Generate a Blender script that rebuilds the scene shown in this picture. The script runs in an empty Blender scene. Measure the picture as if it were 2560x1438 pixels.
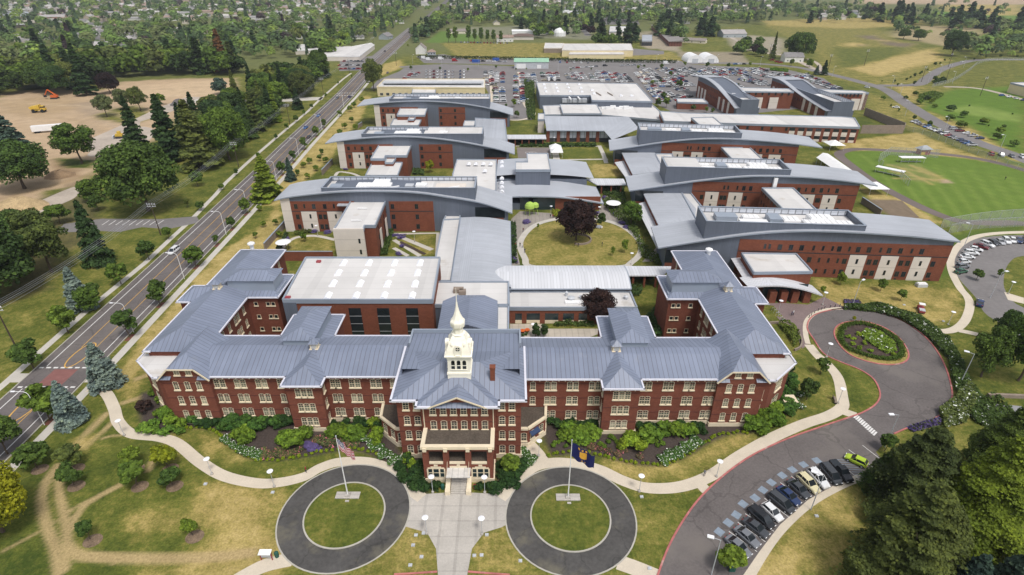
import bpy, bmesh, math, random
import numpy as np
from math import radians, sin, cos, pi, tan, atan, atan2, hypot
from mathutils import Vector, Matrix
from mathutils.geometry import tessellate_polygon
rnd = random.Random(7)
S = bpy.context.scene
COL = S.collection
CAM_H, CAM_F, CAM_P = 85.0, 1421.0, radians(29.3)      # height, focal length in photo pixels, pitch below the horizon
cd = bpy.data.cameras.new('Camera'); cam = bpy.data.objects.new('Camera', cd); COL.objects.link(cam)
cam.location = (0, 0, CAM_H); cam.rotation_euler = (pi/2 - CAM_P, 0, 0)
cd.sensor_width = 36; cd.lens = 36*CAM_F/2560; cd.clip_start = 1; cd.clip_end = 12000
S.camera = cam
W = bpy.data.worlds.new('World'); S.world = W; W.use_nodes = True
nt = W.node_tree; bgn = nt.nodes['Background']; sky = nt.nodes.new('ShaderNodeTexSky')
sky.sky_type = 'NISHITA'; sky.sun_disc = False
SUN_EL, SUN_AZ = radians(62), radians(150)             # azimuth clockwise from +Y
sky.sun_elevation = SUN_EL; sky.sun_rotation = SUN_AZ; sky.dust_density = 3.0; sky.ozone_density = 1.0; sky.air_density = 1.0
hs = nt.nodes.new('ShaderNodeHueSaturation'); hs.inputs['Saturation'].default_value = 0.35
nt.links.new(sky.outputs[0], hs.inputs['Color']); nt.links.new(hs.outputs[0], bgn.inputs[0]); bgn.inputs[1].default_value = 0.14
sl = bpy.data.lights.new('Sun', 'SUN'); so = bpy.data.objects.new('Sun', sl); COL.objects.link(so)
sl.energy = 1.7; sl.angle = radians(12); sl.color = (1, .95, .88)
so.rotation_euler = Vector((sin(SUN_AZ)*cos(SUN_EL), cos(SUN_AZ)*cos(SUN_EL), sin(SUN_EL))).to_track_quat('Z', 'Y').to_euler()
S.view_settings.view_transform = 'Standard'; S.view_settings.look = 'None'; S.view_settings.exposure = 0.25; S.view_settings.gamma = 1
_fy, _fz, _dy, _dz = cos(CAM_P), -sin(CAM_P), -sin(CAM_P), -cos(CAM_P)
def at(px, py, z=0.0):
	a = (px-1280)/CAM_F; b = (py-719)/CAM_F
	t = (z-CAM_H)/(_fz + b*_dz)
	return (a*t, (_fy + b*_dy)*t)
def zat(Y, py): return CAM_H - Y*tan(CAM_P + atan((py-719)/CAM_F))
def atY(px, py, Y):
	z = zat(Y, py); return (at(px, py, z)[0], Y, z)
def V(*a): return Vector(a)
class MB:
	def __init__(s): s.v = []; s.f = []; s.m = []
	def face(s, pts, m=0):
		i = len(s.v); s.v += [tuple(p) for p in pts]; s.f.append(tuple(range(i, i+len(pts)))); s.m.append(m)
	def box(s, x0, x1, y0, y1, z0, z1, m=0, mt=None, bottom=False):
		if x0 > x1: x0, x1 = x1, x0
		if y0 > y1: y0, y1 = y1, y0
		s.prism([(x0,y0),(x1,y0),(x1,y1),(x0,y1)], z0, z1, m, mt, bottom)
	def prism(s, poly, z0, z1, m=0, mt=None, bottom=False):
		"""vertical prism; z1 may be a list (sloping top)"""
		n = len(poly); ar = sum(poly[i][0]*poly[(i+1)%n][1]-poly[(i+1)%n][0]*poly[i][1] for i in range(n))
		if ar < 0:
			poly = poly[::-1]
			if isinstance(z1, (list, tuple)): z1 = z1[::-1]
		zt = list(z1) if isinstance(z1, (list, tuple)) else [z1]*n
		i0 = len(s.v)
		s.v += [(p[0], p[1], z0) for p in poly] + [(p[0], p[1], zt[i]) for i, p in enumerate(poly)]
		for i in range(n):
			j = (i+1) % n; s.f.append((i0+i, i0+j, i0+n+j, i0+n+i)); s.m.append(m)
		mt = m if mt is None else mt
		if n <= 4: s.f.append(tuple(i0+n+i for i in range(n))); s.m.append(mt)
		else:
			for t in tessellate_polygon([[V(p[0], p[1], 0) for p in poly]]):
				a, b, c = t
				if (poly[b][0]-poly[a][0])*(poly[c][1]-poly[a][1])-(poly[b][1]-poly[a][1])*(poly[c][0]-poly[a][0]) < 0: b, c = c, b
				s.f.append((i0+n+a, i0+n+b, i0+n+c)); s.m.append(mt)
		if bottom: s.f.append(tuple(i0+n-1-i for i in range(n))); s.m.append(m)
	def sheet(s, poly, z, m=0):
		i0 = len(s.v); s.v += [(p[0], p[1], z) for p in poly]
		for t in tessellate_polygon([[V(p[0], p[1], 0) for p in poly]]):
			a, b, c = t
			if (poly[b][0]-poly[a][0])*(poly[c][1]-poly[a][1])-(poly[b][1]-poly[a][1])*(poly[c][0]-poly[a][0]) < 0: b, c = c, b
			s.f.append((i0+a, i0+b, i0+c)); s.m.append(m)
	def beam(s, p, q, w, h=None, m=0, up=V(0,0,1)):
		h = w if h is None else h
		p, q = V(*p), V(*q); d = (q-p).normalized();
		if abs(d.dot(up)) > .99: up = V(0,1,0)
		r = d.cross(up).normalized()*w/2; u = r.normalized().cross(d)*h/2
		c = [p-r-u, p+r-u, p+r+u, p-r+u, q-r-u, q+r-u, q+r+u, q-r+u]; i = len(s.v); s.v += [tuple(x) for x in c]
		for f in ((0,3,2,1),(4,5,6,7),(0,1,5,4),(1,2,6,5),(2,3,7,6),(3,0,4,7)): s.f.append(tuple(i+k for k in f)); s.m.append(m)
	def tube(s, p, q, r0, r1=None, n=8, m=0, caps=True):
		r1 = r0 if r1 is None else r1; p, q = V(*p), V(*q); d = (q-p).normalized()
		a = d.orthogonal().normalized(); b = d.cross(a); i = len(s.v)
		for c, r in ((p, r0), (q, r1)):
			for k in range(n): t = 2*pi*k/n; s.v.append(tuple(c + (a*cos(t)+b*sin(t))*r))
		for k in range(n): j = (k+1)%n; s.f.append((i+k, i+j, i+n+j, i+n+k)); s.m.append(m)
		if caps:
			s.f.append(tuple(i+n+k for k in range(n))); s.m.append(m); s.f.append(tuple(i+n-1-k for k in range(n))); s.m.append(m)
	def lathe(s, prof, n=12, c=(0,0), m=0, rot=0, sx=1, sy=1):
		i = len(s.v)
		for r, z in prof:
			for k in range(n): t = 2*pi*k/n+rot; s.v.append((c[0]+r*cos(t)*sx, c[1]+r*sin(t)*sy, z))
		for a in range(len(prof)-1):
			for k in range(n):
				j = (k+1)%n; s.f.append((i+a*n+k, i+a*n+j, i+(a+1)*n+j, i+(a+1)*n+k)); s.m.append(m)
		s.f.append(tuple(i+(len(prof)-1)*n+k for k in range(n))); s.m.append(m)
	def hip(s, x0, x1, y0, y1, ze, a, b, zr, m=0, under=True, zb=None):
		"""hipped roof: eave rectangle, ridge from a=(x,y) to b=(x,y) at zr"""
		if x0 > x1: x0, x1 = x1, x0
		A, B = V(a[0], a[1], zr), V(b[0], b[1], zr if zb is None else zb)
		p = [V(x0,y0,ze), V(x1,y0,ze), V(x1,y1,ze), V(x0,y1,ze)]
		if abs(A.x-B.x) >= abs(A.y-B.y):
			if A.x > B.x: A, B = B, A
			s.face([p[0],p[1],B,A], m); s.face([p[1],p[2],B], m); s.face([p[2],p[3],A,B], m); s.face([p[3],p[0],A], m)
		else:
			if A.y > B.y: A, B = B, A
			s.face([p[0],p[1],A], m); s.face([p[1],p[2],B,A], m); s.face([p[2],p[3],B], m); s.face([p[3],p[0],A,B], m)
		if under: s.face([p[3],p[2],p[1],p[0]], m)
	def extr(s, prof, a, b, axis='x', m=0, caps=True, mc=None):
		"""profile of (other, z) points swept along an axis from a to b"""
		P = (lambda t, o, z: (t, o, z)) if axis == 'x' else (lambda t, o, z: (o, t, z))
		if axis == 'x': prof = prof
		n = len(prof)
		for i in range(n-1):
			q = [P(a, *prof[i]), P(b, *prof[i]), P(b, *prof[i+1]), P(a, *prof[i+1])]
			s.face(q, m)
		if caps:
			mc = m if mc is None else mc
			s.face([P(a, *q) for q in prof][::-1], mc); s.face([P(b, *q) for q in prof], mc)
	def build(s, name, mats, parent=None, smooth=False, loc=None, rel=True, fixn=False):
		me = bpy.data.meshes.new(name); o3 = V(0,0,0)
		if parent is not None and rel: o3 = parent.get('_o', None) or [0,0,0]; o3 = V(*o3)
		elif loc is not None: o3 = V(*loc)
		vs = np.array(s.v, dtype=np.float64).reshape(-1, 3)
		me.from_pydata((vs-np.array(o3)).tolist(), [], s.f)
		if not isinstance(mats, (list, tuple)): mats = [mats]
		for m in mats: me.materials.append(m)
		if len(mats) > 1: me.polygons.foreach_set('material_index', s.m)
		if fixn:
			bm = bmesh.new(); bm.from_mesh(me); bmesh.ops.remove_doubles(bm, verts=bm.verts, dist=1e-4); bmesh.ops.recalc_face_normals(bm, faces=bm.faces); bm.to_mesh(me); bm.free()
		if smooth: me.polygons.foreach_set('use_smooth', [True]*len(me.polygons))
		me.update(); add_uv(me)
		ob = bpy.data.objects.new(name, me); COL.objects.link(ob)
		if parent is not None: ob.parent = parent
		elif loc is not None: ob.location = o3
		return ob
	def parts(s, name, mats, parent, loc=None):
		"""every connected piece becomes a part of its own"""
		own = {}; groups = []
		for fi, f in enumerate(s.f):
			g = None
			for v in f:
				if v in own: g = own[v]; break
			if g is None: g = len(groups); groups.append([])
			for v in f: own[v] = g
			groups[g].append(fi)
		for g in groups:
			if not g: continue
			b = MB(); mp = {}
			for fi in g:
				b.f.append(tuple(mp.setdefault(v, len(mp)) for v in s.f[fi])); b.m.append(s.m[fi])
			b.v = [s.v[v] for v in mp]; b.build(name, mats, parent)
def add_uv(me):
	"""metres along the level line (u) and up the slope (v) of every face"""
	nl = len(me.loops)
	if nl == 0 or nl > 400000: return
	uv = me.uv_layers.new(name='UVMap')
	co = np.empty(len(me.vertices)*3); me.vertices.foreach_get('co', co); co = co.reshape(-1,3)
	vi = np.empty(nl, dtype=np.int64); me.loops.foreach_get('vertex_index', vi)
	nf = len(me.polygons); nr = np.empty(nf*3); me.polygons.foreach_get('normal', nr); nr = nr.reshape(-1,3)
	lt = np.empty(nf, dtype=np.int64); me.polygons.foreach_get('loop_total', lt)
	N = np.repeat(nr, lt, axis=0); T = np.stack([-N[:,1], N[:,0], np.zeros(nl)], 1); L = np.linalg.norm(T, axis=1); flat = L < .03
	T[flat] = (1,0,0); L[flat] = 1; T /= L[:,None]; Wv = np.cross(N, T); P = co[vi]
	out = np.stack([(P*T).sum(1), (P*Wv).sum(1)], 1).astype(np.float32).ravel(); uv.data.foreach_set('uv', out)
def empty(name, loc, label, cat, group=None, rz=0):
	o = bpy.data.objects.new(name, None); COL.objects.link(o); o.location = loc; o.rotation_euler = (0,0,rz); o.empty_display_size = .5
	o['_o'] = [float(c) for c in loc]; return tag(o, label, cat, group)
USED = {}
def tag(o, label, cat, group=None, kind=None):
	if label: o['label'] = label
	if cat: o['category'] = cat
	if group: o['group'] = group
	if kind: o['kind'] = kind
	return o
def struct(o): o['kind'] = 'structure'; return o
def dup(root, loc, rz=0, label=None, group=None, scale=None, color=None, cat=None):
	r = root.copy(); COL.objects.link(r); r.location = loc; r.rotation_euler = (0,0,rz)
	if scale is not None: r.scale = scale if hasattr(scale, '__len__') else (scale,)*3
	if label: r['label'] = label
	if group: r['group'] = group
	if cat: r['category'] = cat
	if color: r.color = color
	for ch in list(root.children):
		c = ch.copy(); COL.objects.link(c); c.parent = r
		if color: c.color = color
		for g in list(ch.children):
			d = g.copy(); COL.objects.link(d); d.parent = c
			if color: d.color = color
	return r
ORD = ['first','second','third','fourth','fifth','sixth','seventh','eighth','ninth','tenth','eleventh','twelfth','thirteenth','fourteenth','fifteenth','sixteenth','seventeenth','eighteenth','nineteenth','twentieth']
TENS = {20:'twent',30:'thirt',40:'fort',50:'fift',60:'sixt',70:'sevent',80:'eight',90:'ninet'}
def nth(i):
	n = i+1
	if n <= 20: return ORD[i]
	if n > 100: return 'hundred-and-'+nth(n-101)
	if n == 100: return 'hundredth'
	t, u = n//10*10, n % 10
	return TENS[t]+'ieth' if u == 0 else TENS[t]+'y-'+ORD[u-1]
def newmat(name):
	m = bpy.data.materials.new(name); m.use_nodes = True; return m, m.node_tree, m.node_tree.nodes['Principled BSDF']
def ramp(nt, pts):
	r = nt.nodes.new('ShaderNodeValToRGB'); e = r.color_ramp.elements
	while len(e) < len(pts): e.new(.5)
	for i, (p, c) in enumerate(pts): e[i].position = p; e[i].color = (*c, 1) if len(c) == 3 else c
	return r
def noise(nt, scale, detail=3, coord='Object', rough=.6, vec=None):
	n = nt.nodes.new('ShaderNodeTexNoise'); n.inputs['Scale'].default_value = scale; n.inputs['Detail'].default_value = detail; n.inputs['Roughness'].default_value = rough
	tc = nt.nodes.new('ShaderNodeTexCoord'); nt.links.new(vec or tc.outputs[coord], n.inputs['Vector']); return n
def mixc(nt, a, b, fac, mode='MULTIPLY'):
	n = nt.nodes.new('ShaderNodeMix'); n.data_type = 'RGBA'; n.blend_type = mode
	for s_, x in ((6, a), (7, b)):
		if hasattr(x, 'links'): nt.links.new(x, n.inputs[s_])
		else: n.inputs[s_].default_value = (*x, 1) if len(x) == 3 else x
	if hasattr(fac, 'links'): nt.links.new(fac, n.inputs[0])
	else: n.inputs[0].default_value = fac
	return n.outputs[2]
def math_(nt, op, a, b=None):
	n = nt.nodes.new('ShaderNodeMath'); n.operation = op
	for i, x in enumerate((a, b)):
		if x is None: continue
		if hasattr(x, 'links'): nt.links.new(x, n.inputs[i])
		else: n.inputs[i].default_value = x
	return n.outputs[0]
def mat(name, col, rough=.8, ns=.5, amt=.15, seam=None, seamdark=.7, spec=.3, metal=0, fine=None, objcol=False, emit=None, brick=False, vseam=None, stain=None, crack=0):
	"""plain surface with broad tonal wear (ns, amt), optional seams along the slope every `seam` metres"""
	m, nt, b = newmat(name); b.inputs['Roughness'].default_value = rough; b.inputs['Specular IOR Level'].default_value = spec; b.inputs['Metallic'].default_value = metal
	c = (*col, 1)
	if objcol: oi = nt.nodes.new('ShaderNodeObjectInfo'); c = oi.outputs['Color']
	if amt:
		n = noise(nt, ns, 4); r = ramp(nt, [(.3, (1-amt,)*3), (.7, (1+amt,)*3)]); nt.links.new(n.outputs[0], r.inputs[0]); c = mixc(nt, c, r.outputs[0], 1.0)
	if fine:
		n = noise(nt, fine[0], 2); r = ramp(nt, [(.35, (1-fine[1],)*3), (.65, (1+fine[1],)*3)]); nt.links.new(n.outputs[0], r.inputs[0]); c = mixc(nt, c, r.outputs[0], 1.0)
	if stain:
		n = noise(nt, stain[0], 5); r = ramp(nt, [(stain[2], (0,)*3), (stain[2]+.12, (1,)*3)]); nt.links.new(n.outputs[0], r.inputs[0]); c = mixc(nt, c, stain[1], r.outputs[0], 'MIX')
	if crack:
		vo = nt.nodes.new('ShaderNodeTexVoronoi'); vo.feature = 'DISTANCE_TO_EDGE'; vo.inputs['Scale'].default_value = crack; tc = nt.nodes.new('ShaderNodeTexCoord'); nz = noise(nt, crack*3, 3)
		va = nt.nodes.new('ShaderNodeVectorMath'); va.operation = 'MULTIPLY_ADD'; va.inputs[1].default_value = (3,3,3); nt.links.new(nz.outputs[1], va.inputs[0]); nt.links.new(tc.outputs['Object'], va.inputs[2]); nt.links.new(va.outputs[0], vo.inputs['Vector'])
		c = mixc(nt, c, (.80,.80,.80), math_(nt, 'LESS_THAN', vo.outputs['Distance'], .014))
	if seam or vseam:
		tc = nt.nodes.new('ShaderNodeTexCoord'); sp = nt.nodes.new('ShaderNodeSeparateXYZ'); nt.links.new(tc.outputs['UV'], sp.inputs[0])
		for per, out, wid in ((seam, 0, .16), (vseam, 1, .08)):
			if not per: continue
			fr = math_(nt, 'FRACT', math_(nt, 'DIVIDE', sp.outputs[out], per)); k = math_(nt, 'LESS_THAN', fr, wid)
			c = mixc(nt, c, tuple(x*seamdark for x in (1,1,1)), k)
			if out == 0:
				fl = math_(nt, 'FLOOR', math_(nt, 'DIVIDE', sp.outputs[out], per)); wn = nt.nodes.new('ShaderNodeTexWhiteNoise'); wn.noise_dimensions = '1D'; nt.links.new(fl, wn.inputs['W'])
				r = ramp(nt, [(0, (.94,)*3), (1, (1.06,)*3)]); nt.links.new(wn.outputs[0], r.inputs[0]); c = mixc(nt, c, r.outputs[0], 1.0)
			bp = nt.nodes.new('ShaderNodeBump'); bp.inputs['Strength'].default_value = .25; nt.links.new(k, bp.inputs['Height']); nt.links.new(bp.outputs[0], b.inputs['Normal'])
	if brick:
		tc = nt.nodes.new('ShaderNodeTexCoord'); bt = nt.nodes.new('ShaderNodeTexBrick'); bt.inputs['Scale'].default_value = 1
		bt.inputs['Brick Width'].default_value = .6; bt.inputs['Row Height'].default_value = .2; bt.inputs['Mortar Size'].default_value = .02
		bt.inputs['Color1'].default_value = (1,1,1,1); bt.inputs['Color2'].default_value = (.8,.78,.78,1); bt.inputs['Mortar'].default_value = (1.15,1.15,1.15,1)
		nt.links.new(tc.outputs['UV'], bt.inputs['Vector']); c = mixc(nt, c, bt.outputs[0], 1.0)
	if hasattr(c, 'links'): nt.links.new(c, b.inputs['Base Color'])
	else: b.inputs['Base Color'].default_value = c
	if emit: b.inputs['Emission Color'].default_value = (*emit[0], 1); b.inputs['Emission Strength'].default_value = emit[1]
	return m
M = {}
M['asphalt'] = mat('asphalt', (.135,.120,.116), .95, .12, .14, fine=(2.2,.10), stain=(.05,(.17,.152,.14),.55), crack=.10)
M['asphalt_dark'] = mat('asphalt_dark', (.078,.075,.072), .95, .15, .22, fine=(1.5,.12), stain=(.10,(.15,.138,.105),.54), crack=.12)
M['lot'] = mat('parking_asphalt', (.19,.178,.175), .95, .05, .12, fine=(.8,.06))
M['concrete'] = mat('concrete', (.46,.43,.39), .9, .25, .10, fine=(3,.06), seamdark=.86, seam=3.2, vseam=3.2, stain=(.3,(.40,.37,.33),.6))
M['walk'] = mat('pavement', (.50,.47,.42), .9, .3, .08, fine=(3,.04))
M['walk_warm'] = mat('garden_pavement', (.58,.51,.41), .9, .3, .07, fine=(3,.04))
M['kerb'] = mat('kerb_concrete', (.42,.40,.35), .9, .5, .1)
M['redkerb'] = mat('red_kerb_paint', (.44,.15,.14), .7, .6, .25, stain=(.5,(.5,.38,.33),.6))
M['paint'] = mat('white_road_paint', (.68,.67,.65), .8, 1.5, .12)
M['yellow'] = mat('yellow_road_paint', (.62,.36,.08), .8, 1.5, .12)
M['bluepaint'] = mat('blue_road_paint', (.23,.28,.34), .8, 1.5, .15)
M['gravel'] = mat('gravel_track', (.42,.36,.30), .95, .08, .18, fine=(1.,.08))
M['brickpave'] = mat('brick_paving', (.20,.15,.145), .95, .3, .1, fine=(2.5,.12))
M['mulch'] = mat('bark_mulch', (.065,.045,.038), .98, .6, .25, fine=(3,.25))
M['brick'] = mat('old_brick', (.190,.063,.040), .9, .35, .12, fine=(2.5,.08), brick=True)
M['brick_band'] = mat('old_brick_band', (.115,.038,.03), .9, .5, .1)
M['brick_new'] = mat('new_brick', (.195,.065,.037), .9, .35, .10, fine=(2,.08), brick=True)
M['brick_grey'] = mat('grey_block', (.27,.22,.18), .95, .5, .1, brick=True)
M['cream'] = mat('cream_trim', (.74,.64,.47), .7, .5, .06)
M['tower'] = mat('tower_cream_paint', (.90,.86,.74), .55, .5, .05)
M['roof_old'] = mat('blue_grey_metal_roof', (.195,.224,.298), .45, .10, .13, stain=(.35,(.225,.25,.315),.60), seam=.95, seamdark=.64, spec=.5)
M['roof_new'] = mat('pale_metal_roof', (.40,.42,.46), .42, .07, .10, seam=.6, seamdark=.82, spec=.5)
M['roof_smooth'] = mat('smooth_metal_roof', (.41,.43,.47), .42, .06, .09, spec=.5)
M['roof_pale'] = mat('white_metal_roof', (.60,.61,.64), .42, .06, .05, seam=.9, seamdark=.8, spec=.5)
M['membrane'] = mat('white_membrane_roof', (.60,.585,.57), .85, .08, .08, vseam=3.0, seam=14, seamdark=.93, stain=(.12,(.50,.46,.41),.62))
M['panel'] = mat('blue_grey_panel', (.125,.145,.185), .55, .1, .06, seam=.5, seamdark=.85, spec=.4)
M['coping'] = mat('grey_coping', (.27,.31,.37), .4, .2, .05, spec=.5)
M['whitepanel'] = mat('pale_concrete_panel', (.66,.60,.54), .85, .3, .05, vseam=4.0, seamdark=.85)
M['gutter'] = mat('white_gutter', (.66,.66,.73), .5, .3, .04)
M['glass'] = mat('dark_glass', (.018,.024,.028), .12, .5, .3, spec=.6)
M['glass_k'] = mat('sash_glass', (.085,.10,.085), .2, .8, .35, spec=.5)
_g = M['glass_k'].node_tree; _b = _g.nodes['Principled BSDF']; _o = _g.nodes.new('ShaderNodeObjectInfo'); _i = _g.nodes.new('ShaderNodeNewGeometry')
_r = ramp(_g, [(0, (.035,.042,.036)), (.45, (.085,.10,.08)), (.8, (.15,.165,.12)), (1, (.34,.33,.25))]); _g.links.new(math_(_g, 'FRACT', math_(_g, 'ADD', _o.outputs['Random'], _i.outputs['Random Per Island'])), _r.inputs[0]); _g.links.new(_r.outputs[0], _b.inputs['Base Color'])
M['teal'] = mat('dark_teal_glass', (.02,.035,.04), .15, .5, .3, spec=.6)
M['gravelroof'] = mat('brown_gravel_roof', (.095,.078,.062), .98, .4, .2, fine=(3,.2))
M['yellowwall'] = mat('pale_yellow_stucco', (.70,.60,.38), .85, .3, .06)
M['white'] = mat('white_paint', (.80,.80,.80), .5, .5, .05)
M['skylight'] = mat('skylight_acrylic', (.90,.91,.95), .25, .5, .02, spec=.6)
M['screen'] = mat('louvre_screen', (.58,.61,.67), .6, .3, .08, seam=2.2, seamdark=.45, vseam=1.3)
M['metal'] = mat('galvanised_metal', (.48,.50,.53), .45, .5, .12, spec=.6)
M['steel'] = mat('grey_steel', (.34,.36,.38), .45, .5, .1)
M['dark'] = mat('dark_metal', (.035,.037,.042), .5, .5, .2)
M['wood'] = mat('utility_pole_wood', (.075,.055,.042), .9, 1.5, .2)
M['bark'] = mat('tree_bark', (.10,.075,.055), .95, 2, .25)
M['red'] = mat('dark_red_paint', (.32,.06,.07), .6, .5, .1)
M['orange'] = mat('orange_paint', (.62,.13,.03), .5, .5, .1)
M['plantyellow'] = mat('machine_yellow', (.62,.42,.06), .5, .5, .12)
M['dgreen'] = mat('green_paint', (.02,.09,.07), .5, .5, .1)
M['lime'] = mat('lime_green_fabric', (.36,.52,.10), .8, .5, .1)
M['blue'] = mat('blue_paint', (.03,.09,.35), .5, .5, .1)
M['tyre'] = mat('tyre_rubber', (.02,.02,.021), .9, .5, .1)
M['carpaint'] = mat('car_paint', (.5,.5,.5), .22, .5, .0, objcol=True, spec=.6)
M['carglass'] = mat('car_glass', (.02,.025,.03), .08, .5, 0, spec=.7)
M['objwall'] = mat('house_wall_paint', (.5,.5,.5), .85, .4, .08, objcol=True)
M['objroof'] = mat('house_roof_shingle', (.5,.5,.5), .9, .3, .12, objcol=True, fine=(1.5,.08))
M['lamp'] = mat('lamp_housing_white', (.85,.86,.9), .4, .5, .03)
M['redlens'] = mat('red_lens', (.35,.01,.01), .3, .5, 0)
M['skin'] = mat('skin', (.45,.28,.20), .6, .5, .05)
M['cloth'] = mat('clothing', (.5,.5,.5), .9, 3, .1, objcol=True)
M['trouser'] = mat('trousers_dark', (.03,.035,.06), .9, 3, .15)
M['hair'] = mat('hair_dark', (.03,.02,.015), .9, 3, .1)
M['chain'] = mat('chain_link', (.38,.40,.40), .6, .5, .1)
def vnoise(x, y, sc, seed):
	r = np.random.RandomState(seed).rand(256, 256); u = (x/sc) % 256; v = (y/sc) % 256
	i = np.floor(u).astype(int) % 256; j = np.floor(v).astype(int) % 256; a = u-np.floor(u); b = v-np.floor(v); a = a*a*(3-2*a); b = b*b*(3-2*b)
	i2, j2 = (i+1) % 256, (j+1) % 256
	return (r[i,j]*(1-a)+r[i2,j]*a)*(1-b)+(r[i,j2]*(1-a)+r[i2,j2]*a)*b
def fbm(x, y, sc, seed): return (vnoise(x,y,sc,seed)*.5+vnoise(x,y,sc/2.1,seed+1)*.3+vnoise(x,y,sc/4.3,seed+2)*.2)
def smooth_px(pts, closed=False, k=6):
	"""Catmull-Rom through photo pixels"""
	n = len(pts); out = []
	for i in range(n if closed else n-1):
		g = (lambda j: pts[j % n]) if closed else (lambda j: pts[min(max(j, 0), n-1)])
		p0, p1, p2, p3 = g(i-1), g(i), g(i+1), g(i+2)
		for s_ in range(k):
			t = s_/k; out.append(tuple(.5*(2*p1[a]+(p2[a]-p0[a])*t+(2*p0[a]-5*p1[a]+4*p2[a]-p3[a])*t*t+(3*p1[a]-p0[a]-3*p2[a]+p3[a])*t**3) for a in range(2)))
	if not closed: out.append(tuple(pts[-1]))
	return out
def gw(pts): return [at(*p) for p in pts]
def axis_steps(lo, a, b, hi, d, g):
	mid = list(np.arange(a, b+.01, d)); up = []; x = b; s_ = d
	while x < hi: s_ *= g; x += s_; up.append(x)
	dn = []; x = a; s_ = d
	while x > lo: s_ *= g; x -= s_; dn.append(x)
	return np.array(dn[::-1]+mid+up)
xs = axis_steps(-2600, -150, 165, 2600, .7, 1.045); ys = np.concatenate([axis_steps(-250, 48, 118, 119, .5, 1.06), axis_steps(119, 119.8, 330, 6500, .9, 1.035)]); ys = np.unique(ys)
GX, GY = np.meshgrid(xs, ys); gx, gy = GX.ravel(), GY.ravel()
dry = .38 + .25*(fbm(gx, gy, 22, 3)-.5); colr = np.zeros((len(gx), 3)); wt = np.zeros(len(gx))
colr[:] = (.1,.14,.03)
def inpoly(poly, pad):
	P = np.array(poly); bx = (gx > P[:,0].min()-pad) & (gx < P[:,0].max()+pad) & (gy > P[:,1].min()-pad) & (gy < P[:,1].max()+pad)
	idx = np.nonzero(bx)[0]; x, y = gx[idx], gy[idx]; ins = np.zeros(len(idx), bool); dm = np.full(len(idx), 1e9)
	for i in range(len(P)):
		x0, y0 = P[i]; x1, y1 = P[(i+1) % len(P)]
		c = ((y0 > y) != (y1 > y)); xi = (x1-x0)*(y-y0)/((y1-y0) if y1 != y0 else 1e-9)+x0; ins ^= c & (x < xi)
		t = np.clip(((x-x0)*(x1-x0)+(y-y0)*(y1-y0))/max((x1-x0)**2+(y1-y0)**2, 1e-9), 0, 1); dm = np.minimum(dm, np.hypot(x-x0-t*(x1-x0), y-y0-t*(y1-y0)))
	return idx, np.where(ins, -dm, dm)
def zone(pts, d=None, c=None, f=1.5, jag=0, world=False, w=1.0):
	poly = pts if world else gw(pts); idx, sd = inpoly(poly, f*2+jag)
	if jag: sd = sd+(fbm(gx[idx], gy[idx], jag*2.2, 11)-.5)*2*jag
	k = np.clip(.5-sd/(2*f), 0, 1)*w
	if d is not None: dry[idx] = dry[idx]*(1-k)+d*k; wt[idx] *= (1-k)
	if c is not None: colr[idx] = colr[idx]*(1-k[:,None])*(wt[idx]>0)[:,None]+np.array(c)*(1-(1-k[:,None])*(wt[idx]>0)[:,None]); wt[idx] = np.maximum(wt[idx], k)
def track(pts, width, d=None, c=None, f=.45, w=1.0, sm=True):
	if sm: pts = smooth_px(pts)
	P = gw(pts); L = []; R = []
	for i, p in enumerate(P):
		a = P[max(i-1,0)]; b = P[min(i+1,len(P)-1)]; dx, dy = b[0]-a[0], b[1]-a[1]; l = hypot(dx, dy) or 1; nx, ny = -dy/l*width/2, dx/l*width/2
		L.append((p[0]+nx, p[1]+ny)); R.append((p[0]-nx, p[1]-ny))
	zone(L+R[::-1], d, c, f, world=True, w=w)
TAN = (.43,.31,.17); DIRT = (.43,.315,.20); FIELD = (.115,.180,.028); MUL = (.07,.055,.048); LUSH = (.10,.17,.022); STRAW = (.46,.34,.13)
zone([(-200,-40),(2760,-40),(2760,60),(1900,60),(1400,110),(1000,140),(600,180),(-200,230)], c=(.13,.145,.055), f=25, w=.8)
zone([(1900,52),(2330,40),(2300,62),(1960,84)], d=.75, f=6); zone([(2330,0),(2560,0),(2560,52),(2380,48)], d=.8, f=8)
zone([(2130,-20),(2760,-30),(2760,12),(2140,10)], c=(.40,.30,.20), f=12)
zone([(2340,28),(2470,36),(2440,62),(2350,50)], c=(.10,.21,.03), f=4); zone([(2480,40),(2760,36),(2760,62),(2500,64)], c=(.12,.20,.04), f=4)
zone([(2300,62),(2460,72),(2420,120),(2330,110),(2200,90)], c=(.42,.33,.2), f=4, jag=6, w=.7)
zone([(1910,64),(2200,74),(2330,140),(2420,175),(2560,150),(2560,200),(2400,235),(2170,215),(2050,190),(2040,130),(1960,90)], d=.52, f=5)
zone([(2080,120),(2260,120),(2240,165),(2100,170)], d=.34, f=6, jag=6); zone([(2120,172),(2330,120),(2360,150),(2200,190)], d=.92, f=5, jag=5)
zone([(2150,87),(2200,92),(2195,99),(2150,97)], c=(.16,.12,.1), f=2, jag=3, w=.8); zone([(2200,104),(2280,108),(2270,118),(2210,114)], c=(.16,.12,.1), f=2, jag=3, w=.8)
track([(2150,116),(2190,104),(2230,100)], 4, c=TAN, w=.7); zone([(2095,110),(2150,108),(2140,120)], d=.95, f=3)
zone([(-80,300),(0,236),(110,222),(250,228),(300,204),(470,196),(590,196),(600,256),(560,262),(430,300),(400,345),(330,372),(290,410),(240,420),(200,462),(120,480),(20,548),(-80,600)], c=DIRT, f=2.5, jag=4)
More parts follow.
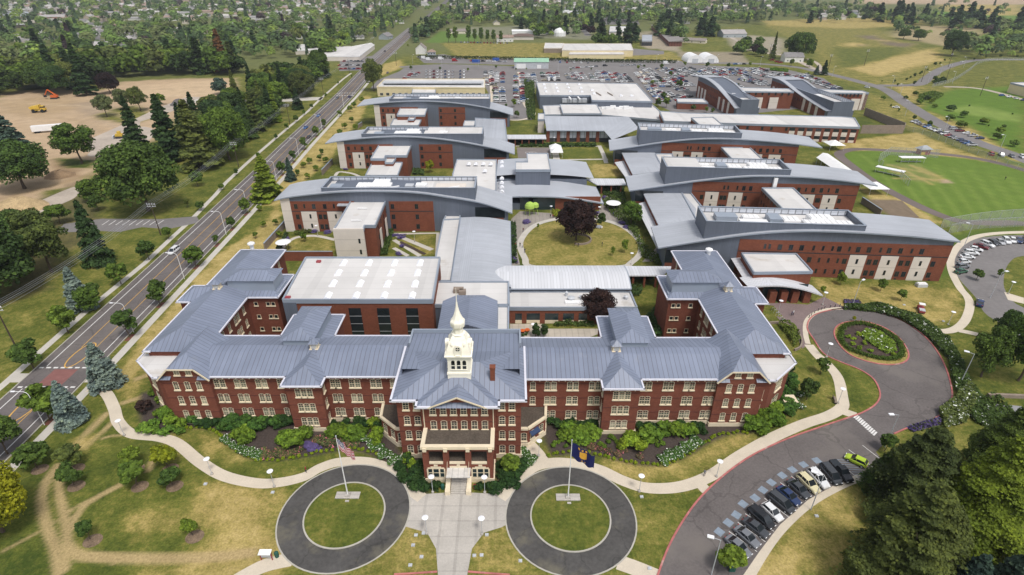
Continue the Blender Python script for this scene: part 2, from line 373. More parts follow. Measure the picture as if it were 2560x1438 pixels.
zone([(330,215),(540,200),(590,230),(470,246),(340,240)], c=(.52,.39,.25), f=4, jag=6, w=.7); zone([(0,252),(150,240),(230,262),(120,290),(0,284)], c=(.36,.26,.15), f=4, jag=6, w=.8)
zone([(170,260),(240,255),(300,275),(220,290)], c=(.25,.2,.15), f=4, jag=5, w=.6); zone([(120,400),(180,395),(200,440),(140,450)], c=(.27,.18,.10), f=2, jag=3, w=.8)
zone([(240,285),(330,262),(400,290),(330,310),(250,300)], d=.45, f=2, jag=3); zone([(140,395),(240,400),(230,420),(160,420)], d=.2, f=1.5, jag=2)
for P_, c_ in (([(0,262),(80,290),(180,300),(260,330)],(.33,.24,.14)),([(20,250),(120,262),(230,268),(330,300)],(.50,.38,.25)),([(60,300),(170,330),(230,365),(330,350)],(.50,.38,.26)),([(330,215),(420,222),(560,214)],(.36,.27,.17)),([(300,235),(430,240),(580,226)],(.52,.40,.27)),([(0,500),(110,470),(220,440),(330,420)],(.34,.24,.13)),([(250,300),(330,340),(300,372)],(.36,.28,.20)),([(200,290),(240,330),(230,380)],(.36,.27,.18))):
	track(P_, 3.2, c=c_, f=1.2, w=.7)
zone([(2300,268),(2370,225),(2560,190),(2560,420),(2480,380),(2380,330),(2330,300)], c=LUSH, f=4, jag=5); zone([(2330,180),(2560,150),(2560,215),(2400,222),(2320,215)], d=.4, f=4)
zone([(2350,278),(2430,262),(2560,290),(2560,310),(2400,282)], c=(.20,.27,.06), f=3, jag=4, w=.8); zone([(2210,210),(2290,214),(2300,262),(2340,300),(2400,340),(2500,385),(2560,415),(2560,398),(2430,318),(2300,270),(2240,225)], d=.75, f=2)
zone([(2090,356),(2290,330),(2420,386),(2560,420),(2560,440),(2300,392),(2110,376)], d=.8, f=2, jag=2); zone([(2170,230),(2290,268),(2330,330),(2240,320),(2170,280)], d=.55, f=2)
FP = smooth_px([(2112,388),(2135,379),(2200,378),(2330,388),(2450,402),(2570,430),(2640,500),(2560,552),(2400,548),(2300,510),(2210,470),(2145,425)], True)
zone(FP, c=FIELD, f=.8)
for i_ in range(9): track([(2150+i_*46, 384+i_*7), (2210+i_*46, 440+i_*10), (2300+i_*46, 560+i_*12)], 2.2, c=(.17,.235,.045), w=.6, f=.8)
for a_, b_ in (((2218,412),(2350,440)),((2225,428),(2340,452)),((2250,420),(2330,462)),((2275,412),(2350,452)),((2300,418),(2365,450)),((2232,446),(2360,450)),((2330,450),(2350,456))): track([a_, b_], 1.6, c=STRAW, w=.75, f=1.0)
zone([(2215,410),(2300,412),(2350,440),(2340,458),(2260,452)], c=(.25,.22,.10), f=2, jag=3, w=.35)
zone([(2352,448),(2372,450),(2380,458),(2356,458)], c=(.40,.30,.2), f=1)
zone([(2150,470),(2260,498),(2330,545),(2360,560),(2300,565),(2170,500)], d=.85, f=1.5, jag=2); zone([(2165,498),(2240,500),(2300,560),(2230,545)], c=(.17,.13,.085), f=1.5)
zone([(2040,700),(2290,716),(2400,730),(2420,800),(2330,830),(2200,790),(2060,762)], d=.68, f=2, jag=3); zone([(2330,600),(2430,575),(2560,560),(2560,580),(2410,600),(2395,690),(2330,700)], c=(.085,.125,.022), f=1.5)
zone([(540,640),(660,560),(700,500),(700,560),(700,640),(590,700),(470,790),(380,870),(330,960),(300,990),(270,960),(350,850)], d=.82, f=1.2, jag=1.5)
zone([(690,520),(820,400),(905,290),(930,240),(905,240),(640,500)], d=.78, f=1.2, jag=1.5)
zone([(560,790),(570,780),(380,925),(330,1000),(290,1000),(300,960)], d=.6, f=1)
zone([(480,1190),(700,1208),(735,1228),(690,1320),(710,1400),(640,1438),(560,1470),(300,1470),(430,1400),(560,1330),(470,1290)], d=.80, f=3, jag=4)
zone([(330,1290),(420,1270),(480,1290),(440,1330),(350,1340)], d=.68, f=2, jag=3); zone([(380,1080),(470,1100),(420,1110)], d=.7, f=1.5, jag=2); zone([(500,1090),(560,1110),(600,1150),(520,1120)], d=.75, f=1.5, jag=2)
zone([(0,1300),(60,1260),(150,1390),(200,1400),(300,1410),(300,1500),(-100,1500)], d=.24, f=3); zone([(60,1100),(230,1000),(330,1080),(470,1180),(330,1250),(200,1300),(60,1250)], d=.30, f=4)
for w_, P_ in ((1.7,[(150,1158),(118,1200),(104,1250),(118,1320),(138,1370),(148,1440)]),(1.5,[(152,1165),(148,1225),(163,1300),(168,1360),(160,1430)]),(1.3,[(172,1330),(200,1275),(240,1245),(306,1210)]),(.6,[(132,1310),(200,1262),(260,1235)]),
	(2.0,[(165,1360),(190,1385),(250,1393),(400,1396),(540,1392),(640,1380)]),(1.4,[(275,1406),(320,1392)]),(1.5,[(270,1030),(215,1085),(182,1120)]),(1.2,[(300,1040),(250,1085),(205,1125)]),(.5,[(0,1382),(60,1350),(112,1322)]),(.6,[(250,1098),(280,1090),(310,1088)]),(1.2,[(390,1130),(370,1180)]),(1.4,[(300,1010),(380,985)]),(1.6,[(335,950),(390,930)])):
	track(P_, w_, c=(.40,.30,.15), f=.28, w=.9)
zone([(175,1100),(240,1088),(215,1125),(178,1122)], d=.95, f=1.5, jag=1)
zone([(2215,1080),(2400,1040),(2560,1080),(2560,1200),(2300,1100)], d=.45, f=3, jag=3)
zone([(1975,1240),(2120,1190),(2200,1250),(2100,1438),(1880,1438),(1950,1330)], d=.64, f=3, jag=4); zone([(1900,1400),(1990,1400),(2000,1460),(1890,1460)], d=.95, f=3, jag=2)
zone([(1000,1270),(1090,1300),(1110,1400),(1080,1438),(800,1438),(900,1420),(1000,1330)], d=.62, f=2, jag=2); zone([(1190,1330),(1280,1320),(1290,1400),(1350,1438),(1180,1438)], d=.62, f=2, jag=2)
zone([(1570,1210),(1730,1200),(1640,1330),(1600,1438),(1560,1300)], d=.45, f=2, jag=3); zone([(1480,1150),(1700,1140),(1860,1080),(1900,1090),(1720,1190),(1560,1200)], d=.66, f=2, jag=2)
zone([(2060,900),(2180,950),(2190,1010),(2100,1010)], d=.32, f=2)
zone(smooth_px([(763,1290),(800,1225),(860,1207),(930,1230),(958,1285),(920,1340),(850,1370),(780,1350)], True), d=.30, f=1); zone([(790,1290),(900,1285),(900,1340),(800,1340)], d=.52, f=3, jag=2)
zone(smooth_px([(1330,1290),(1360,1230),(1430,1213),(1500,1240),(1523,1300),(1490,1360),(1420,1380),(1350,1350)], True), d=.26, f=1)
BED_L = smooth_px([(352,985),(350,1050),(380,1075),(430,1082),(460,1072),(500,1070),(545,1080),(580,1115),(620,1143),(680,1152),(780,1140),(860,1127),(930,1140),(985,1180),(1015,1220),(1060,1232),(1065,1150),(1010,1140),(960,1060),(820,1050),(450,1040),(400,990)], True, 4)
BED_R = smooth_px([(1360,1060),(1375,1130),(1400,1140),(1460,1132),(1520,1145),(1580,1160),(1650,1163),(1720,1140),(1770,1110),(1830,1085),(1880,1082),(1960,1040),(1990,960),(1960,900),(1930,990),(1900,1050),(1780,1050),(1600,1072),(1500,1080)], True, 4)
zone(BED_L, c=MUL, f=.6); zone(BED_R, c=MUL, f=.6); zone([(1240,1232),(1290,1238),(1340,1180),(1300,1140),(1240,1150)], c=MUL, f=.6)
zone([(1055,1140),(1070,1236),(1020,1228),(1000,1180),(1010,1140)], c=MUL, f=.5)
zone(smooth_px([(1305,600),(1340,565),(1440,550),(1550,565),(1595,610),(1560,660),(1450,675),(1340,655)], True), d=.72, f=1, jag=2)
zone([(1380,570),(1460,570),(1480,640),(1420,650)], d=.35, f=3, jag=3); zone([(1280,520),(1640,520),(1640,690),(1280,690)], d=None, c=None)
zone([(700,640),(720,590),(790,585),(835,600),(838,640)], d=.55, f=1, jag=1.5); zone([(1395,370),(1500,370),(1515,400),(1400,400)], d=.45, f=1, jag=2); zone([(1470,410),(1540,410),(1565,440),(1490,445)], d=.72, f=1.5, jag=2)
zone([(1000,600),(1085,585),(1085,635),(1040,640)], d=.55, f=1); zone([(1570,720),(1640,715),(1640,755),(1580,765)], d=.42, f=1)
zone([(1100,108),(1420,108),(1430,150),(1150,150)], d=.58, f=3); zone([(1100,78),(1200,76),(1200,102),(1060,108)], c=(.11,.18,.035), f=3); zone([(1550,128),(1680,130),(1720,160),(1560,156)], d=.6, f=3)
zone([(940,195),(1010,168),(1000,150),(960,160)], d=.8, f=2)
zone([(1690,130),(1850,130),(1880,160),(1720,160)], c=(.30,.25,.19), f=3, jag=4, w=.8); zone([(1590,80),(1700,78),(1700,130),(1610,120)], c=(.36,.30,.24), f=3, jag=4, w=.8)
zone([(1810,85),(1960,95),(1960,140),(1830,120)], c=(.36,.31,.25), f=4, jag=5, w=.75)
zone([(1130,70),(1480,60),(1480,100),(1140,85)], c=(.30,.28,.25), f=4, w=.5)
zone([(590,196),(760,190),(860,200),(820,235),(700,290),(600,262)], d=.4, f=3)
zone([(0,560),(200,450),(260,560),(170,640),(120,720),(0,760)], c=(.11,.085,.05), f=3, jag=4, w=.6)
me = bpy.data.meshes.new('ground'); nx_, ny_ = len(xs), len(ys)
zz = np.zeros(len(gx)); me.vertices.add(len(gx)); me.vertices.foreach_set('co', np.stack([gx, gy, zz], 1).ravel())
ii = (np.arange(ny_-1)[:,None]*nx_+np.arange(nx_-1)[None,:]).ravel(); quads = np.stack([ii, ii+1, ii+nx_+1, ii+nx_], 1)
me.loops.add(quads.size); me.loops.foreach_set('vertex_index', quads.ravel()); me.polygons.add(len(quads)); me.polygons.foreach_set('loop_start', np.arange(len(quads))*4); me.polygons.foreach_set('loop_total', np.full(len(quads), 4)); me.update(calc_edges=True)
ca = me.color_attributes.new('Col', 'FLOAT_COLOR', 'POINT'); ca.data.foreach_set('color', np.concatenate([colr, np.ones((len(gx),1))], 1).astype(np.float32).ravel())
for nm, arr in (('dry', dry), ('w', wt)): a_ = me.attributes.new(nm, 'FLOAT', 'POINT'); a_.data.foreach_set('value', arr.astype(np.float32))
gm, nt, b = newmat('ground_grass'); b.inputs['Roughness'].default_value = .95; b.inputs['Specular IOR Level'].default_value = .15
at_ = [nt.nodes.new('ShaderNodeAttribute') for _ in range(3)]
for n_, k_ in zip(at_, ('Col', 'dry', 'w')): n_.attribute_name = k_
n1 = noise(nt, .16, 5); n2 = noise(nt, .8, 5, rough=.75); n3 = noise(nt, 2.6, 3, rough=.7)
sm = math_(nt, 'ADD', math_(nt, 'MULTIPLY', n1.outputs[0], .7), math_(nt, 'MULTIPLY', n2.outputs[0], .95))
val = math_(nt, 'ADD', at_[1].outputs['Fac'], math_(nt, 'SUBTRACT', sm, .83))
rg = ramp(nt, [(.10, (.052,.078,.014)), (.34, (.105,.122,.022)), (.52, (.185,.172,.042)), (.72, (.325,.258,.085)), (.95, (.43,.33,.135))]); nt.links.new(val, rg.inputs[0])
c_ = mixc(nt, rg.outputs[0], at_[0].outputs['Color'], at_[2].outputs['Fac'], 'MIX')
r3 = ramp(nt, [(.3, (.70,)*3), (.7, (1.3,)*3)]); nt.links.new(n3.outputs[0], r3.inputs[0]); c_ = mixc(nt, c_, r3.outputs[0], 1.0)
r4 = ramp(nt, [(.3, (.88,)*3), (.7, (1.12,)*3)]); nt.links.new(n1.outputs[0], r4.inputs[0]); c_ = mixc(nt, c_, r4.outputs[0], 1.0)
nt.links.new(c_, b.inputs['Base Color']); bp = nt.nodes.new('ShaderNodeBump'); bp.inputs['Strength'].default_value = .4; bp.inputs['Distance'].default_value = .15; nt.links.new(n3.outputs[0], bp.inputs['Height']); nt.links.new(bp.outputs[0], b.inputs['Normal'])
me.materials.append(gm); ground = bpy.data.objects.new('ground', me); COL.objects.link(ground); struct(ground)
def sheet(name, pts, z, m, sm=False, world=False, k=5):
	p = smooth_px(pts, True, k) if sm else pts
	B = MB(); B.sheet(p if world else gw(p), z); return struct(B.build(name, m))
def offset(P, d):
	out = []
	for i, p in enumerate(P):
		a = P[max(i-1,0)]; b = P[min(i+1,len(P)-1)]; dx, dy = b[0]-a[0], b[1]-a[1]; l = hypot(dx, dy) or 1
		out.append((p[0]-dy/l*d, p[1]+dx/l*d))
	return out
def ribbon(B, P, w, z, m=0, h=0):
	L, R = offset(P, w/2), offset(P, -w/2)
	for i in range(len(P)-1):
		q = [(*R[i], z+h), (*R[i+1], z+h), (*L[i+1], z+h), (*L[i], z+h)]; B.face(q, m)
		if h:
			B.face([(*L[i], z), (*L[i+1], z), (*L[i+1], z+h), (*L[i], z+h)][::-1], m); B.face([(*R[i], z), (*R[i+1], z), (*R[i+1], z+h), (*R[i], z+h)], m)
def path(name, pts, w, z, m, sm=True, world=False, h=0):
	P = pts if world else gw(smooth_px(pts) if sm else pts); B = MB(); ribbon(B, P, w, z, 0, h); return struct(B.build(name, m))
WLp = [(-111.8,20),(-113.2,96),(-115.8,150),(-118.4,200),(-122.1,263),(-126,315),(-134,455),(-143,572),(-161.6,987),(-205,2000),(-300,4500)]
def wl(y): return float(np.interp(y, [p[1] for p in WLp], [p[0] for p in WLp]))
def street(off, y0=20, y1=3000, st=None):
	n = int((y1-y0)/14)+2; return [(wl(y)+off, y) for y in np.linspace(y0, y1, n)]
B = MB(); ribbon(B, street(5.25), 14.6, .02); struct(B.build('street', M['asphalt']))
B = MB(); ribbon(B, street(-2.2, 20, 176), .25, .0, 0, .13); ribbon(B, street(-2.2, 186, 1000), .25, .0, 0, .13); ribbon(B, street(12.7, 20, 1000), .25, .0, 0, .13); struct(B.build('street_kerb', M['kerb']))
B = MB()
for o_ in (0, 10.6):
	for a_, b_ in ((20, 103.5), (112, 900)): ribbon(B, street(o_, a_, b_), .22, .030)
for y_ in (103.8, 111.2):
	x_ = wl(y_)-1.5
	while x_ < wl(y_)+12: B.sheet([(x_, y_), (x_+1.1, y_), (x_+1.1, y_+.5), (x_, y_+.5)], .034); x_ += 1.75
for y_ in (452, 462):
	x_ = wl(y_)-1
	while x_ < wl(y_)+13: B.sheet([(x_, y_), (x_+1.2, y_), (x_+1.2, y_+1.2), (x_, y_+1.2)], .034); x_ += 2
struct(B.build('road_marking_white', M['paint']))
B = MB()
for o_ in (3.6, 7.4):
	for a_, b_ in ((20, 96), (120, 900)): ribbon(B, street(o_, a_, b_), .16, .030)
for k_, (y0_, y1_) in enumerate(((92, 104), (111.5, 122))):      # pointed ends of the turning island
	m_ = .5*(y0_+y1_); cx_ = wl(m_)+5.4; P_ = [(cx_+1.9*sin(t_)*(1 if k_ else 1), m_+(y1_-y0_)/2*cos(t_)) for t_ in np.linspace(0, 2*pi, 22)]; ribbon(B, P_, .28, .036)
struct(B.build('road_marking_yellow', M['yellow']))
sheet('brick_crossing', [(wl(107.5)+2.6,104.6),(wl(107.5)+8.3,104.6),(wl(107.5)+8.3,110.8),(wl(107.5)+2.6,110.8)], .028, mat('red_crossing', (.22,.10,.09), .9, .6, .15), world=True)
B = MB(); ribbon(B, street(15.3, 20, 560), 2.1, .012); struct(B.build('sidewalk_east', M['walk']))
SWL = [(-118.4,20),(-119.1,104.5),(-119.7,114),(-121.2,139),(-121.5,168),(-123.1,187),(-124.3,204),(-126.5,222),(-127.6,232),(-130.3,249),(-133.2,284),(-135.3,318),(-137.3,355),(-139.4,398),(-143.4,441),(-149,527),(-150,560)]
path('sidewalk_west', SWL, 1.9, .012, M['walk'], world=True)
B = MB(); ribbon(B, [(-119.5,107.5),(-97,107.5)], 3.4, .016); ribbon(B, [(-97,107.5),(-93.8,107.4)], 3.2, .016); struct(B.build('crossing_landing', M['walk']))
B = MB()
for y_ in [93,124.5,141,165,182,196,211,227,243,260,280,303,330,350]:
	x_ = wl(y_); B.sheet([(x_+13.0,y_-1.6),(x_+14.2,y_-1.6),(x_+14.2,y_+1.6),(x_+13.0,y_+1.6)], .014)
struct(B.build('verge_mulch', mat('red_bark_mulch', (.16,.065,.045), .98, .8, .2)))
sheet('west_drive', [(355,568),(420,573),(500,556),(492,541),(400,548),(255,547),(160,560),(140,582),(255,578),(300,580)], .016, M['lot'])
B = MB()
for i_ in range(9): B.sheet([at(272+i_*17, 551), at(274+i_*17, 551), at(256+i_*17, 563), at(254+i_*17, 563)], .022)
struct(B.build('bay_line', M['paint']))
sheet('site_track', [(0,540),(90,506),(190,466),(192,490),(150,512),(60,548),(0,575)], .01, M['gravel'], True)
sheet('site_road', [(215,352),(300,315),(400,268),(470,242),(600,245),(600,256),(480,262),(410,285),(350,305),(350,330),(300,372),(220,380)], .01, M['gravel'])
sheet('site_pad', [(225,380),(330,320),(390,330),(330,378),(240,392)], .014, M['gravel'], True)
sheet('west_path', [(490,248),(640,250),(770,243),(810,243),(805,250),(700,255),(560,258),(480,256)], .012, M['walk'])
RED = M['redkerb']
def disc(cx, cy, r, n=56, a0=0, a1=2*pi): return [(cx+r*cos(t), cy+r*sin(t)) for t in np.linspace(a0, a1, n, endpoint=(a1-a0 < 6.28))]
RA, RB = (-29.9, 68.8), (10.4, 68.2); r_in, r_out = 7.05, 11.55
sheet('forecourt', [(1000,1236),(1050,1236),(1112,1232),(1186,1232),(1255,1236),(1290,1236),(1305,1290),(1255,1318),(1210,1332),(1180,1372),(1168,1438),(1160,1500),(1090,1500),(1095,1438),(1090,1372),(1068,1332),(1012,1316)], .012, M['concrete'])
for nm, c_ in (('west', RA), ('east', RB)):
	sheet('round_drive', disc(*c_, r_out), .022, M['asphalt_dark'], world=True)
	B = MB(); ribbon(B, disc(*c_, r_in)+[disc(*c_, r_in)[0]], .28, .02, 0, .12); ribbon(B, disc(*c_, r_out)+[disc(*c_, r_out)[0]], .26, .02, 0, .02); struct(B.build('round_kerb', M['kerb']))
def lawn_mat(name, d):
	m, nt, b = newmat(name); b.inputs['Roughness'].default_value = .95; b.inputs['Specular IOR Level'].default_value = .15
	n1 = noise(nt, .16, 5); n2 = noise(nt, .8, 5, rough=.75); n3 = noise(nt, 2.6, 3, rough=.7); v = math_(nt, 'ADD', math_(nt, 'ADD', math_(nt, 'MULTIPLY', n1.outputs[0], .7), math_(nt, 'MULTIPLY', n2.outputs[0], .9)), d-.80)
	r = ramp(nt, [(.10, (.052,.078,.014)), (.34, (.105,.122,.022)), (.52, (.185,.172,.042)), (.72, (.325,.258,.085)), (.95, (.43,.33,.135))]); nt.links.new(v, r.inputs[0])
	r3 = ramp(nt, [(.3, (.80,)*3), (.7, (1.2,)*3)]); nt.links.new(n3.outputs[0], r3.inputs[0]); nt.links.new(mixc(nt, r.outputs[0], r3.outputs[0], 1.0), b.inputs['Base Color']); return m
M['lawn'] = lawn_mat('island_lawn', .33); M['lawn_green'] = lawn_mat('green_lawn', .22); M['lawn_dry'] = lawn_mat('dry_lawn', .66)
for c_ in (RA, RB): sheet('round_lawn', disc(*c_, r_in-.1), .09, M['lawn'], world=True)
path('garden_walk', [(222,972),(262,980),(285,1020),(296,1056),(330,1085),(400,1094),(445,1110),(500,1155),(560,1190),(640,1208),(700,1206),(760,1192),(800,1170),(850,1155),(920,1155),(975,1175),(1015,1215),(1055,1245)], 2.3, .016, M['walk_warm'])
path('garden_walk', [(1250,1245),(1285,1210),(1330,1170),(1380,1157),(1440,1160),(1500,1175),(1560,1203),(1620,1220),(1700,1217),(1775,1190),(1850,1140),(1930,1095),(2010,1060),(2070,1040),(2105,1018),(2105,990),(2095,945),(2070,912),(2045,890)], 2.5, .016, M['walk_warm'])
path('garden_walk', [(2022,862),(2040,885),(2060,905)], 2.4, .017, M['walk_warm']); path('garden_walk', [(2098,1025),(2140,1040)], 2.4, .018, M['walk_warm'])
path('garden_walk', [(1320,1108),(1345,1135),(1362,1162)], 2.6, .019, M['walk_warm'])
path('garden_walk', [(1745,1205),(1767,1228)], 2.2, .018, M['walk_warm'])
path('garden_walk', [(590,1452),(660,1415),(730,1398)], 2.6, .018, M['walk_warm']); path('garden_walk', [(1545,1405),(1600,1425),(1660,1450)], 2.8, .018, M['walk_warm'])
path('red_kerb', [(985,1437),(1040,1434),(1093,1430)], .3, .02, RED, h=.13); path('red_kerb', [(1170,1430),(1220,1434),(1275,1438)], .3, .02, RED, h=.13)
path('east_walk', [(1850,1470),(1900,1385),(1950,1318),(2020,1255),(2100,1210),(2160,1188),(2225,1172)], 2.2, .018, M['walk_warm'])
DR = smooth_px([(1640,1450),(1680,1350),(1750,1245),(1850,1158),(1950,1105),(2060,1065),(2120,1045),(2160,1030),(2190,1010),(2200,985),(2185,950),(2150,925),(2100,905),(2060,885),(2035,850),(2018,820),(2030,792),(2070,777),(2120,772),(2190,780),(2260,805),(2320,850),(2360,910),(2380,980),(2370,1020),(2330,1050),(2270,1070),(2235,1085)], False, 6)
sheet('main_drive', DR+[(2190,1130),(2205,1150),(2160,1178),(2100,1205),(2020,1250),(1950,1312),(1898,1380),(1850,1450)], .02, M['asphalt'])
B = MB(); ribbon(B, offset(gw(DR[:-40]), 0), .32, .02, 0, .13)
struct(B.build('red_kerb', RED)); B = MB(); ribbon(B, gw(DR[-60:]), .32, .02, 0, .13); struct(B.build('red_kerb', RED))
path('plaza_kerb', [(2020,860),(2014,835),(2016,805),(2035,785),(2070,774),(2105,771)], 1.3, .03, M['walk_warm'])
OV = smooth_px([(2085,832),(2098,812),(2130,804),(2170,806),(2215,822),(2250,848),(2270,880),(2266,902),(2235,912),(2185,908),(2130,890),(2098,862)], True, 5)
sheet('circle_verge', OV, .05, M['lawn_dry']); B = MB(); g_ = gw(OV); ribbon(B, g_+[g_[0]], .34, .02, 0, .14); struct(B.build('circle_kerb', RED))
sheet('circle_bed', smooth_px([(2100,838),(2110,818),(2150,810),(2200,824),(2240,850),(2255,880),(2240,898),(2190,896),(2130,878),(2103,855)], True, 5), .062, M['mulch'])
sheet('brick_plaza', [(1905,760),(1950,757),(2020,762),(2060,742),(2105,765),(2120,771),(2070,775),(2030,790),(2012,820),(2020,862),(2006,872),(1990,838),(1960,815),(1940,790),(1960,795),(1935,765)], .014, M['brickpave'])
BAY = smooth_px([(1838,1352),(1860,1318),(1890,1286),(1925,1256),(1965,1228),(2010,1200),(2060,1176),(2110,1150),(2150,1128)], False, 8)
sheet('loop_drive', smooth_px([(2400,700),(2386,668),(2392,632),(2420,605),(2470,592),(2560,588),(2680,590),(2680,640),(2560,640),(2525,655),(2510,690),(2515,730),(2560,770),(2700,800),(2700,860),(2560,830),(2470,790),(2440,745)], True, 4), .018, M['lot'])
path('loop_walk', [(2330,829),(2380,826),(2410,805),(2424,770),(2420,745),(2400,720),(2380,680),(2378,645),(2400,612),(2440,592),(2500,583),(2600,580)], 2.2, .022, M['walk_warm']); path('loop_walk', [(2395,826),(2450,838),(2560,870)], 2.0, .023, M['walk_warm'])
sheet('loop_walk', [(2510,730),(2560,745),(2560,760),(2520,750)], .024, M['walk_warm'])
FT = [(2680,595),(2560,560),(2480,558),(2400,553),(2330,530),(2250,492),(2180,452),(2120,408),(2098,388),(2110,378),(2150,373),(2250,378),(2350,385),(2450,398),(2560,425),(2700,470)]
path('running_track', FT, 5.0, .02, mat('track_asphalt', (.155,.125,.115), .95, .1, .1))
path('perimeter_road', [(2800,505),(2560,398),(2440,355),(2350,310),(2270,262),(2215,225),(2150,205),(2100,192),(2040,178),(1990,168),(1900,160),(1800,158),(1600,163),(1400,172),(1200,170),(1100,163),(1000,168)], 10, .02, M['lot'])
path('north_road', [(2200,214),(2290,212),(2320,195),(2350,175),(2400,158),(2450,150),(2560,149),(2800,152)], 9, .024, M['lot'])
path('east_track', [(2360,217),(2450,222),(2560,250),(2700,290)], 5, .018, M['gravel'])
sheet('rear_car_park', [(925,222),(945,200),(1000,178),(1010,170),(1110,160),(1300,166),(1690,160),(1960,172),(2060,196),(2085,215),(2100,240),(2100,262),(1720,300),(1640,260),(1350,210),(1338,220),(1330,300),(1265,300),(1230,250),(1210,212)], .012, M['lot'])
sheet('upper_car_park', [(1040,140),(1110,136),(1180,150),(1260,146),(1400,148),(1700,152),(1720,160),(1400,165),(1250,162),(1180,160),(1060,158)], .013, M['lot'])
sheet('yard_concrete', [(1480,135),(1520,120),(1540,118),(1660,128),(1660,136),(1560,140)], .013, M['lot'])
sheet('far_lot', [(1500,42),(1590,40),(1600,62),(1510,62)], .05, M['lot']); path('farm_road', [(1800,80),(1850,105),(1900,130),(1960,138),(2000,155),(2040,175)], 6, .014, M['gravel'])
sheet('clinic_lot', [(848,178),(850,150),(930,140),(1020,70),(1040,75),(925,175)], .013, M['lot'])
path('drive_lane', [(2020,147),(2045,160),(2055,180)], 4, .015, M['gravel'])
for a_ in ([(560,12),(700,14),(900,20),(1100,22)],[(60,60),(300,50),(560,45),(800,50),(990,60)],[(1060,30),(1300,32),(1600,26),(1900,30)],[(250,100),(420,92),(700,84),(940,82)],[(620,0),(650,60),(700,100)],[(300,5),(250,60),(240,110)],[(1420,0),(1440,40),(1470,90)]):
	path('side_street', a_, 9, .04, M['lot'])
WP = {}
def win_proto(key):
	"""(frame builder, pane builder) facing -Y, origin at the middle of the sill"""
	if key in WP: return WP[key]
	kind, w, h, fm, gm = key; F, G = MB(), MB(); t = .10; d = .07
	if kind == 'sash':
		n = 6; ys = [w/2*(1-abs(2*i/n-1)**2)*.28 for i in range(n+1)]; xs_ = [-w/2+w*i/n for i in range(n+1)]
		F.box(-w/2-t, -w/2, -d, .02, 0, h); F.box(w/2, w/2+t, -d, .02, 0, h); F.box(-w/2, w/2, -d+.01, .02, 0, .12); F.box(-w/2, w/2, -d+.01, .02, h*.5-.05, h*.5+.05)
		F.box(-w/2-.22, w/2+.22, -.22, .0, -.26, 0.0); F.box(-.025, .025, -d+.02, .02, .12, h)
		for zz_ in (h*.28, h*.76): F.box(-w/2, w/2, -d+.025, .02, zz_-.02, zz_+.02)
		for i in range(n):
			F.face([(xs_[i], -d, h+ys[i]), (xs_[i+1], -d, h+ys[i+1]), (xs_[i+1], -d, h+ys[i+1]+t), (xs_[i], -d, h+ys[i]+t)])
			G.face([(xs_[i], -.012, h-.02), (xs_[i+1], -.012, h-.02), (xs_[i+1], -.012, h+ys[i+1]), (xs_[i], -.012, h+ys[i])])
		G.box(-w/2, w/2, -.012, .01, .05, h-.02)
	elif kind == 'small':
		F.box(-w/2-t, -w/2, -d, .02, 0, h+t); F.box(w/2, w/2+t, -d, .02, 0, h+t); F.box(-w/2, w/2, -d+.01, .02, h, h+t); F.box(-w/2-.2, w/2+.2, -.2, 0, -.24, 0); G.box(-w/2, w/2, -.012, .01, 0, h)
	else:
		F.box(-w/2-.06, -w/2, -.05, .02, -.06, h+.06); F.box(w/2, w/2+.06, -.05, .02, -.06, h+.06); F.box(-w/2, w/2, -.045, .02, h, h+.06); F.box(-w/2, w/2, -.045, .02, -.06, 0)
		if w > 1: F.box(-.03, .03, -.045, .02, 0, h)
		G.box(-w/2, w/2, -.012, .01, 0, h)
	WP[key] = (F, G, fm, gm); return WP[key]
SHARED = {}
def windows(root, places, limit=100, hood=None, name='window', panes=True):
	"""places: (x, y, z, rz, key). The nearest `limit` are parts with a pane, the others one mesh."""
	o3 = V(*root['_o']); places = sorted(places, key=lambda p: hypot(p[0], p[1])); rest_f, rest_g = {}, {}
	for i, (x, y, z, rz, key) in enumerate(places):
		F, G, fm, gm = win_proto(key)
		if i < limit:
			if key not in SHARED:
				f = F.build(name, M[fm]); g = G.build('pane', M[gm]); SHARED[key] = (f.data, g.data); bpy.data.objects.remove(f); bpy.data.objects.remove(g)
			fo = bpy.data.objects.new(name, SHARED[key][0]); COL.objects.link(fo); fo.parent = root; fo.location = V(x,y,z)-o3; fo.rotation_euler = (0,0,rz)
			go = bpy.data.objects.new('pane', SHARED[key][1]); COL.objects.link(go); go.parent = fo
		else:
			for D, src, mm in ((rest_f, F, fm), (rest_g, G, gm)):
				B = D.setdefault(mm, MB()); i0 = len(B.v); c, s_ = cos(rz), sin(rz)
				B.v += [(x+a*c-b_*s_, y+a*s_+b_*c, z+e) for a, b_, e in src.v]; B.f += [tuple(i0+k for k in f) for f in src.f]; B.m += src.m
	if rest_f:
		B = MB(); mats = []
		for D in (rest_f, rest_g):
			for mm, b_ in D.items():
				i0 = len(B.v); B.v += b_.v; B.f += [tuple(i0+k for k in f) for f in b_.f]; B.m += [len(mats)]*len(b_.f); mats.append(M[mm])
		o = B.build('more_windows', mats, root); o['kind'] = 'stuff'
KX = -10.0
KR = empty('brick_hospital', (KX, 92, 0), 'long red-brick three-storey hospital with blue-grey metal roofs and a cream tower', 'hospital building')
ZE = 12.5
SASH = ('sash', .95, 1.95, 'cream', 'glass_k'); SASHC = ('sash', 1.0, 2.0, 'cream', 'glass'); SQ = ('small', .8, .95, 'cream', 'glass'); SASHS = ('sash', 1.0, 1.1, 'cream', 'glass_k')
walls, base, bands, roof, gut, trim, flat, metalw = MB(), MB(), MB(), MB(), MB(), MB(), MB(), MB()
wins = []
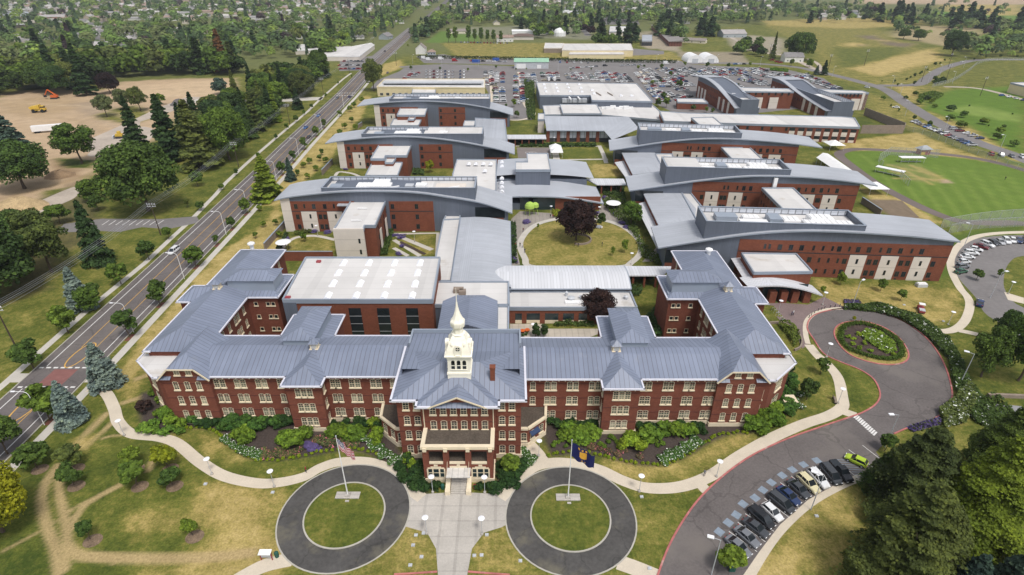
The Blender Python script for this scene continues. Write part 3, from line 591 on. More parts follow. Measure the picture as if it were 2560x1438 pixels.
def gutter(poly, z, closed=True, w=.32, h=.30, out=.0):
	gut = MB()
	n = len(poly)
	for i in range(n if closed else n-1):
		a, b_ = V(*poly[i], z), V(*poly[(i+1) % n], z); d = (b_-a).normalized(); gut.beam(a-d*w/2*.98, b_+d*w/2*.98, w, h)
	gut.build('gutter', M['gutter'], KR)
def brackets(x0, x1, y, z, n, face=-1):
	for i in range(n):
		x = x0+(x1-x0)*(i+.5)/n; trim.box(x-.09, x+.09, y, y+face*.55, z-.55, z-.12)
for s, dy in ((-1, 0.0), (1, -.8)):
	U = lambda u: KX+s*u
	def wb(u0, u1, y0, y1, z0=0.0, z1=ZE-.15, B=walls): B.box(U(u0), U(u1), y0+dy, y1+dy, z0, z1)
	wb(11, 58, 92.75, 106.1); wb(28.5, 35.6, 89.75, 93); wb(30.7, 41.8, 106, 115.2); wb(51.9, 61.6, 92.0, 104); wb(57.4, 69.4, 101.3, 151.3); wb(69, 73, 122.2, 129.5); wb(49.7, 58, 124.6, 135.7)
	for u0, u1, y in ((11.6, 28.5, 92.75), (35.6, 51.9, 92.75)):
		base.box(U(u0), U(u1), y+dy-.18, y+dy+.1, 0, .95)
		for z in (3.2, 7.0, 10.75): bands.box(U(u0), U(u1), y+dy-.06, y+dy+.1, z, z+.16)
	for u0, u1, y, yb in ((28.5, 35.6, 89.75, 93), (51.9, 61.6, 92.0, 93)):
		base.box(U(u0-.18), U(u1+.18), y+dy-.18, yb+dy, 0, .95)
		for z in (3.2, 7.0, 10.75): bands.box(U(u0-.06), U(u1+.06), y+dy-.06, yb+dy, z, z+.16)
	for k in range(3):
		z = 1.6+3.8*k
		us = [51.4, 50.3, 47.0, 45.9, 42.7, 41.6, 38.2, 37.1, 27.7, 26.4, 23.1, 21.9, 18.6, 17.3, 14.3]
		if s < 0: us = [51.0, 49.8, 46.8, 45.55, 42.4, 41.15, 37.9, 27.0, 26.0, 23.1, 21.9, 18.7, 17.5, 14.6]
		for u in us: wins.append((U(u), 92.75+dy, z, 0, SASH))
		for u in (30.85, 32.05, 33.25): wins.append((U(u), 89.75+dy, z, 0, SASH))
		for u in (54.3, 56.65, 59.0): wins.append((U(u), 92.0+dy, z, 0, SASH))
		wins.append((U(28.5) if s < 0 else U(28.5), 91.3+dy, z, s*pi/2*-1 if s > 0 else pi/2, SASH))
		for y in (108.6, 110.2, 113.5, 116.8, 118.4, 121.6): wins.append((U(57.4), y+dy, z, (pi/2 if s < 0 else -pi/2), SASH))
		for u in (51.0, 52.3, 55.4): wins.append((U(u), 124.6+dy, z+.6, 0, SQ))
		for y in (139.5, 142.5, 146.5): wins.append((U(57.4), y+dy, z, (pi/2 if s < 0 else -pi/2), SASH))
	for u in (55.6, 58.0): wins.append((U(u), 92.0+dy, 13.0, 0, SASHS))
	bay = [(60.5, 94.0), (63.9, 94.0), (70.2, 99.6), (70.2, 103), (60.5, 103)]
	bayw = [(U(u), y+dy) for u, y in bay]; walls.prism(bayw, 0, 10.7); base.prism([(U(60.5),93.85+dy),(U(64),93.85+dy),(U(70.4),99.5+dy),(U(70.4),103+dy),(U(60.5),103+dy)], 0, .95)
	co = [(60.5, 93.3), (64.3, 93.3), (71.0, 99.3), (71.0, 102.2), (60.5, 102.2)]; cw = [(U(u), y+dy) for u, y in co]
	flat.prism(cw, 10.7, 11.0)
	gutter(cw[:4], 11.12, False)
	for a, b_ in ((bay[1], bay[2]), (bay[2], bay[3])):
		A_, B_ = V(U(a[0]), a[1]+dy, 0), V(U(b_[0]), b_[1]+dy, 0); d = (B_-A_); L = d.length; d.normalize(); nrm = V(d.y, -d.x, 0)
		if nrm.y > 0 or (abs(nrm.y) < .1 and nrm.x*s < 0): nrm = -nrm
		for i in range(int(L/.55)):
			p = A_+d*(.3+i*.55); q = p+nrm*.75; trim.beam((p.x, p.y, 10.35), (q.x, q.y, 10.35), .2, .35)
		rz = atan2(nrm.y, nrm.x)+pi/2
		for k in range(2):
			m_ = A_+d*L*.5; wins.append((m_.x+nrm.x*.02, m_.y+nrm.y*.02, 1.6+4.4*k, rz, ('sash', 2.6 if L > 5 else 1.6, 2.5, 'cream', 'glass_k')))
	if s > 0: base.box(U(70.2), U(73.3), 97.8+dy, 100.4+dy, 0, 1.5);
	wins.append((U(62.1), 94.0+dy, 5.6, 0, ('sash', 1.1, 2.6, 'cream', 'glass_k'))); wins.append((U(62.1), 94.0+dy, 1.6, 0, ('sash', 1.1, 2.6, 'cream', 'glass_k')))
	roof.extr([(91.95+dy, ZE), (98.0+dy, 14.55), (100.0+dy, 14.72), (106.8+dy, ZE)], U(11.4), U(57.5))
	roof.hip(U(28.0), U(36.1), 88.85+dy, 99.5+dy, ZE, (U(32.05), 92.9+dy), (U(32.05), 98.6+dy), 14.85)
	roof.hip(U(30.1), U(42.3), 100+dy, 115.8+dy, ZE, (U(36), 104+dy), (U(36), 110+dy), 14.3)
	metalw.box(U(32.6), U(38.9), 100.2+dy, 113.6+dy, 13.2, 16.0); roof.hip(U(32.2), U(39.3), 99.8+dy, 114.0+dy, 16.0, (U(35.75), 103.2+dy), (U(35.75), 109.6+dy), 17.4)
	e0, e1, yf = U(51.4), U(62.1), 91.3+dy; A0, A1 = U(54.0), U(59.4); rX = U(56.7); zt = 14.95
	walls.face([(U(51.9), 92.0+dy, 12.3), (U(61.6), 92.0+dy, 12.3), (A1, 92.0+dy, zt), (A0, 92.0+dy, zt)] if s > 0 else [(U(61.6), 92.0+dy, 12.3), (U(51.9), 92.0+dy, 12.3), (A0, 92.0+dy, zt), (A1, 92.0+dy, zt)])
	zr = 16.55; yr = 95.0+dy; yb = 104.6+dy
	roof.face([(A0, yf, zt), (A1, yf, zt), (rX, yr, zr)]); roof.face([(e0, yf, ZE-.3), (A0, yf, zt), (rX, yr, zr), (rX, yb, zr), (e0, yb, ZE-.3)]); roof.face([(e1, yf, ZE-.3), (A1, yf, zt), (rX, yr, zr), (rX, yb, zr), (e1, yb, ZE-.3)]); roof.face([(e0, yb, ZE-.3), (e1, yb, ZE-.3), (rX, yb, zr)])
	for a, b_ in (((e0, yf, ZE-.3), (A0, yf, zt)), ((A0, yf, zt), (A1, yf, zt)), ((A1, yf, zt), (e1, yf, ZE-.3))): trim.beam((a[0], a[1]-.05, a[2]-.16), (b_[0], b_[1]-.05, b_[2]-.16), .14, .3)
	for e, a in ((e0, A0), (e1, A1)): roof.face([(e, yf, ZE-.3), (a, yf, ZE-.3), (a, yf+.7, ZE+.15), (e, yf+.7, ZE+.15)])
	brackets(min(A0,A1), max(A0,A1), 92.0+dy, zt, 4)
	xa, xb = U(56.8), U(70.1); ya, yb2 = 100.7+dy, 151.9+dy; rx = U(63.8)
	roof.face([(xa, ya, ZE), (xb, ya, ZE), (rx, 106.2+dy, 15.3)]); roof.face([(xb, ya, ZE), (xb, yb2, ZE), (rx, 145.6+dy, 15.3), (rx, 106.2+dy, 15.3)]); roof.face([(xa, ya, ZE), (xa, yb2, ZE), (rx, 145.6+dy, 15.3), (rx, 106.2+dy, 15.3)]); roof.face([(xa, yb2, ZE), (xb, yb2, ZE), (rx, 145.6+dy, 15.3)])
	roof.hip(U(62), U(73.6), 121.6+dy, 130.1+dy, ZE, (U(65), 125.9+dy), (U(70.5), 125.9+dy), 14.5)
	roof.hip(U(49.1), U(63), 123.9+dy, 136.3+dy, ZE, (U(54), 130+dy), (U(62), 130+dy), 14.6)
	metalw.box(U(50.5), U(62.2), 126.2+dy, 132.3+dy, 13.2, 16.3); roof.hip(U(50.1), U(62.9), 125.7+dy, 132.8+dy, 16.3, (U(52.9), 129.25+dy), (U(59.6), 129.25+dy), 17.6)
	metalw.box(U(49.6), U(49.85), 125.6+dy, 132+dy, 12.6, 13.2)
	gutter([(U(u), y+dy) for u, y in ((12.4, 91.9), (28.0, 91.9), (28.0, 88.85), (36.1, 88.85), (36.1, 91.9), (51.3, 91.9))], ZE+.02, False)
	gutter([(U(u), y+dy) for u, y in ((11.6, 106.8), (30.1, 106.8), (30.1, 115.8), (42.3, 115.8), (42.3, 106.8), (56.8, 106.8), (56.8, 123.9), (49.1, 123.9), (49.1, 136.3), (56.8, 136.3), (56.8, 151.9), (70.1, 151.9), (70.1, 130.1), (73.6, 130.1), (73.6, 121.6), (70.1, 121.6), (70.1, 100.7), (68.6, 100.7))], ZE+.02, False)
	for (a, b_), n in (((12.4, 28), 12), ((36.1, 51.3), 11)): brackets(min(U(a), U(b_)), max(U(a), U(b_)), 92.7+dy, ZE-.15, n)
	brackets(min(U(28.8), U(35.3)), max(U(28.8), U(35.3)), 89.7+dy, ZE-.15, 4)
CF, CP = 82.3, 80.9
walls.box(-21.7, 1.7, CF, 103.4, 0, 14.9); walls.box(-16.9, -3.1, CP, CF+.5, 0, 14.9)
base.box(-21.9, 1.9, CF-.2, CF+3, 0, .95)
for z in (3.1, 6.9, 10.6, 14.2):
	bands.box(-21.76, 1.76, CF-.06, CF+4, z, z+.16); bands.box(-16.96, -3.04, CP-.06, CP+.3, z, z+.16)
for k, z in enumerate((1.2, 5.0, 8.7, 12.35)):
	for x in (-20.0, -18.0, -1.9, 0.0): wins.append((x, CF, z, 0, SASHC))
	if k > 1:
		for x in (-14.75, -12.8, -10.9, -9.0, -7.05, -5.1): wins.append((x, CP, z+.1, 0, SASHC))
for x in (-16.5, -3.5): trim.box(x-.08, x+.08, CP-.12, CP, 8.8, 14.6)
ZC = 15.15
roof.hip(-22.5, 2.6, 81.5, 98.6, ZC, (-13.5, 88.2), (-6.2, 88.2), 19.1)
roof.face([(-21.5, 88.5, 17.2), (1.5, 88.5, 17.2), (1.5, 103.8, 15.2), (-21.5, 103.8, 15.2)]); roof.face([(-21.5, 88.5, 17.2), (-21.5, 103.8, 15.2), (-21.5, 103.8, 14.8), (-21.5, 88.5, 14.8)]); roof.face([(1.5, 88.5, 17.2), (1.5, 103.8, 15.2), (1.5, 103.8, 14.8), (1.5, 88.5, 14.8)])
metalw.box(-21.8, 1.8, 103.9, 104.3, 14.8, 16.1); metalw.box(-21.9, -21.5, 99, 104.3, 14.8, 16.0); metalw.box(1.5, 1.9, 99, 104.3, 14.8, 16.0)
roof.hip(-17.6, -2.4, 79.7, 90, ZC, (-10, 85.6), (-10, 89.9), 18.9)
roof.face([(-15.3, 79.6, ZC), (-10, 79.6, 17.6), (-10, 88.5, 17.6), (-15.3, 86.2, ZC)]); roof.face([(-4.7, 79.6, ZC), (-10, 79.6, 17.6), (-10, 88.5, 17.6), (-4.7, 86.2, ZC)])
walls.face([(-15.0, 80.5, ZC-.1), (-5.0, 80.5, ZC-.1), (-10, 80.5, 17.42)]); roof.face([(-15.6, 79.55, ZC-.05), (-4.4, 79.55, ZC-.05), (-4.9, 80.5, ZC+.5), (-15.1, 80.5, ZC+.5)])
for a, b_ in (((-15.4, 79.55, ZC), (-10, 79.55, 17.62)), ((-10, 79.55, 17.62), (-4.6, 79.55, ZC))): trim.beam((a[0], a[1]-.02, a[2]-.08), (b_[0], b_[1]-.02, b_[2]-.08), .14, .26)
gutter([(-22.5, 98.6), (-22.5, 81.5), (-17.6, 81.5), (-17.6, 79.7), (-15.0, 79.7)], ZC+.02, False, .42, .36); gutter([(-5.0, 79.7), (-2.4, 79.7), (-2.4, 81.5), (2.6, 81.5), (2.6, 98.6)], ZC+.02, False, .42, .36)
brackets(-16.9, -3.1, CP, ZC-.1, 9); brackets(-21.7, -17, CF, ZC-.1, 3); brackets(-3, 1.7, CF, ZC-.1, 3)
ch = MB(); ch.box(-4.1, -3.2, 84.9, 85.8, 15.5, 20.2); ch.box(-4.2, -3.1, 84.8, 85.9, 19.9, 20.3)
for s in (-1, 1):
	poly = [(KX+s*u, y) for u, y in ((11.6, 85.3), (13.2, 85.3), (16.9, 88.7), (17.2, 93), (11.6, 93))]
	walls.prism(poly, 0, 4.5); base.prism([(KX+s*u, y) for u, y in ((11.6, 85.1), (13.3, 85.1), (17.1, 88.6), (17.4, 93), (11.6, 93))], 0, .95)
	for a, b_ in zip(poly[:3], poly[1:4]):
		trim.beam((*a, 4.75), (*b_, 4.75), .55, .5)
		A_, B_ = V(*a, 0), V(*b_, 0); d = (B_-A_); L = d.length; d.normalize(); nr = V(d.y, -d.x, 0)
		if nr.y > .05 or (abs(nr.y) < .3 and nr.x*s < 0): nr = -nr
		n = 2 if L > 4 else 1
		for i in range(n):
			p = A_+d*L*(i+.5)/n; wins.append((p.x, p.y, 1.5, atan2(nr.y, nr.x)+pi/2, SASHC))
bayroof = MB()
for s in (-1, 1): bayroof.sheet([(KX+s*u, y) for u, y in ((11.7, 85.5), (13.1, 85.5), (16.7, 88.8), (16.95, 92.7), (11.7, 92.7))], 4.62)
KR_parts = [('wall', walls, M['brick']), ('stone_base', base, M['cream']), ('brick_band', bands, M['brick_band']), ('roof', roof, M['roof_old']), ('cream_trim', trim, M['cream']), ('bay_flat_roof', flat, M['membrane']), ('clerestory', metalw, M['coping']), ('chimney', ch, M['brick_new']), ('gravel_roof', bayroof, M['gravelroof'])]
for n_, b_, m_ in KR_parts:
	if n_ in ('bay_flat_roof', 'gravel_roof', 'clerestory', 'brick_band'): b_.parts(n_, m_, KR)
	elif n_ == 'cream_trim': b_.parts('bracket', m_, KR)
	else: b_.build(n_, m_, KR, fixn=n_ in ('roof', 'wall'))
po = MB(); X0, X1, YF, YB = -16.5, -3.5, 76.1, 80.9
po.box(X0, X1, YF, YB, .95, 4.9)
for x in (X0, -12.75, -8.65, X1-1.1): po.box(x, x+1.1, YF, YF+.9, 4.9, 8.4)
for x in (X0, X1-.6): po.box(x, x+.6, YF+.9, YB, 7.4, 8.4); po.box(x, x+.6, YB-1, YB, 4.9, 7.4)
po.box(X0, X1, YF, YF+.6, 7.9, 8.5)
pw = po.build('portico', M['brick'], KR)
pt = MB(); pt.box(X0-.25, X1+.25, YF-.2, YB, 0, .95); pt.box(X0-.25, X1+.25, YF-.25, YF+.55, 8.5, 9.15)
for x in (X0-.25, X1-.5): pt.box(x, x+.75, YF+.55, YB, 8.5, 9.15)
for x0, x1 in ((-15.35, -12.8), (-11.6, -8.7), (-7.5, -4.65)): pt.box(x0, x1, YF-.12, YF+.25, 4.75, 5.15)
for x in (-16.0, -12.2, -8.1, -4.0): pt.box(x-.35, x+.35, YF-.45, YF-.2, 8.1, 8.95)
for cx in (-14.2, -5.9):
	pt.box(cx-1.75, cx+1.75, YF-.1, YF, 1.1, 1.35); pt.box(cx-1.55, cx+1.55, YF-.1, YF, 3.45, 3.75); pt.box(cx-1.0, cx+1.0, YF-.1, YF, 3.75, 4.0); pt.box(cx-.35, cx+.35, YF-.12, YF, 4.15, 4.5)
	for dx in (-1.6, -.62, .62, 1.6): pt.box(cx+dx-.13, cx+dx+.13, YF-.11, YF, 1.35, 3.45)
	pt.box(cx-1.5, cx+1.5, YF-.09, YF, 2.4, 2.5)
pt.box(-11.6, -8.4, YF-.1, YF, 3.75, 4.2); pt.box(-10.3, -9.7, YF-.12, YF, 4.3, 4.6)
for x in (-12.0, -8.0): pt.beam((x, YF-.02, 5.3), (x, YF-2.1, 3.75), .05)
pw['_o'] = KR['_o']
pt.build('cornice', M['cream'], pw)
pg = MB(); pg.sheet([(X0+.5, YF+.5), (X1-.5, YF+.5), (X1-.5, YB), (X0+.5, YB)], 8.75); pg.sheet([(X0+.3, YF+.2), (X1-.3, YF+.2), (X1-.3, YB), (X0+.3, YB)], 4.96); pg.build('portico_roof', M['gravelroof'], pw)
pp = MB()
for cx in (-14.2, -5.9):
	for a, b_ in ((-1.45, -.75), (-.48, .48), (.75, 1.45)): pp.box(cx+a, cx+b_, YF-.05, YF, 1.35, 3.45)
pp.box(-11.3, -8.7, YF-.05, YF, 1.3, 3.7); pp.build('pane', M['teal'], pw)
st = MB()
for i in range(7): st.box(-11.4, -8.5, 73.2+i*.36, 76.1, 0, .18*(i+1))
st.build('steps', M['concrete'], pw)
ck = MB()
for x in (-12.35, -8.45): ck.prism([(x, 73.0), (x+.85, 73.0), (x+.85, 76.0), (x, 76.0)], 0, [.75, .75, 1.6, 1.6]); ck.box(x-.05, x+.9, 72.9, 73.7, 0, .95)
ck.build('stair_cheek', M['cream'], pw)
cn = MB(); cn.box(-12.1, -7.7, 73.7, 76.0, 3.62, 3.8); cn.build('canopy', mat('weathered_white_sheet', (.62,.60,.56), .7, 1.2, .12, seam=1.1, seamdark=.8), pw)
aw = MB(); aw.face([(4.0, 85.0, 3.1), (5.8, 86.6, 3.1), (5.2, 87.3, 3.8), (3.4, 85.7, 3.8)]); aw.face([(4.0, 85.0, 3.1), (5.8, 86.6, 3.1), (5.8, 86.6, 2.8), (4.0, 85.0, 2.8)]); aw.build('awning', mat('navy_canvas', (.03,.05,.11), .8), KR)
windows(KR, wins, 100)
TX, TY = -9.85, 86.7
tw = MB(); h = 2.05
tw.box(TX-h, TX+h, TY-h, TY+h, 15.5, 23.0); tw.box(TX-h-.12, TX+h+.12, TY-h-.12, TY+h+.12, 15.5, 19.2); tw.box(TX-h-.2, TX+h+.2, TY-h-.2, TY+h+.2, 18.9, 19.3); tw.box(TX-h-.1, TX+h+.1, TY-h-.1, TY+h+.1, 22.35, 22.7)
for k, hh in enumerate((.2, .34, .48)): tw.box(TX-h-hh, TX+h+hh, TY-h-hh, TY+h+hh, 22.7+k*.18, 22.9+k*.18)
tb = tw.build('tower', M['tower'], KR); tb['_o'] = KR['_o']
dm = MB()   # bell-shaped square dome
prof = [(2.4,23.2),(2.3,23.7),(2.14,24.4),(1.95,25.0),(1.68,25.7),(1.34,26.4),(1.08,26.75),(.95,26.9)]
dm.lathe([(r*2**.5*.97, z) for r, z in prof], 4, (TX, TY), rot=pi/4)
dm.lathe([(1.3,26.8),(1.32,26.95),(1.0,27.05),(.95,28.0),(1.05,28.2),(1.35,28.6),(1.42,29.3),(1.35,29.55),(1.0,30.0),(.7,30.7),(.42,31.6),(.22,32.6),(.14,33.4),(.09,33.5),(.03,36.3)], 8, (TX, TY), rot=pi/8)
for i in range(4):
	a = i*pi/2; c, s_ = cos(a), sin(a)
	def R_(x, y): return (TX+x*c-y*s_, TY+x*s_+y*c)
	p = [R_(-.7, -2.42), R_(.7, -2.42), R_(.7, -1.5), R_(-.7, -1.5)]; dm.prism(p, 23.1, 24.9)
	q = R_(0, -2.45); q2 = R_(0, -1.7); dm.tube((*q, 24.9), (*q2, 24.9), .7, n=14)
	for sx_ in (-1.25, 1.25): z_ = R_(sx_*.9, -1.7); dm.lathe([(.28,25.1),(.32,25.4),(.2,25.7),(.05,25.9)], 8, z_)
	p = [R_(-.42, -2.6), R_(.42, -2.6), R_(.42, -2.2), R_(-.42, -2.2)]; dm.prism(p, 23.15, 23.5)
dm.build('dome', M['tower'], tb)
tg = MB(); tf = MB()
for i in range(4):
	a = i*pi/2; c, s_ = cos(a), sin(a)
	def R_(x, y): return (TX+x*c-y*s_, TY+x*s_+y*c)
	q = R_(0, -2.46); q2 = R_(0, -2.2); tg.tube((*q, 24.85), (*q2, 24.85), .42, n=18); q = R_(0, -2.5)
	for a_, b_ in (((-.42,24.85),(.42,24.85)),((0,24.43),(0,25.27))): A_ = R_(a_[0], -2.5); B_ = R_(b_[0], -2.5); tf.beam((*A_, a_[1]), (*B_, b_[1]), .07)
	for x in (-1.05, 0, 1.05):
		A_ = R_(x-.33, -h-.03); B_ = R_(x+.33, -h-.03); C_ = R_(x+.33, -h+.3); D_ = R_(x-.33, -h+.3); tg.prism([A_, B_, C_, D_], 20.15, 21.75)
		q = R_(x, -h-.03); q2 = R_(x, -h+.2); tg.tube((*q, 21.75), (*q2, 21.75), .33, n=14)
		A_ = R_(x-.36, -h-.06); B_ = R_(x+.36, -h-.06); tf.beam((*A_, 20.95), (*B_, 20.95), .09); A_ = R_(x-.5, -h-.1); B_ = R_(x+.5, -h-.1); tf.beam((*A_, 20.05), (*B_, 20.05), .16)
		for sx_ in (-.39, .39): A_ = R_(x+sx_, -h-.05); tf.beam((*A_, 20.1), (*A_, 21.8), .09)
tg.build('pane', M['glass'], tb); tf.build('window_frame', M['tower'], tb)
for (cx, cy, cz) in ((-42.0, 99.4, 14.6), (-73.9, 124.4, 15.1), (22.0, 98.6, 14.6), (53.8, 123.3, 15.1)):
	c_ = MB(); c_.box(cx-.75, cx+.75, cy-.75, cy+.75, cz-.6, cz+1.35); c_.box(cx-.95, cx+.95, cy-.95, cy+.95, cz-.1, cz+.1); c_.box(cx-.95, cx+.95, cy-.95, cy+.95, cz+1.3, cz+1.45)
	o = c_.build('cupola', M['cream'], KR); o['_o'] = KR['_o']
	l_ = MB();
	for k in range(6): l_.box(cx-.55, cx+.55, cy-.8, cy-.74, cz+.2+k*.17, cz+.29+k*.17)
	l_.build('louvre', M['metal'], o)
	r_ = MB(); r_.hip(cx-1.1, cx+1.1, cy-1.1, cy+1.1, cz+1.45, (cx, cy), (cx, cy), cz+2.5); r_.build('cupola_roof', M['roof_old'], o)
for cx, cy in ((-75.2, 149.0), (55.6, 145.0)):
	v_ = MB(); v_.lathe([(.55, 14.2), (.55, 15.6), (1.05, 15.75), (1.0, 16.1), (.3, 16.45)], 14, (cx, cy)); v_.build('roof_vent', M['white'], KR)
WD = ('plain', 1.15, 1.7, 'dark', 'glass'); WS = ('plain', .55, 1.5, 'dark', 'glass'); WL = ('plain', 2.6, 1.9, 'steel', 'teal')
def ray_plane(px, py, A, B_):
	a = (px-1280)/CAM_F; b = (py-719)/CAM_F; d = V(a, _fy+b*_dy, _fz+b*_dz); l = (V(*B_)-V(*A)); n = V(-l.y, l.x)
	t = (n.x*A[0]+n.y*A[1])/(n.x*d.x+n.y*d.y); p = d*t; return ((V(p.x, p.y)-V(*A)).dot(l.normalized()), p.z+CAM_H)
def cr(pts, k=5): return smooth_px(pts, False, k)
def curved(label, A, B_, depth, edge, wall=(None, None), mech=None, panels=(), wins_=(), equip=(), over=.9, group='curved-roof ward buildings', skew=0.0, deckroof=None, band=True):
	A, B_ = V(*A), V(*B_); l = (B_-A).normalized(); n = V(-l.y, l.x)
	if depth < 0: n = -n; depth = -depth
	L = (B_-A).length; root = empty('ward_building', (A.x, A.y, 0), label, 'building', group)
	fr = A-n*over, B_-n*over
	pts = [ray_plane(px, py, fr[0], fr[1]) for px, py in edge]
	if pts[0][0] > pts[-1][0]: pts = pts[::-1]
	pts = cr(pts, 6); ss = np.array([p[0] for p in pts]); zs = np.array([p[1] for p in pts]); zr = lambda s: float(np.interp(s, ss, zs))
	def P(s, o, z): q = A+l*s+n*o; return (q.x+skew*o, q.y, z)
	w0 = ss[0]+2.2 if wall[0] is None else wall[0]; w1 = ss[-1]-2.2 if wall[1] is None else wall[1]
	R, C_, Wl = MB(), MB(), MB()
	cuts = sorted(set(list(ss)+([mech[0], mech[1]] if mech else [])))
	for a, b_ in zip(cuts[:-1], cuts[1:]):
		if b_-a < .01: continue
		spans = [(-over, depth+.5)]
		if mech and a >= mech[0]-.01 and b_ <= mech[1]+.01: spans = [(-over, mech[2]), (depth-mech[3], depth+.5)]
		for o0, o1 in spans:
			R.face([P(a, o0, zr(a)), P(b_, o0, zr(b_)), P(b_, o1, zr(b_)), P(a, o1, zr(a))]);
		C_.face([P(a, -over-.01, zr(a)-.42), P(b_, -over-.01, zr(b_)-.42), P(b_, -over-.01, zr(b_)+.02), P(a, -over-.01, zr(a)+.02)])
		C_.face([P(a, -over, zr(a)-.42), P(b_, -over, zr(b_)-.42), P(b_, .2, zr(b_)-.42), P(a, .2, zr(a)-.42)][::-1])
		C_.face([P(a, depth+.5, zr(a)-.4), P(b_, depth+.5, zr(b_)-.4), P(b_, depth+.5, zr(b_)), P(a, depth+.5, zr(a))])
	for s_ in (ss[0], ss[-1]): C_.face([P(s_, -over, zr(s_)-.42), P(s_, depth+.5, zr(s_)-.42), P(s_, depth+.5, zr(s_)+.02), P(s_, -over, zr(s_)+.02)])
	cs = [w0]+[s_ for s_ in ss if w0 < s_ < w1]+[w1]
	for a, b_ in zip(cs[:-1], cs[1:]):
		for o in (0, depth): Wl.face([P(a, o, -.5), P(b_, o, -.5), P(b_, o, zr(b_)-.3), P(a, o, zr(a)-.3)])
		Wl.face([P(a, .05, zr(a)-.42), P(b_, .05, zr(b_)-.42), P(b_, depth, zr(b_)-.42), P(a, depth, zr(a)-.42)])
	for s_ in (w0, w1): Wl.face([P(s_, 0, -.5), P(s_, depth, -.5), P(s_, depth, zr(s_)-.3), P(s_, 0, zr(s_)-.3)])
	Wl.build('wall', M['panel'], root); R.build('roof', M['roof_new'], root); C_.build('fascia', M['coping'], root)
	by = {}
	for (s0, s1, z0, z1, mk, th) in panels:
		Bp = by.setdefault(mk, []) ; b2 = MB(); N = max(1, int((s1-s0)/4))
		sv = np.linspace(s0, s1, N+1)
		for a, b_ in zip(sv[:-1], sv[1:]):
			za, zb_ = min(z1, zr(a)-.45), min(z1, zr(b_)-.45); b2.prism([P(a,-th,0)[:2], P(b_,-th,0)[:2], P(b_,.1,0)[:2], P(a,.1,0)[:2]], z0, [za, zb_, zb_, za] )
		b2.build({'brick_new': 'brick_face', 'whitepanel': 'pale_panel', 'teal': 'glazing', 'glass': 'glazing', 'dark': 'band'}.get(mk, 'cladding'), M[mk], root)
	rz = atan2(-n.y, -n.x)+pi/2; pl = []
	for s_, z, key, th in wins_:
		if z+key[2] > zr(s_)-.5: continue
		q = P(s_, -th, z); pl.append((*q[:2], z, rz, key))
	if mech:
		m0, m1, fi, bi, zt, zd = mech[:6]; E = MB(); t = .35
		def quad(s0, s1, o0, o1): return [P(s0,o0,0)[:2], P(s1,o0,0)[:2], P(s1,o1,0)[:2], P(s0,o1,0)[:2]]
		ob = depth-bi
		E.prism(quad(m0, m1, fi, fi+t), 5.5, zt); E.prism(quad(m0, m1, ob-t, ob), 5.5, zt); E.prism(quad(m0, m0+t, fi+t, ob-t), 5.5, zt); E.prism(quad(m1-t, m1, fi+t, ob-t), 5.5, zt)
		e = E.build('plant_enclosure', M['panel'], root); e['_o'] = root['_o']
		cp = MB();
		for q in (quad(m0-.1, m1+.1, fi-.1, fi+t+.1), quad(m0-.1, m1+.1, ob-t-.1, ob+.1), quad(m0-.1, m0+t+.1, fi+t, ob-t), quad(m1-t-.1, m1+.1, fi+t, ob-t)): cp.prism(q, zt, zt+.12)
		cp.build('coping', M['coping'], e)
		sc = MB(); sc.prism(quad(m0+.6, m1-.6, ob-t-.12, ob-t-.02), zd+.3, zt-.25); sc.build('louvre_screen', M['screen'], e)
		dk = MB(); dk.prism(quad(m0+t, m1-t, fi+t, ob-t), zd-.3, zd); dk.build('plant_deck', M['membrane'], e)
		if deckroof:
			for s0, s1 in deckroof: d2 = MB(); d2.prism(quad(s0, s1, fi+t, ob-t), zd, zt-.12); d2.build('raised_deck', M['membrane'], e)
		for (s0, s1, o0, o1, hh, mk) in equip:
			q = MB(); q.prism(quad(s0, s1, fi+o0, fi+o1), zd, zd+hh)
			if mk == 'white' and hh > 1:
				k_ = int((s1-s0)/1.6)
				for i in range(k_): a = s0+.3+i*1.6; q.prism(quad(a, a+1.1, fi+o0+.3, fi+o1-.3), zd+hh, zd+hh+.18)
			q.build('air_handler' if mk == 'white' else 'plant_room', M[mk], e)
		for i in range(4):
			s_ = m0+(m1-m0)*(.2+.2*i); q = P(s_, fi+2.2, 0); d_ = MB(); d_.beam((*q[:2], zd+.5), (*P(s_+5, fi+2.4+(i%2)*2.5, 0)[:2], zd+.5), .7, .6); d_.build('duct', M['white'], e)
	windows(root, pl, 100); return root, P, zr
def std_panels(flip, L, S_):
	"""facade of a ward, mirrored for the east side"""
	out = []
	for (a, b_, z0, z1, mk, th) in S_: out.append((L-b_, L-a, z0, z1, mk, th) if flip else (a, b_, z0, z1, mk, th))
	return out
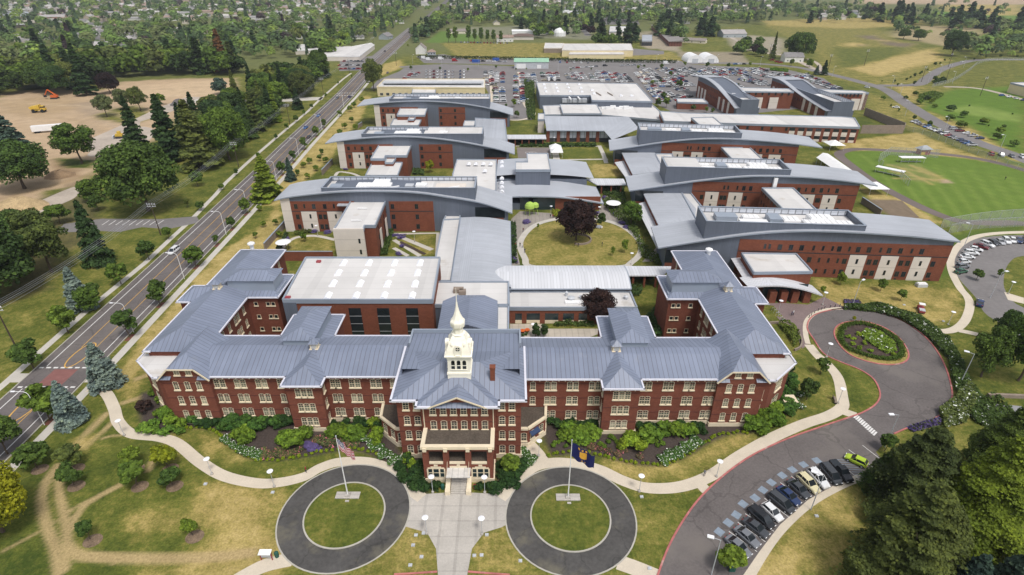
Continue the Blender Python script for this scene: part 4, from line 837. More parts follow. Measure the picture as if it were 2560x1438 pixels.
def west_ward(label, A, B_, depth, edge, mechx, zs=1.0, annex=None, **k):
	mw = lambda x: x-A[0]
	pn = [(mw(-83.6), mw(-80.2), -.2, 13, 'whitepanel', .16), (mw(-80.2), mw(-57.0), 0, 11.8, 'brick_new', .12), (mw(-80.1), mw(-57.1), 7.85, 8.15, 'dark', .15), (mw(-44.5), mw(-28.5), 0, 11.8, 'brick_new', .12), (mw(-44.4), mw(-28.6), 7.85, 8.15, 'dark', .15),
		  (mw(-13.4), mw(-3), 0, 5.4, 'brick_new', .12), (mw(-13.4), mw(-2.6), 5.4, 9.5, 'glass', .05)]
	for a, b_ in ((-76.8, -71.2), (-67.3, -61.8)): pn.append((mw(a), mw(b_), 0, 7.9, 'whitepanel', .2))
	ws = []
	for x in (-78.3, -71.8, -67.8): ws.append((mw(x), 9.0, WD, .13))
	for x in (-75.2, -64.5): ws.append((mw(x), 9.2, WS, .13))
	for x in (-78.3, -70.0, -68.3, -60.5): ws += [(mw(x), 5.0, WD, .13), (mw(x), 1.1, WD, .13)]
	for x in (-73.6, -64.3): ws += [(mw(x), 5.3, WS, .21), (mw(x), 1.6, WS, .21)]
	for x in (-43.3, -34.6): ws += [(mw(x), 9.0, WD, .13), (mw(x), 5.0, WD, .13), (mw(x), 1.2, WD, .13)]
	eq = [(mw(-66), mw(-61.5), 1.8, 5.5, 1.4, 'coping'), (mw(-56.5), mw(-44), 2.5, 7, 1.3, 'white'), (mw(-51), mw(-45), 5, 9.5, 1.7, 'white'), (mw(-28), mw(-17), 4, 8.5, .5, 'whitepanel'), (mw(-35), mw(-31), 3, 6, 1.6, 'white'), (mw(-39), mw(-36), 3.5, 6.5, 1.1, 'metal')]
	return curved(label, A, B_, depth, edge, wall=(mw(-83.6), mw(-1.5)), mech=(mw(mechx[0]), mw(mechx[1]), .5, 2.2, 16.6, 15.0), panels=pn, wins_=ws, equip=eq, **k)
west_ward('nearest west ward with a blue-grey arched metal roof, brick front and white end panel', (-85.2, 194.0), (0, 194.0), 15.5,
	[(684.5,500.8),(720,492.5),(800,483),(870,478.5),(928,477.5),(1000,479),(1060,483.5),(1110,491),(1186,503),(1240,518),(1281,533)], (-68.3, -13.2))
west_ward('middle west ward with an arched metal roof and rooftop plant enclosure, small tree beside it', (-88.5, 270.2), (0, 270.2), 16.5,
	[(812.5,358.5),(850,352),(900,346),(960,342),(1000,341),(1050,343),(1100,347.5),(1150,354),(1200,363),(1250,374),(1287,385.5)], (-71.5, -14), deckroof=[(47.5, 74)])
west_ward('rear west ward with an arched metal roof in front of the yellow office block', (-92.5, 353.5), (0, 353.5), 18,
	[(892,265.5),(930,260),(980,255),(1020,253),(1060,252.5),(1110,255),(1160,260),(1210,268),(1250,278),(1283,288.5)], (-74, -13.5))
def east_ward(label, A, B_, depth, edge, scale=1.0, front=True, **k):
	L = (V(*B_)-V(*A)).length
	pn = [(24.3, 87.0, -.3, 12.2, 'brick_new', .12), (24.4, 86.9, 8.1, 8.4, 'dark', .15), (2.5, 10.5, 0, 3.2, 'brick_new', .12), (2.4, 13.2, 3.2, 7.8, 'glass', .05)]
	ws = []
	if front:
		for a, b_ in ((58.2, 63.2), (67.5, 72.6), (77.0, 82.0)):
			pn.append((a, b_, -.3, 8.1, 'whitepanel', .2)); c = (a+b_)/2; ws += [(c, 5.2, WS, .21), (c-.1, 1.6, WS, .21)]
			for x in (a-1.2, b_+1.2): ws += [(x, 5.0, WD, .13), (x, 1.2, WD, .13)]
		for x in (32.2, 33.6, 46.8, 49.6, 52.4): ws.append((x, 9.3, WS, .13))
		for x in (36.9, 40.2, 43.4, 54.6, 60.2, 63.4, 69.3, 72.6, 78.8): ws.append((x-.2, 9.1, WD, .13))
		for x in (57.4, 66.6, 75.7): ws.append((x, 9.3, WS, .13))
		for x in (43.2, 46.4): ws += [(x, 5.1, WD, .13)]
		for x in (49.4, 52.2, 55.0): ws += [(x, 5.2, WS, .13), (x, 1.4, WS, .13)]
		for x in (73.8, 64.6, 84): ws.append((x, .1, ('plain', .6, .4, 'dark', 'glass'), .13))
	else:
		for a, b_ in ((29.6, 34.8), (38.6, 44.0), (66.2, 71.4), (74.4, 79.8)):
			pn.append((a, b_, -.3, 8.1, 'whitepanel', .2)); c = (a+b_)/2; ws += [(c, 5.2, WS, .21), (c, 1.6, WS, .21)]
			for x in (a-1.2, b_+1.2): ws += [(x, 5.0, WD, .13), (x, 1.2, WD, .13)]
		for x in (36.5, 38.0, 41.5, 60.2, 67.5, 76): ws.append((x, 9.3, WS, .13))
		for x in (44, 46.6, 61.9, 64.8, 70.2, 73.3, 79.2): ws.append((x, 9.1, WD, .13))
	eq = [(17.5, 24.0, 4.6, 8.5, 1.7, 'coping'), (33.5, 37.2, 3.2, 8.5, 1.9, 'coping'), (24.5, 33, 1.0, 5.4, .9, 'white'), (43.5, 58, 1.6, 5.2, 1.3, 'white'), (46, 53, 4.4, 8.6, 1.9, 'white'), (38, 43, 4, 8, 1.1, 'white'), (26, 31, 5.8, 8.4, 1.2, 'white'), (13.6, 16, 1, 4, .5, 'white'), (50, 52, .6, 2.0, 1.0, 'metal')]
	return curved(label, A, B_, depth, edge, wall=(2.5, 87.0), mech=(13.3, 60.5, .4, 2.4, 17.6, 15.7), panels=pn, wins_=ws, equip=eq, **k)
east_ward('nearest east ward, long brick front with three full-height pale panels', (46.2, 162.2), (134.5, 155.4), 15.5,
	[(1645.5,620),(1700,611),(1760,601.5),(1830,591),(1900,583),(1960,579),(2020,577.5),(2080,578.5),(2150,581.5),(2230,586.5),(2310,593),(2402,604)])
east_ward('middle east ward with an arched metal roof, brick annexe projecting towards the viewer', (47.0, 217.0), (136.5, 209.5), 16.5,
	[(1573,477),(1620,470),(1680,461),(1740,453),(1800,446.5),(1850,442),(1900,440),(1960,440.5),(2030,444),(2100,450.5),(2150,457),(2195,464.5)], front=False, deckroof=[(14, 27)])
east_ward('rear east ward with an arched metal roof behind the middle one', (48.0, 275.0), (141.5, 263.5), 18,
	[(1524,376),(1570,369),(1620,361),(1680,353),(1730,348.5),(1780,346.5),(1830,347),(1890,350.5),(1950,355.5),(2000,361),(2056.5,369)], front=False)
def block(name, label, pts, z, wallm='brick_new', roofm='membrane', base=-.3, parapet=.35, cat='building', group=None, world=False, coping='coping', band=.9, root=None, z_at=None):
	"""flat-roofed block from the photo pixels of its roof corners"""
	P = pts if world else [at(x, y, z if z_at is None else z_at) for x, y in pts]
	cx, cy = sum(p[0] for p in P)/len(P), min(p[1] for p in P)
	r = root or empty(name, (cx, cy, 0), label, cat, group)
	w = MB(); w.prism(P, base, z-.02); w.build('wall', M[wallm], r)
	f = MB(); f.sheet(P, z+.02); f.build('roof', M[roofm], r)
	c = MB(); n = len(P)
	for i in range(n): c.beam((*P[i], z+parapet/2-band*.3), (*P[(i+1) % n], z+parapet/2-band*.3), .4, band*.8+parapet)
	c.build('parapet', M[coping], r); return r, P
def skylights(r, spots, z, sx=.9, sy=1.3, h=.45):
	for x, y in spots:
		X, Y = at(x, y, z); b = MB(); b.box(X-sx, X+sx, Y-sy, Y+sy, z, z+.25); k = 8
		b.extr([(X-sx+2*sx*i/k, z+.25+h*sin(pi*i/k)) for i in range(k+1)], Y-sy*.95, Y+sy*.95, axis='y'); b.build('skylight', M['skylight'], r)
def front_windows(r, pl): windows(r, pl, 100)
g, P = block('gym_hall', 'tall brick hall with a white flat roof dotted with white skylights behind the long hospital', [(707.6,751.5),(1081,752),(1099.5,646),(765,646)], 12.5, band=1.1)
yF = min(p[1] for p in P)
skylights(g, [(x/3.994+640, 360+y/3.994) for x, y in ((875,1195),(1130,1195),(1385,1195),(1640,1195),(823,1295),(1085,1295),(1350,1295),(1615,1295),(772,1400),(1040,1402),(1315,1405),(1590,1405))]+[(640+x/3.994, 720+87/3.994) for x in (720,1000,1280,1560)], 12.55, .85, 1.5)
for cx_ in ((940+1028)/2, (1222+1312)/2, (1508+1602)/2):
	X, _, _ = atY(640+cx_/3.994, 720+208/3.994, yF); q = MB(); q.box(X-1.55, X+1.55, yF-.06, yF+.1, 1.2, 10.3); f_ = q.build('tall_window', M['glass'], g); f_['_o'] = g['_o']
	q = MB(); q.box(X-1.4, X+1.4, yF-.25, yF+.1, .8, 1.2); q.build('sill', M['cream'], f_); q = MB()
	for z_ in (3.4, 5.7, 8.0): q.box(X-1.55, X+1.55, yF-.1, yF, z_-.07, z_+.07)
	q.build('glazing_bar', M['steel'], f_)
q = MB(); X = P[0][0]; q.box(X-.1, X+3.2, yF-.15, yF+.1, 0, 12); q.build('grey_cladding', M['panel'], g)
q = MB(); X = P[1][0]
for (x, y) in ((797,655),(720,745)): a_, b_ = at(x, y, 12.6); q.box(a_-.6, a_+.6, b_-.5, b_+.5, 12.5, 13)
q.build('roof_hatch', M['red'], g)
g, P = block('link_block', 'flat white roof round the blue hipped hall, behind the tower', [(1081,764),(1271,764),(1271,706.5),(1093,706.5)], 8.5, 'panel')
block('link_block', '', [(1243,834),(1271,834),(1271,768),(1244,768)], 8.3, 'panel', root=g)
q = MB();
for (x, y, s_) in ((1146,723,.9),(1156,728,.6)): a_, b_ = at(x, y, 9.4); q.box(a_-s_*1.5, a_+s_*1.5, b_-.8, b_+.8, 8.5, 9.7)
q.build('roof_unit', M['brick_grey'], g)
r = empty('blue_roof_hall', (-12, 108, 0), 'hall with a smooth blue-grey hipped metal roof directly behind the tower', 'building')
a, b, c, d, e, f = at(1092,833,11.5), at(1107,752.5,11.5), at(1142,738,12.4), at(1211.6,738,12.4), at(1244,752,11.5), at(1243,833,11.5); rg0, rg1 = at(1168,812,14.2), at(1175,745,14.2)
q = MB(); A3 = lambda p, z: (*p, z)
q.face([A3(a,11.5), A3(b,11.5), A3(c,12.4), A3(rg1,14.2), A3(rg0,14.2)]); q.face([A3(f,11.5), A3(e,11.5), A3(d,12.4), A3(rg1,14.2), A3(rg0,14.2)]); q.face([A3(c,12.4), A3(d,12.4), A3(rg1,14.2)]); q.face([A3(a,11.5), A3(f,11.5), A3(rg0,14.2)])
q.build('roof', M['roof_old'], r); q = MB(); q.prism([a, f, e, d, c, b], 0, 11.4); q.build('wall', M['panel'], r)
r = empty('dining_hall', (-10, 150, 0), 'pale curved-roof hall running back from the blue-roofed hall towards the near west ward', 'building')
zL, zR = 8.6, 6.8; a, b, c, d = at(1128,704,zL), at(1152,544,zL), at(1276,553,zR), at(1278,664,zR)
q = MB(); K = 10
def lerp(p, q_, t): return (p[0]+(q_[0]-p[0])*t, p[1]+(q_[1]-p[1])*t)
d2 = (d[0], a[1])
for i in range(K):
	t0, t1 = i/K, (i+1)/K; z0, z1 = zL+(zR-zL)*t0+1.0*sin(pi*t0)*.8, zL+(zR-zL)*t1+1.0*sin(pi*t1)*.8
	p0, p1, p2, p3 = lerp(a, d2, t0), lerp(a, d2, t1), lerp(b, c, t1), lerp(b, c, t0); q.face([(*p0, z0), (*p1, z1), (*p2, z1), (*p3, z0)])
q.build('roof', M['roof_new'], r); q = MB(); q.prism([a, (a[0], b[1]), c, d2], 0, 6.7); q.build('wall', M['panel'], r)
q = MB()
for p0, p1, z0, z1 in ((a, b, zL, zL), (b, c, zL, zR), (c, d, zR, zR)): q.beam((*p0, z0-.15), (*p1, z1-.15), .25, .4)
q.build('fascia', M['coping'], r)
block('low_strip', 'narrow white flat roof between the court garden and the pale curved hall', [(1090,704),(1127,704),(1150,549),(1109,551),(1090,643)], 6.2, 'brick_new')
r = empty('barrel_hall', (10, 139, 0), 'long pale ribbed barrel roof running east to west below the oval lawn', 'building')
y0, y1, x0, x1 = 139.6, 152.2, at(1130,700,7)[0], at(1556,664,7)[0]+.4; zf = zat(y0, 721.5); zb = zat(y1, 664)
q = MB(); K = 12; pr = [(y0+(y1-y0)*i/K, zf+(zb-zf)*i/K+1.1*sin(pi*i/K)) for i in range(K+1)]
q.extr([(y, z) for y, z in pr], x0, x1, mc=0); q.build('roof', M['roof_pale'], r)
q = MB(); q.box(x0+.5, x1-.8, y0+1, y1-.6, 0, zf-.1); q.build('wall', M['panel'], r); q = MB(); q.beam((x0, y0-.05, zf-.2), (x1, y0-.05, zf-.2), .3, .4)
for (ya, za), (yb_, zb_) in zip(pr[:-1], pr[1:]): q.beam((x1, ya, za-.15), (x1, yb_, zb_-.15), .25, .35)
q.build('fascia', M['coping'], r)
q = MB(); q.box(x1-1.4, x1-.1, y0+.8, y1-.8, 0, zf); q.build('brick_face', M['brick_new'], r)
g, P = block('court_wing', 'low brick wing with a white flat roof, facing the paved court with two slim cypresses', [(1273,771),(1592,771),(1575,731),(1273,731)], 4.9, band=.9)
yF = min(p[1] for p in P); pl = []
for xa, xb_ in ((880,950),(1000,1140),(1195,1335),(1385,1500),(1550,1640)):
	X0_, X1_ = atY(1080+xa/4.23, 795, yF)[0], atY(1080+xb_/4.23, 795, yF)[0]
	q = MB(); q.box(X0_, X1_, yF-.05, yF+.1, 1.2, 3.3); f_ = q.build('window', M['teal'], g); f_['_o'] = g['_o']; q = MB(); q.box(X0_, X1_, yF-.12, yF+.1, .1, 1.15); q.build('sill', M['cream'], f_)
for (px, py, rr, hh) in ((1416,738,.4,1.6),(1428,748,.9,1.2),(1452,744,.5,1.0),(1565,745,.6,1.1)):
	X, Y = at(px, py, 5.2); q = MB(); q.lathe([(rr,4.9),(rr,4.9+hh*.6),(rr*1.2,4.9+hh*.7),(rr*.4,4.9+hh)], 10, (X, Y)); q.build('roof_vent', M['metal'], g)
q = MB(); a_, b_ = at(1440,757,5); q.box(a_-3, a_+4, b_-.6, b_+.9, 4.9, 5.3); q.build('roof_unit', M['white'], g)
def canopy(label, pts, z, posts=3, m='roof_pale', dark=True):
	P = [at(x, y, z) for x, y in pts]; r = empty('covered_walk', (P[0][0], P[0][1], 0), label, 'covered walkway'); q = MB(); q.prism(P, z-.35, z, bottom=True); q.build('roof', M[m], r)
	(ax, ay), (bx, by) = P[0], P[1]; q = MB()
	for i in range(posts): t = (i+.5)/posts; q.box(ax+(bx-ax)*t-.3, ax+(bx-ax)*t+.3, ay+(by-ay)*t+.5, ay+(by-ay)*t+1.1, 0, z-.35)
	q.parts('post', M['brick_new'], r); q = MB(); cxm = (P[3][1]+P[0][1])/2; q.box(min(ax,bx)+1, max(ax,bx)-1, P[3][1]-.6, P[3][1]-.4, 0, z-.35); q.build('back_wall', M['glass'], r); return r
canopy('white ribbed canopy linking the barrel-roofed hall to the hospital east wing', [(1571,689),(1657,689),(1684,666),(1556,665)], 4.4)
canopy('bright white covered walk between the central hall and the middle east ward', [(1493,462),(1566,462),(1559,447),(1460,446)], 4.3)
canopy('bright white covered walk leading to the glazed north hall', [(1262,347),(1366,347),(1364,337),(1262,337)], 4.2, 6)
r = empty('central_hall', (2, 215, 0), 'broad central hall with a pale curved metal roof and white penthouse, facing the oval lawn', 'building')
yf = 214.5; ed = [ray_plane(px, py, (0, yf), (50, yf)) for px, py in ((1232,496),(1260,493),(1300,491),(1340,491),(1400,493),(1450,499),(1509,508.5))]; ed = cr(ed, 4)
yb_ = at(1470,446,7)[1]; q = MB()
for (s0, z0), (s1, z1) in zip(ed[:-1], ed[1:]): q.face([(s0, yf, z0), (s1, yf, z1), (s1*.985, yb_, z1), (s0*.985, yb_, z0)])
ed2 = [ray_plane(px, py, (0, yb_+.5), (50, yb_+.5)) for px, py in ((1241,440),(1300,436),(1380,437),(1440,441),(1485,446))]; ed2 = cr(ed2, 4); y2 = at(1440,406,7)[1]+1
for (s0, z0), (s1, z1) in zip(ed2[:-1], ed2[1:]): q.face([(s0, yb_+.5, z0), (s1, yb_+.5, z1), (s1*.98, y2, z1), (s0*.98, y2, z0)])
q.build('roof', M['roof_smooth'], r); q = MB()
for (s0, z0), (s1, z1) in zip(ed[:-1], ed[1:]): q.beam((s0, yf-.05, z0-.2), (s1, yf-.05, z1-.2), .2, .45)
q.beam((ed[-1][0], yf, ed[-1][1]-.2), (ed[-1][0]*.985, yb_, ed[-1][1]-.2), .2, .45); q.build('fascia', M['coping'], r)
q = MB(); q.box(-8, ed[-1][0]-1.6, yf+1.2, yb_, 0, ed[-1][1]-.5); q.box(-8, ed2[-1][0]-3, yb_, y2-.5, 0, ed2[-1][1]-.6); q.build('wall', M['panel'], r)
q = MB(); q.box(17, ed[-1][0]-1.1, yf+1.05, yf+1.3, 0, 5.6); q.build('brick_face', M['brick_new'], r)
for xa, xb_ in ((1300,1322),(1332,1388),(1410,1430),(1468,1482)): X0_, X1_ = atY(xa, 510, yf+1)[0], atY(xb_, 510, yf+1)[0]; q = MB(); q.box(X0_, X1_, yf+.98, yf+1.3, .3, 5.3 if xa < 1400 else 3.4); q.build('glazing', M['teal'], r)
pz = 12.3; PP = [(1288.8,426.4),(1376.4,426.4),(1369,385),(1317.6,385),(1318.8,406.3),(1288.8,406.3)]; block('penthouse', '', PP, pz, 'panel', base=5, root=r)
g, P = block('central_flat', 'white flat roof with a row of dome skylights west of the central hall', [(1131,478),(1240,478),(1241,401),(1143,400),(1132,437)], 7.2, 'brick_new')
skylights(g, [(640+x/3.994, 360+y/3.994) for x, y in ((2455,187),(2455,228),(2455,350),(2455,393),(2455,438),(2455,482),(2125,205),(2195,205),(2270,205),(2343,207),(2285,275))], 8.0, .9, .9, .6)
r = empty('north_hall', (25, 320, 0), 'north hall with a smooth pale metal roof over a tall glazed front between brick piers', 'building')
zf = 6.8; a, b = at(1366,326,zf), at(1510,327,zf); c, d = at(1572,292,8.2), at(1361,290,8.2); q = MB(); q.face([(*a,zf),(*b,zf),(*c,8.2),(*d,8.2)]); q.face([(*b,zf),(*at(1530,350,5.5),5.5),(*at(1598,322,7.5),7.5),(*c,8.2)]); q.build('roof', M['roof_new'], r)
q = MB(); q.beam((*a,zf-.2),(*b,zf-.2),.3,.4); q.build('fascia', M['coping'], r)
yF = a[1]+1; q = MB(); q.box(a[0]+1.5, b[0]+6, yF+.6, yF+9, 0, 6.4); q.build('glazing', M['panel'], r)
q = MB()
for px in (1367,1393,1417,1442.6,1466,1491): X = atY(px, 340, yF)[0]; q.box(X-.2, X+1.6, yF-.2, yF+.8, 0, 6.3)
q.parts('brick_pier', M['brick_new'], r); q = MB(); q.box(a[0]+1.5, b[0]+3, yF+.5, yF+.65, 2.2, 6.2); q.build('curtain_glass', M['screen'], r); q = MB(); q.box(a[0]+1.5, b[0]+3, yF+.4, yF+.65, 0, 2.2); q.build('doorway', M['dark'], r)
block('white_wall_block', 'narrow pale rendered block at the west end of the north hall', [(1345,300),(1361,300),(1361,285),(1346,285)], 7.6, 'whitepanel')
g, P = block('supply_building', 'large blue-grey supply building with a broad white roof beside the rear car park', [(1350,239.5),(1476.5,239.5),(1480,252),(1631,254.5),(1591,210),(1341,207)], 9.0, 'panel')
skylights(g, [(1280+x/3.994, y/3.994) for x, y in ((320,848),(435,847),(552,845),(670,847),(330,882),(447,882),(565,880),(688,882),(340,918),(458,918),(580,917),(700,920),(800,905),(820,940),(1090,960),(1195,960))], 9.1, 1.0, 1.5, .7)
for (x, y, l_) in ((865,940,6),(980,940,6)):
	a_, b_ = at(1280+x/3.994, y/3.994, 9.5); q = MB(); q.beam((a_-1, b_+6, 9.6), (a_+1, b_-5, 9.6), .5); q.parts('pipe_run', M['brick_grey'], g)
block('supply_low_roof', 'low white roof in front of the supply building', [(1362,288),(1500,288),(1640,300),(1663,305),(1649,279),(1630,262),(1480,262),(1357,265)], 5.2, 'panel')
g, _ = block('raised_plant_roof', 'raised square white roof standing on the low roof before the supply building', [(1407.7,285.4),(1504,285.4),(1491.6,262),(1400,262)], 7.0, 'panel')
g = empty('chiller_yard', (*at(1440,256,5.2), 5.2), 'rack of silver chillers with two white ducts beside the supply building', 'chiller')
for i in range(5):
	a_, b_ = at(1412+i*12, 256, 5.2); q = MB(); q.box(a_-1.8, a_+1.8, b_-1.6, b_+1.6, 5.25, 7.6); q.lathe([(1.1,7.6),(1.1,7.9),(.9,7.9)], 10, (a_, b_)); q.build('chiller_unit', M['metal'], g)
for x in (1426, 1448): a_, b_ = at(x, 254, 6); q = MB(); q.beam((a_, b_-2.5, 7.9), (a_-.8, b_+3, 8.4), .9); q.build('duct', M['white'], g)
g = empty('roof_units', (*at(1560,275,5.2), 5.2), 'line of white rooftop units along the low roof of the supply building', 'air handler')
for i in range(7): a_, b_ = at(1510+i*11, 272+(i%2), 5.2); q = MB(); q.box(a_-1.7, a_+1.7, b_-1, b_+1, 5.25, 6.4+(i%3)*.4); q.build('unit_box', M['white'], g)
zt = 8.6; g, P = block('long_east_wing', 'long two-storey brick wing with a white roof and a row of pale-panelled bays', [(1660,304),(1806,309),(2149.7,319.5),(2136,296),(2103,293),(1720,284),(1649,279)], zt, band=1.0)
yA, yB = P[1], P[2]; l = (V(*yB)-V(*yA)); Lw = l.length; l.normalize(); nn = V(l.y, -l.x); rz = atan2(nn.y, nn.x)+pi/2
for i, px in enumerate((1978,2000,2022,2044,2066,2088,2110,2132)):
	pt_ = ray_plane(px, 335, yA, yB)[0]; p = V(*yA)+l*pt_; q = MB()
	for z0, z1, mk, nm in ((5.9,7.4,'glass','window'),(3.4,5.7,'whitepanel','pale_panel'),(1.7,3.3,'glass','window'),(.2,1.5,'whitepanel','pale_panel')):
		q = MB(); c1 = p-l*1.5+nn*.06; c2 = p+l*1.5+nn*.06; q.prism([tuple(c1)[:2], tuple(c2)[:2], tuple(c2-nn*.2)[:2], tuple(c1-nn*.2)[:2]], z0, z1); q.build(nm, M[mk], g)
windows(g, [((V(*yA)+l*s_+nn*.05).x, (V(*yA)+l*s_+nn*.05).y, 5.8, rz, WD) for s_ in (5, 9, 14, 22, 27, 35, 38.5, 44)], 100)
g2, _ = block('stair_block', 'square brick block with a white roof rising from the long east wing', [(1758,322),(1816,322),(1783,294),(1728,295.5)], 11.0)
def ne_ward(label, far, near, dpth, edge, mech):
	A, B_ = V(*far), V(*near); L = (B_-A).length
	pn = [(1.5, L-4, -.3, 11.5, 'brick_new', .12)]; ws = []
	for a in (4.5, 11, 17.5, L-32, L-24, L-15.5): pn.append((a, a+3.2, -.3, 8, 'whitepanel', .2))
	for i in range(int((L-8)/3.0)): ws += [(3+i*3.0, 9.3, WS, .13)];
	for i in range(int((L-8)/3.0)):
		s_ = 3+i*3.0
		if not any(a-.6 < s_ < a+3.8 for a in (4.5, 11, 17.5, L-32, L-24, L-15.5)): ws.append((s_, 5.0, WS, .13))
	return curved(label, far, near, dpth, edge, wall=(1.0, L-.8), mech=(mech[0], L-1, 2.6, 1.0, mech[1], mech[1]-2.2), panels=pn, wins_=ws, equip=[(14, 18, 2, 4, 1.6, 'white'), (24, 29, 2, 5, 2.0, 'white'), (L-30, L-25, 3, 6, 1.4, 'white')], group='slanting wards behind the east wards')
far1, near1 = at(1738,240,0), at(1838,298,0); far2, near2 = at(1920,240,0), at(2066,302,0)
ne_ward('left one of two slanting brick wards beside the rear car park', far1, near1, 15,
	[(1727,188),(1745,191),(1765,197),(1785,211),(1803,230),(1822,252),(1836,270)], (12, 11.9))
ne_ward('right one of two slanting brick wards beside the rear car park', far2, near2, 17,
	[(1913,191.5),(1935,195),(1955,203),(1983,225),(2010,244),(2035,260),(2060,275)], (14, 11.4))
g, P = block('cross_wing', 'brick cross wing with a white roof between the two slanting wards', [(1860,229.5),(1984,231),(1972,223),(1815,219)], 11.0)
g_, P_ = block('cross_wing', 'brick cross wing with a pale end wall east of the slanting wards', [(2075,233),(2157.5,234),(2172,233.5),(2157.5,228.6),(2046,224)], 11.0)
for gg, PP_, A_, pans in ((g, P, 0, ((1893,),(1932,))), (g_, P_, 0, ((2136,),))):
	y = min(PP_[0][1], PP_[1][1])-.1
	for (px,) in pans: X = atY(px, 262, y)[0]; q = MB(); q.box(X-3, X+3, y-.15, y+.5, 0, 7.5); q.build('pale_panel', M['whitepanel'], gg)
	windows(gg, [(X_, y-.02, 9.0, 0, WD) for X_ in np.linspace(PP_[0][0]+3, PP_[1][0]-3, 7)], 100)
a_ = P_[1]; q = MB(); q.face([(*P_[1], -.3), (*P_[2], -.3), (*P_[2], 11.3), (*P_[1], 11.3)]); q.box(P_[1][0]-.2, P_[1][0]+1.6, P_[1][1]-.3, P_[1][1]+.2, -.3, 11.3); q.build('end_wall', M['whitepanel'], g_)
block('gatehouse_block', 'small low brick block with a pale roof before the left slanting ward', [(1694,256),(1770,258),(1758,248),(1692,247.5)], 4.6)
for pts, lb in (([(2103,293),(2160,298),(2168,316)], 'wall'),):
	pass
r = empty('screen_wall', (*at(2170,300), 0), 'tall brown screen wall round the green yard east of the long wing', 'wall'); q = MB(); PW = [at(2159,272+16), at(2258,330-2), at(2256,334), at(2150,334)]
for p0, p1 in zip(PW[:-1], PW[1:]): q.beam((*p0, 2.4), (*p1, 2.4), .3, 5.0)
q.build('wall_panel', M['brick_grey'], r)
sheet('yard_lawn', [(2130,296),(2160,293),(2190,310),(2140,312)], .02, M['lawn_green'])
zt = 6.8; g, P = block('yellow_office', 'long low pale-yellow office block with a white roof behind the rear west ward', [(942,218),(1212,220.5),(1212,198.5),(961,198.5)], zt, 'yellowwall', coping='yellowwall', band=.5)
y = min(p[1] for p in P[:2]); pl = []
for i in range(17): pl.append((P[0][0]+4+i*(P[1][0]-P[0][0]-8)/16, y-.02, 1.4, 0, ('plain', 2.2, 1.9, 'white', 'glass')))
windows(g, pl, 100); q = MB(); q.box(P[0][0]+3, P[1][0]-2, y+11, y+16, 6.8, 9.0); q.build('roof_monitor', M['metal'], g)
q = MB(); q.box(P[0][0]+4, P[1][0]-3, y+10.9, y+11.05, 7.2, 8.2); q.build('clerestory_glass', M['glass'], g)
block('office_porch', 'square white-roofed projection on the front of the yellow office block', [(1030,233.5),(1088,233.5),(1090,217),(1033,216.5)], 5.4, 'brick_new')
def annex(label, pts, z, pale=None, lower=None, neck=None, pl=None, wallm='brick_new'):
	g, P = block('ward_annexe', label, pts, z, wallm, band=.9, group='flat-roofed annexes of the wards')
	if lower: block('x', '', lower, z-2.6, wallm, root=g, band=.7)
	if neck: block('x', '', neck, z-1.2, wallm, root=g, band=.6)
	return g, P
g, P = annex('near annexe with a blank pale concrete end wall, projecting from the near west ward', [(775+30,0)] and [(834,575.5),(908,575.5),(911,565.5),(938,565.5),(968,494.5),(883,494.5),(842,565)], 11.4)
y0, y1 = P[0][1], P[4][1]; q = MB(); q.box(P[0][0]-.15, P[1][0]+.1, y0-.35, y0+.4, -.2, 11.9); q.build('pale_panel', M['whitepanel'], g)
xr = P[3][0]; wl_ = [(P[1][0]-1.6, y0-.36, 6.9, 0, WS), (P[1][0]-1.6, y0-.36, 3.0, 0, WS)]
for yy in (176, 180.5, 185, 189.5):
	for z_ in (1.4, 5.2, 9.0): wl_.append((xr+.02, yy, z_, pi/2, WS))
q = MB(); q.box(xr, xr+.2, 177.2, 179.6, 0, 7.9); q.box(xr, xr+.2, 186.4, 188.6, 0, 7.9); q.build('pale_panel', M['whitepanel'], g); windows(g, wl_, 100)
q = MB()
for (px, py) in ((905,523),(890,553)): a_, b_ = at(px, py, 11.5); q.tube((a_-1.5, b_, 11.8), (a_+1.8, b_, 11.8), .18)
q.parts('roof_pipe', M['white'], g); q = MB(); a_, b_ = at(944,492,12); q.box(a_-.8, a_+.8, b_-.3, b_+.3, 11.4, 13.6); q.build('stair_turret', M['dark'], g)
q = MB(); Pq = [at(842,514,11.0), at(872,514,11.0), at(882,499,11.0), at(851,499,11.0)]; q.prism(Pq, 10.7, 11.0, bottom=True); q.build('entrance_canopy', M['roof_new'], g)
annex('middle annexe, stepped white flat roofs in front of the middle west ward', [(927,398.5),(961,398.5),(963,390.5),(1017,390.5),(1031,357),(952,357)], 11.0, lower=[(914,440),(994,440),(1006,407.5),(931,407.5)], neck=[(963,408),(982,408),(994,391),(968,391)])
annex('rear annexe, stepped white flat roofs in front of the rear west ward', [(992.5,289),(1062,289),(1070,265),(1004,265)], 11.0, lower=[(976,315),(1046,315),(1053,301),(985,298)], neck=[(1020,300),(1034,300),(1042,289),(1028,289)])
g, P = annex('brick annexe with a white flat roof projecting from the middle east ward', [(1963.4,531),(2045.4,531),(1982.5,471.6),(1904.6,471.6)], 10.8, neck=[(1912,472),(1960,472),(1956,458),(1912,458)])
wl_ = []; A_, B_ = V(*P[3]), V(*P[0]); d = (B_-A_); L = d.length; d.normalize()
for i in range(8):
	p = A_+d*(2.5+i*(L-5)/7);
	for z_ in (1.5, 5.3, 9.0): wl_.append((p.x-.03, p.y, z_, -pi/2, WS))
windows(g, wl_, 100); q = MB(); a_, b_ = at(1938,455,13); q.box(a_-.7, a_+.7, b_-.5, b_+.5, 10.6, 14.6); q.build('flue', M['white'], g)
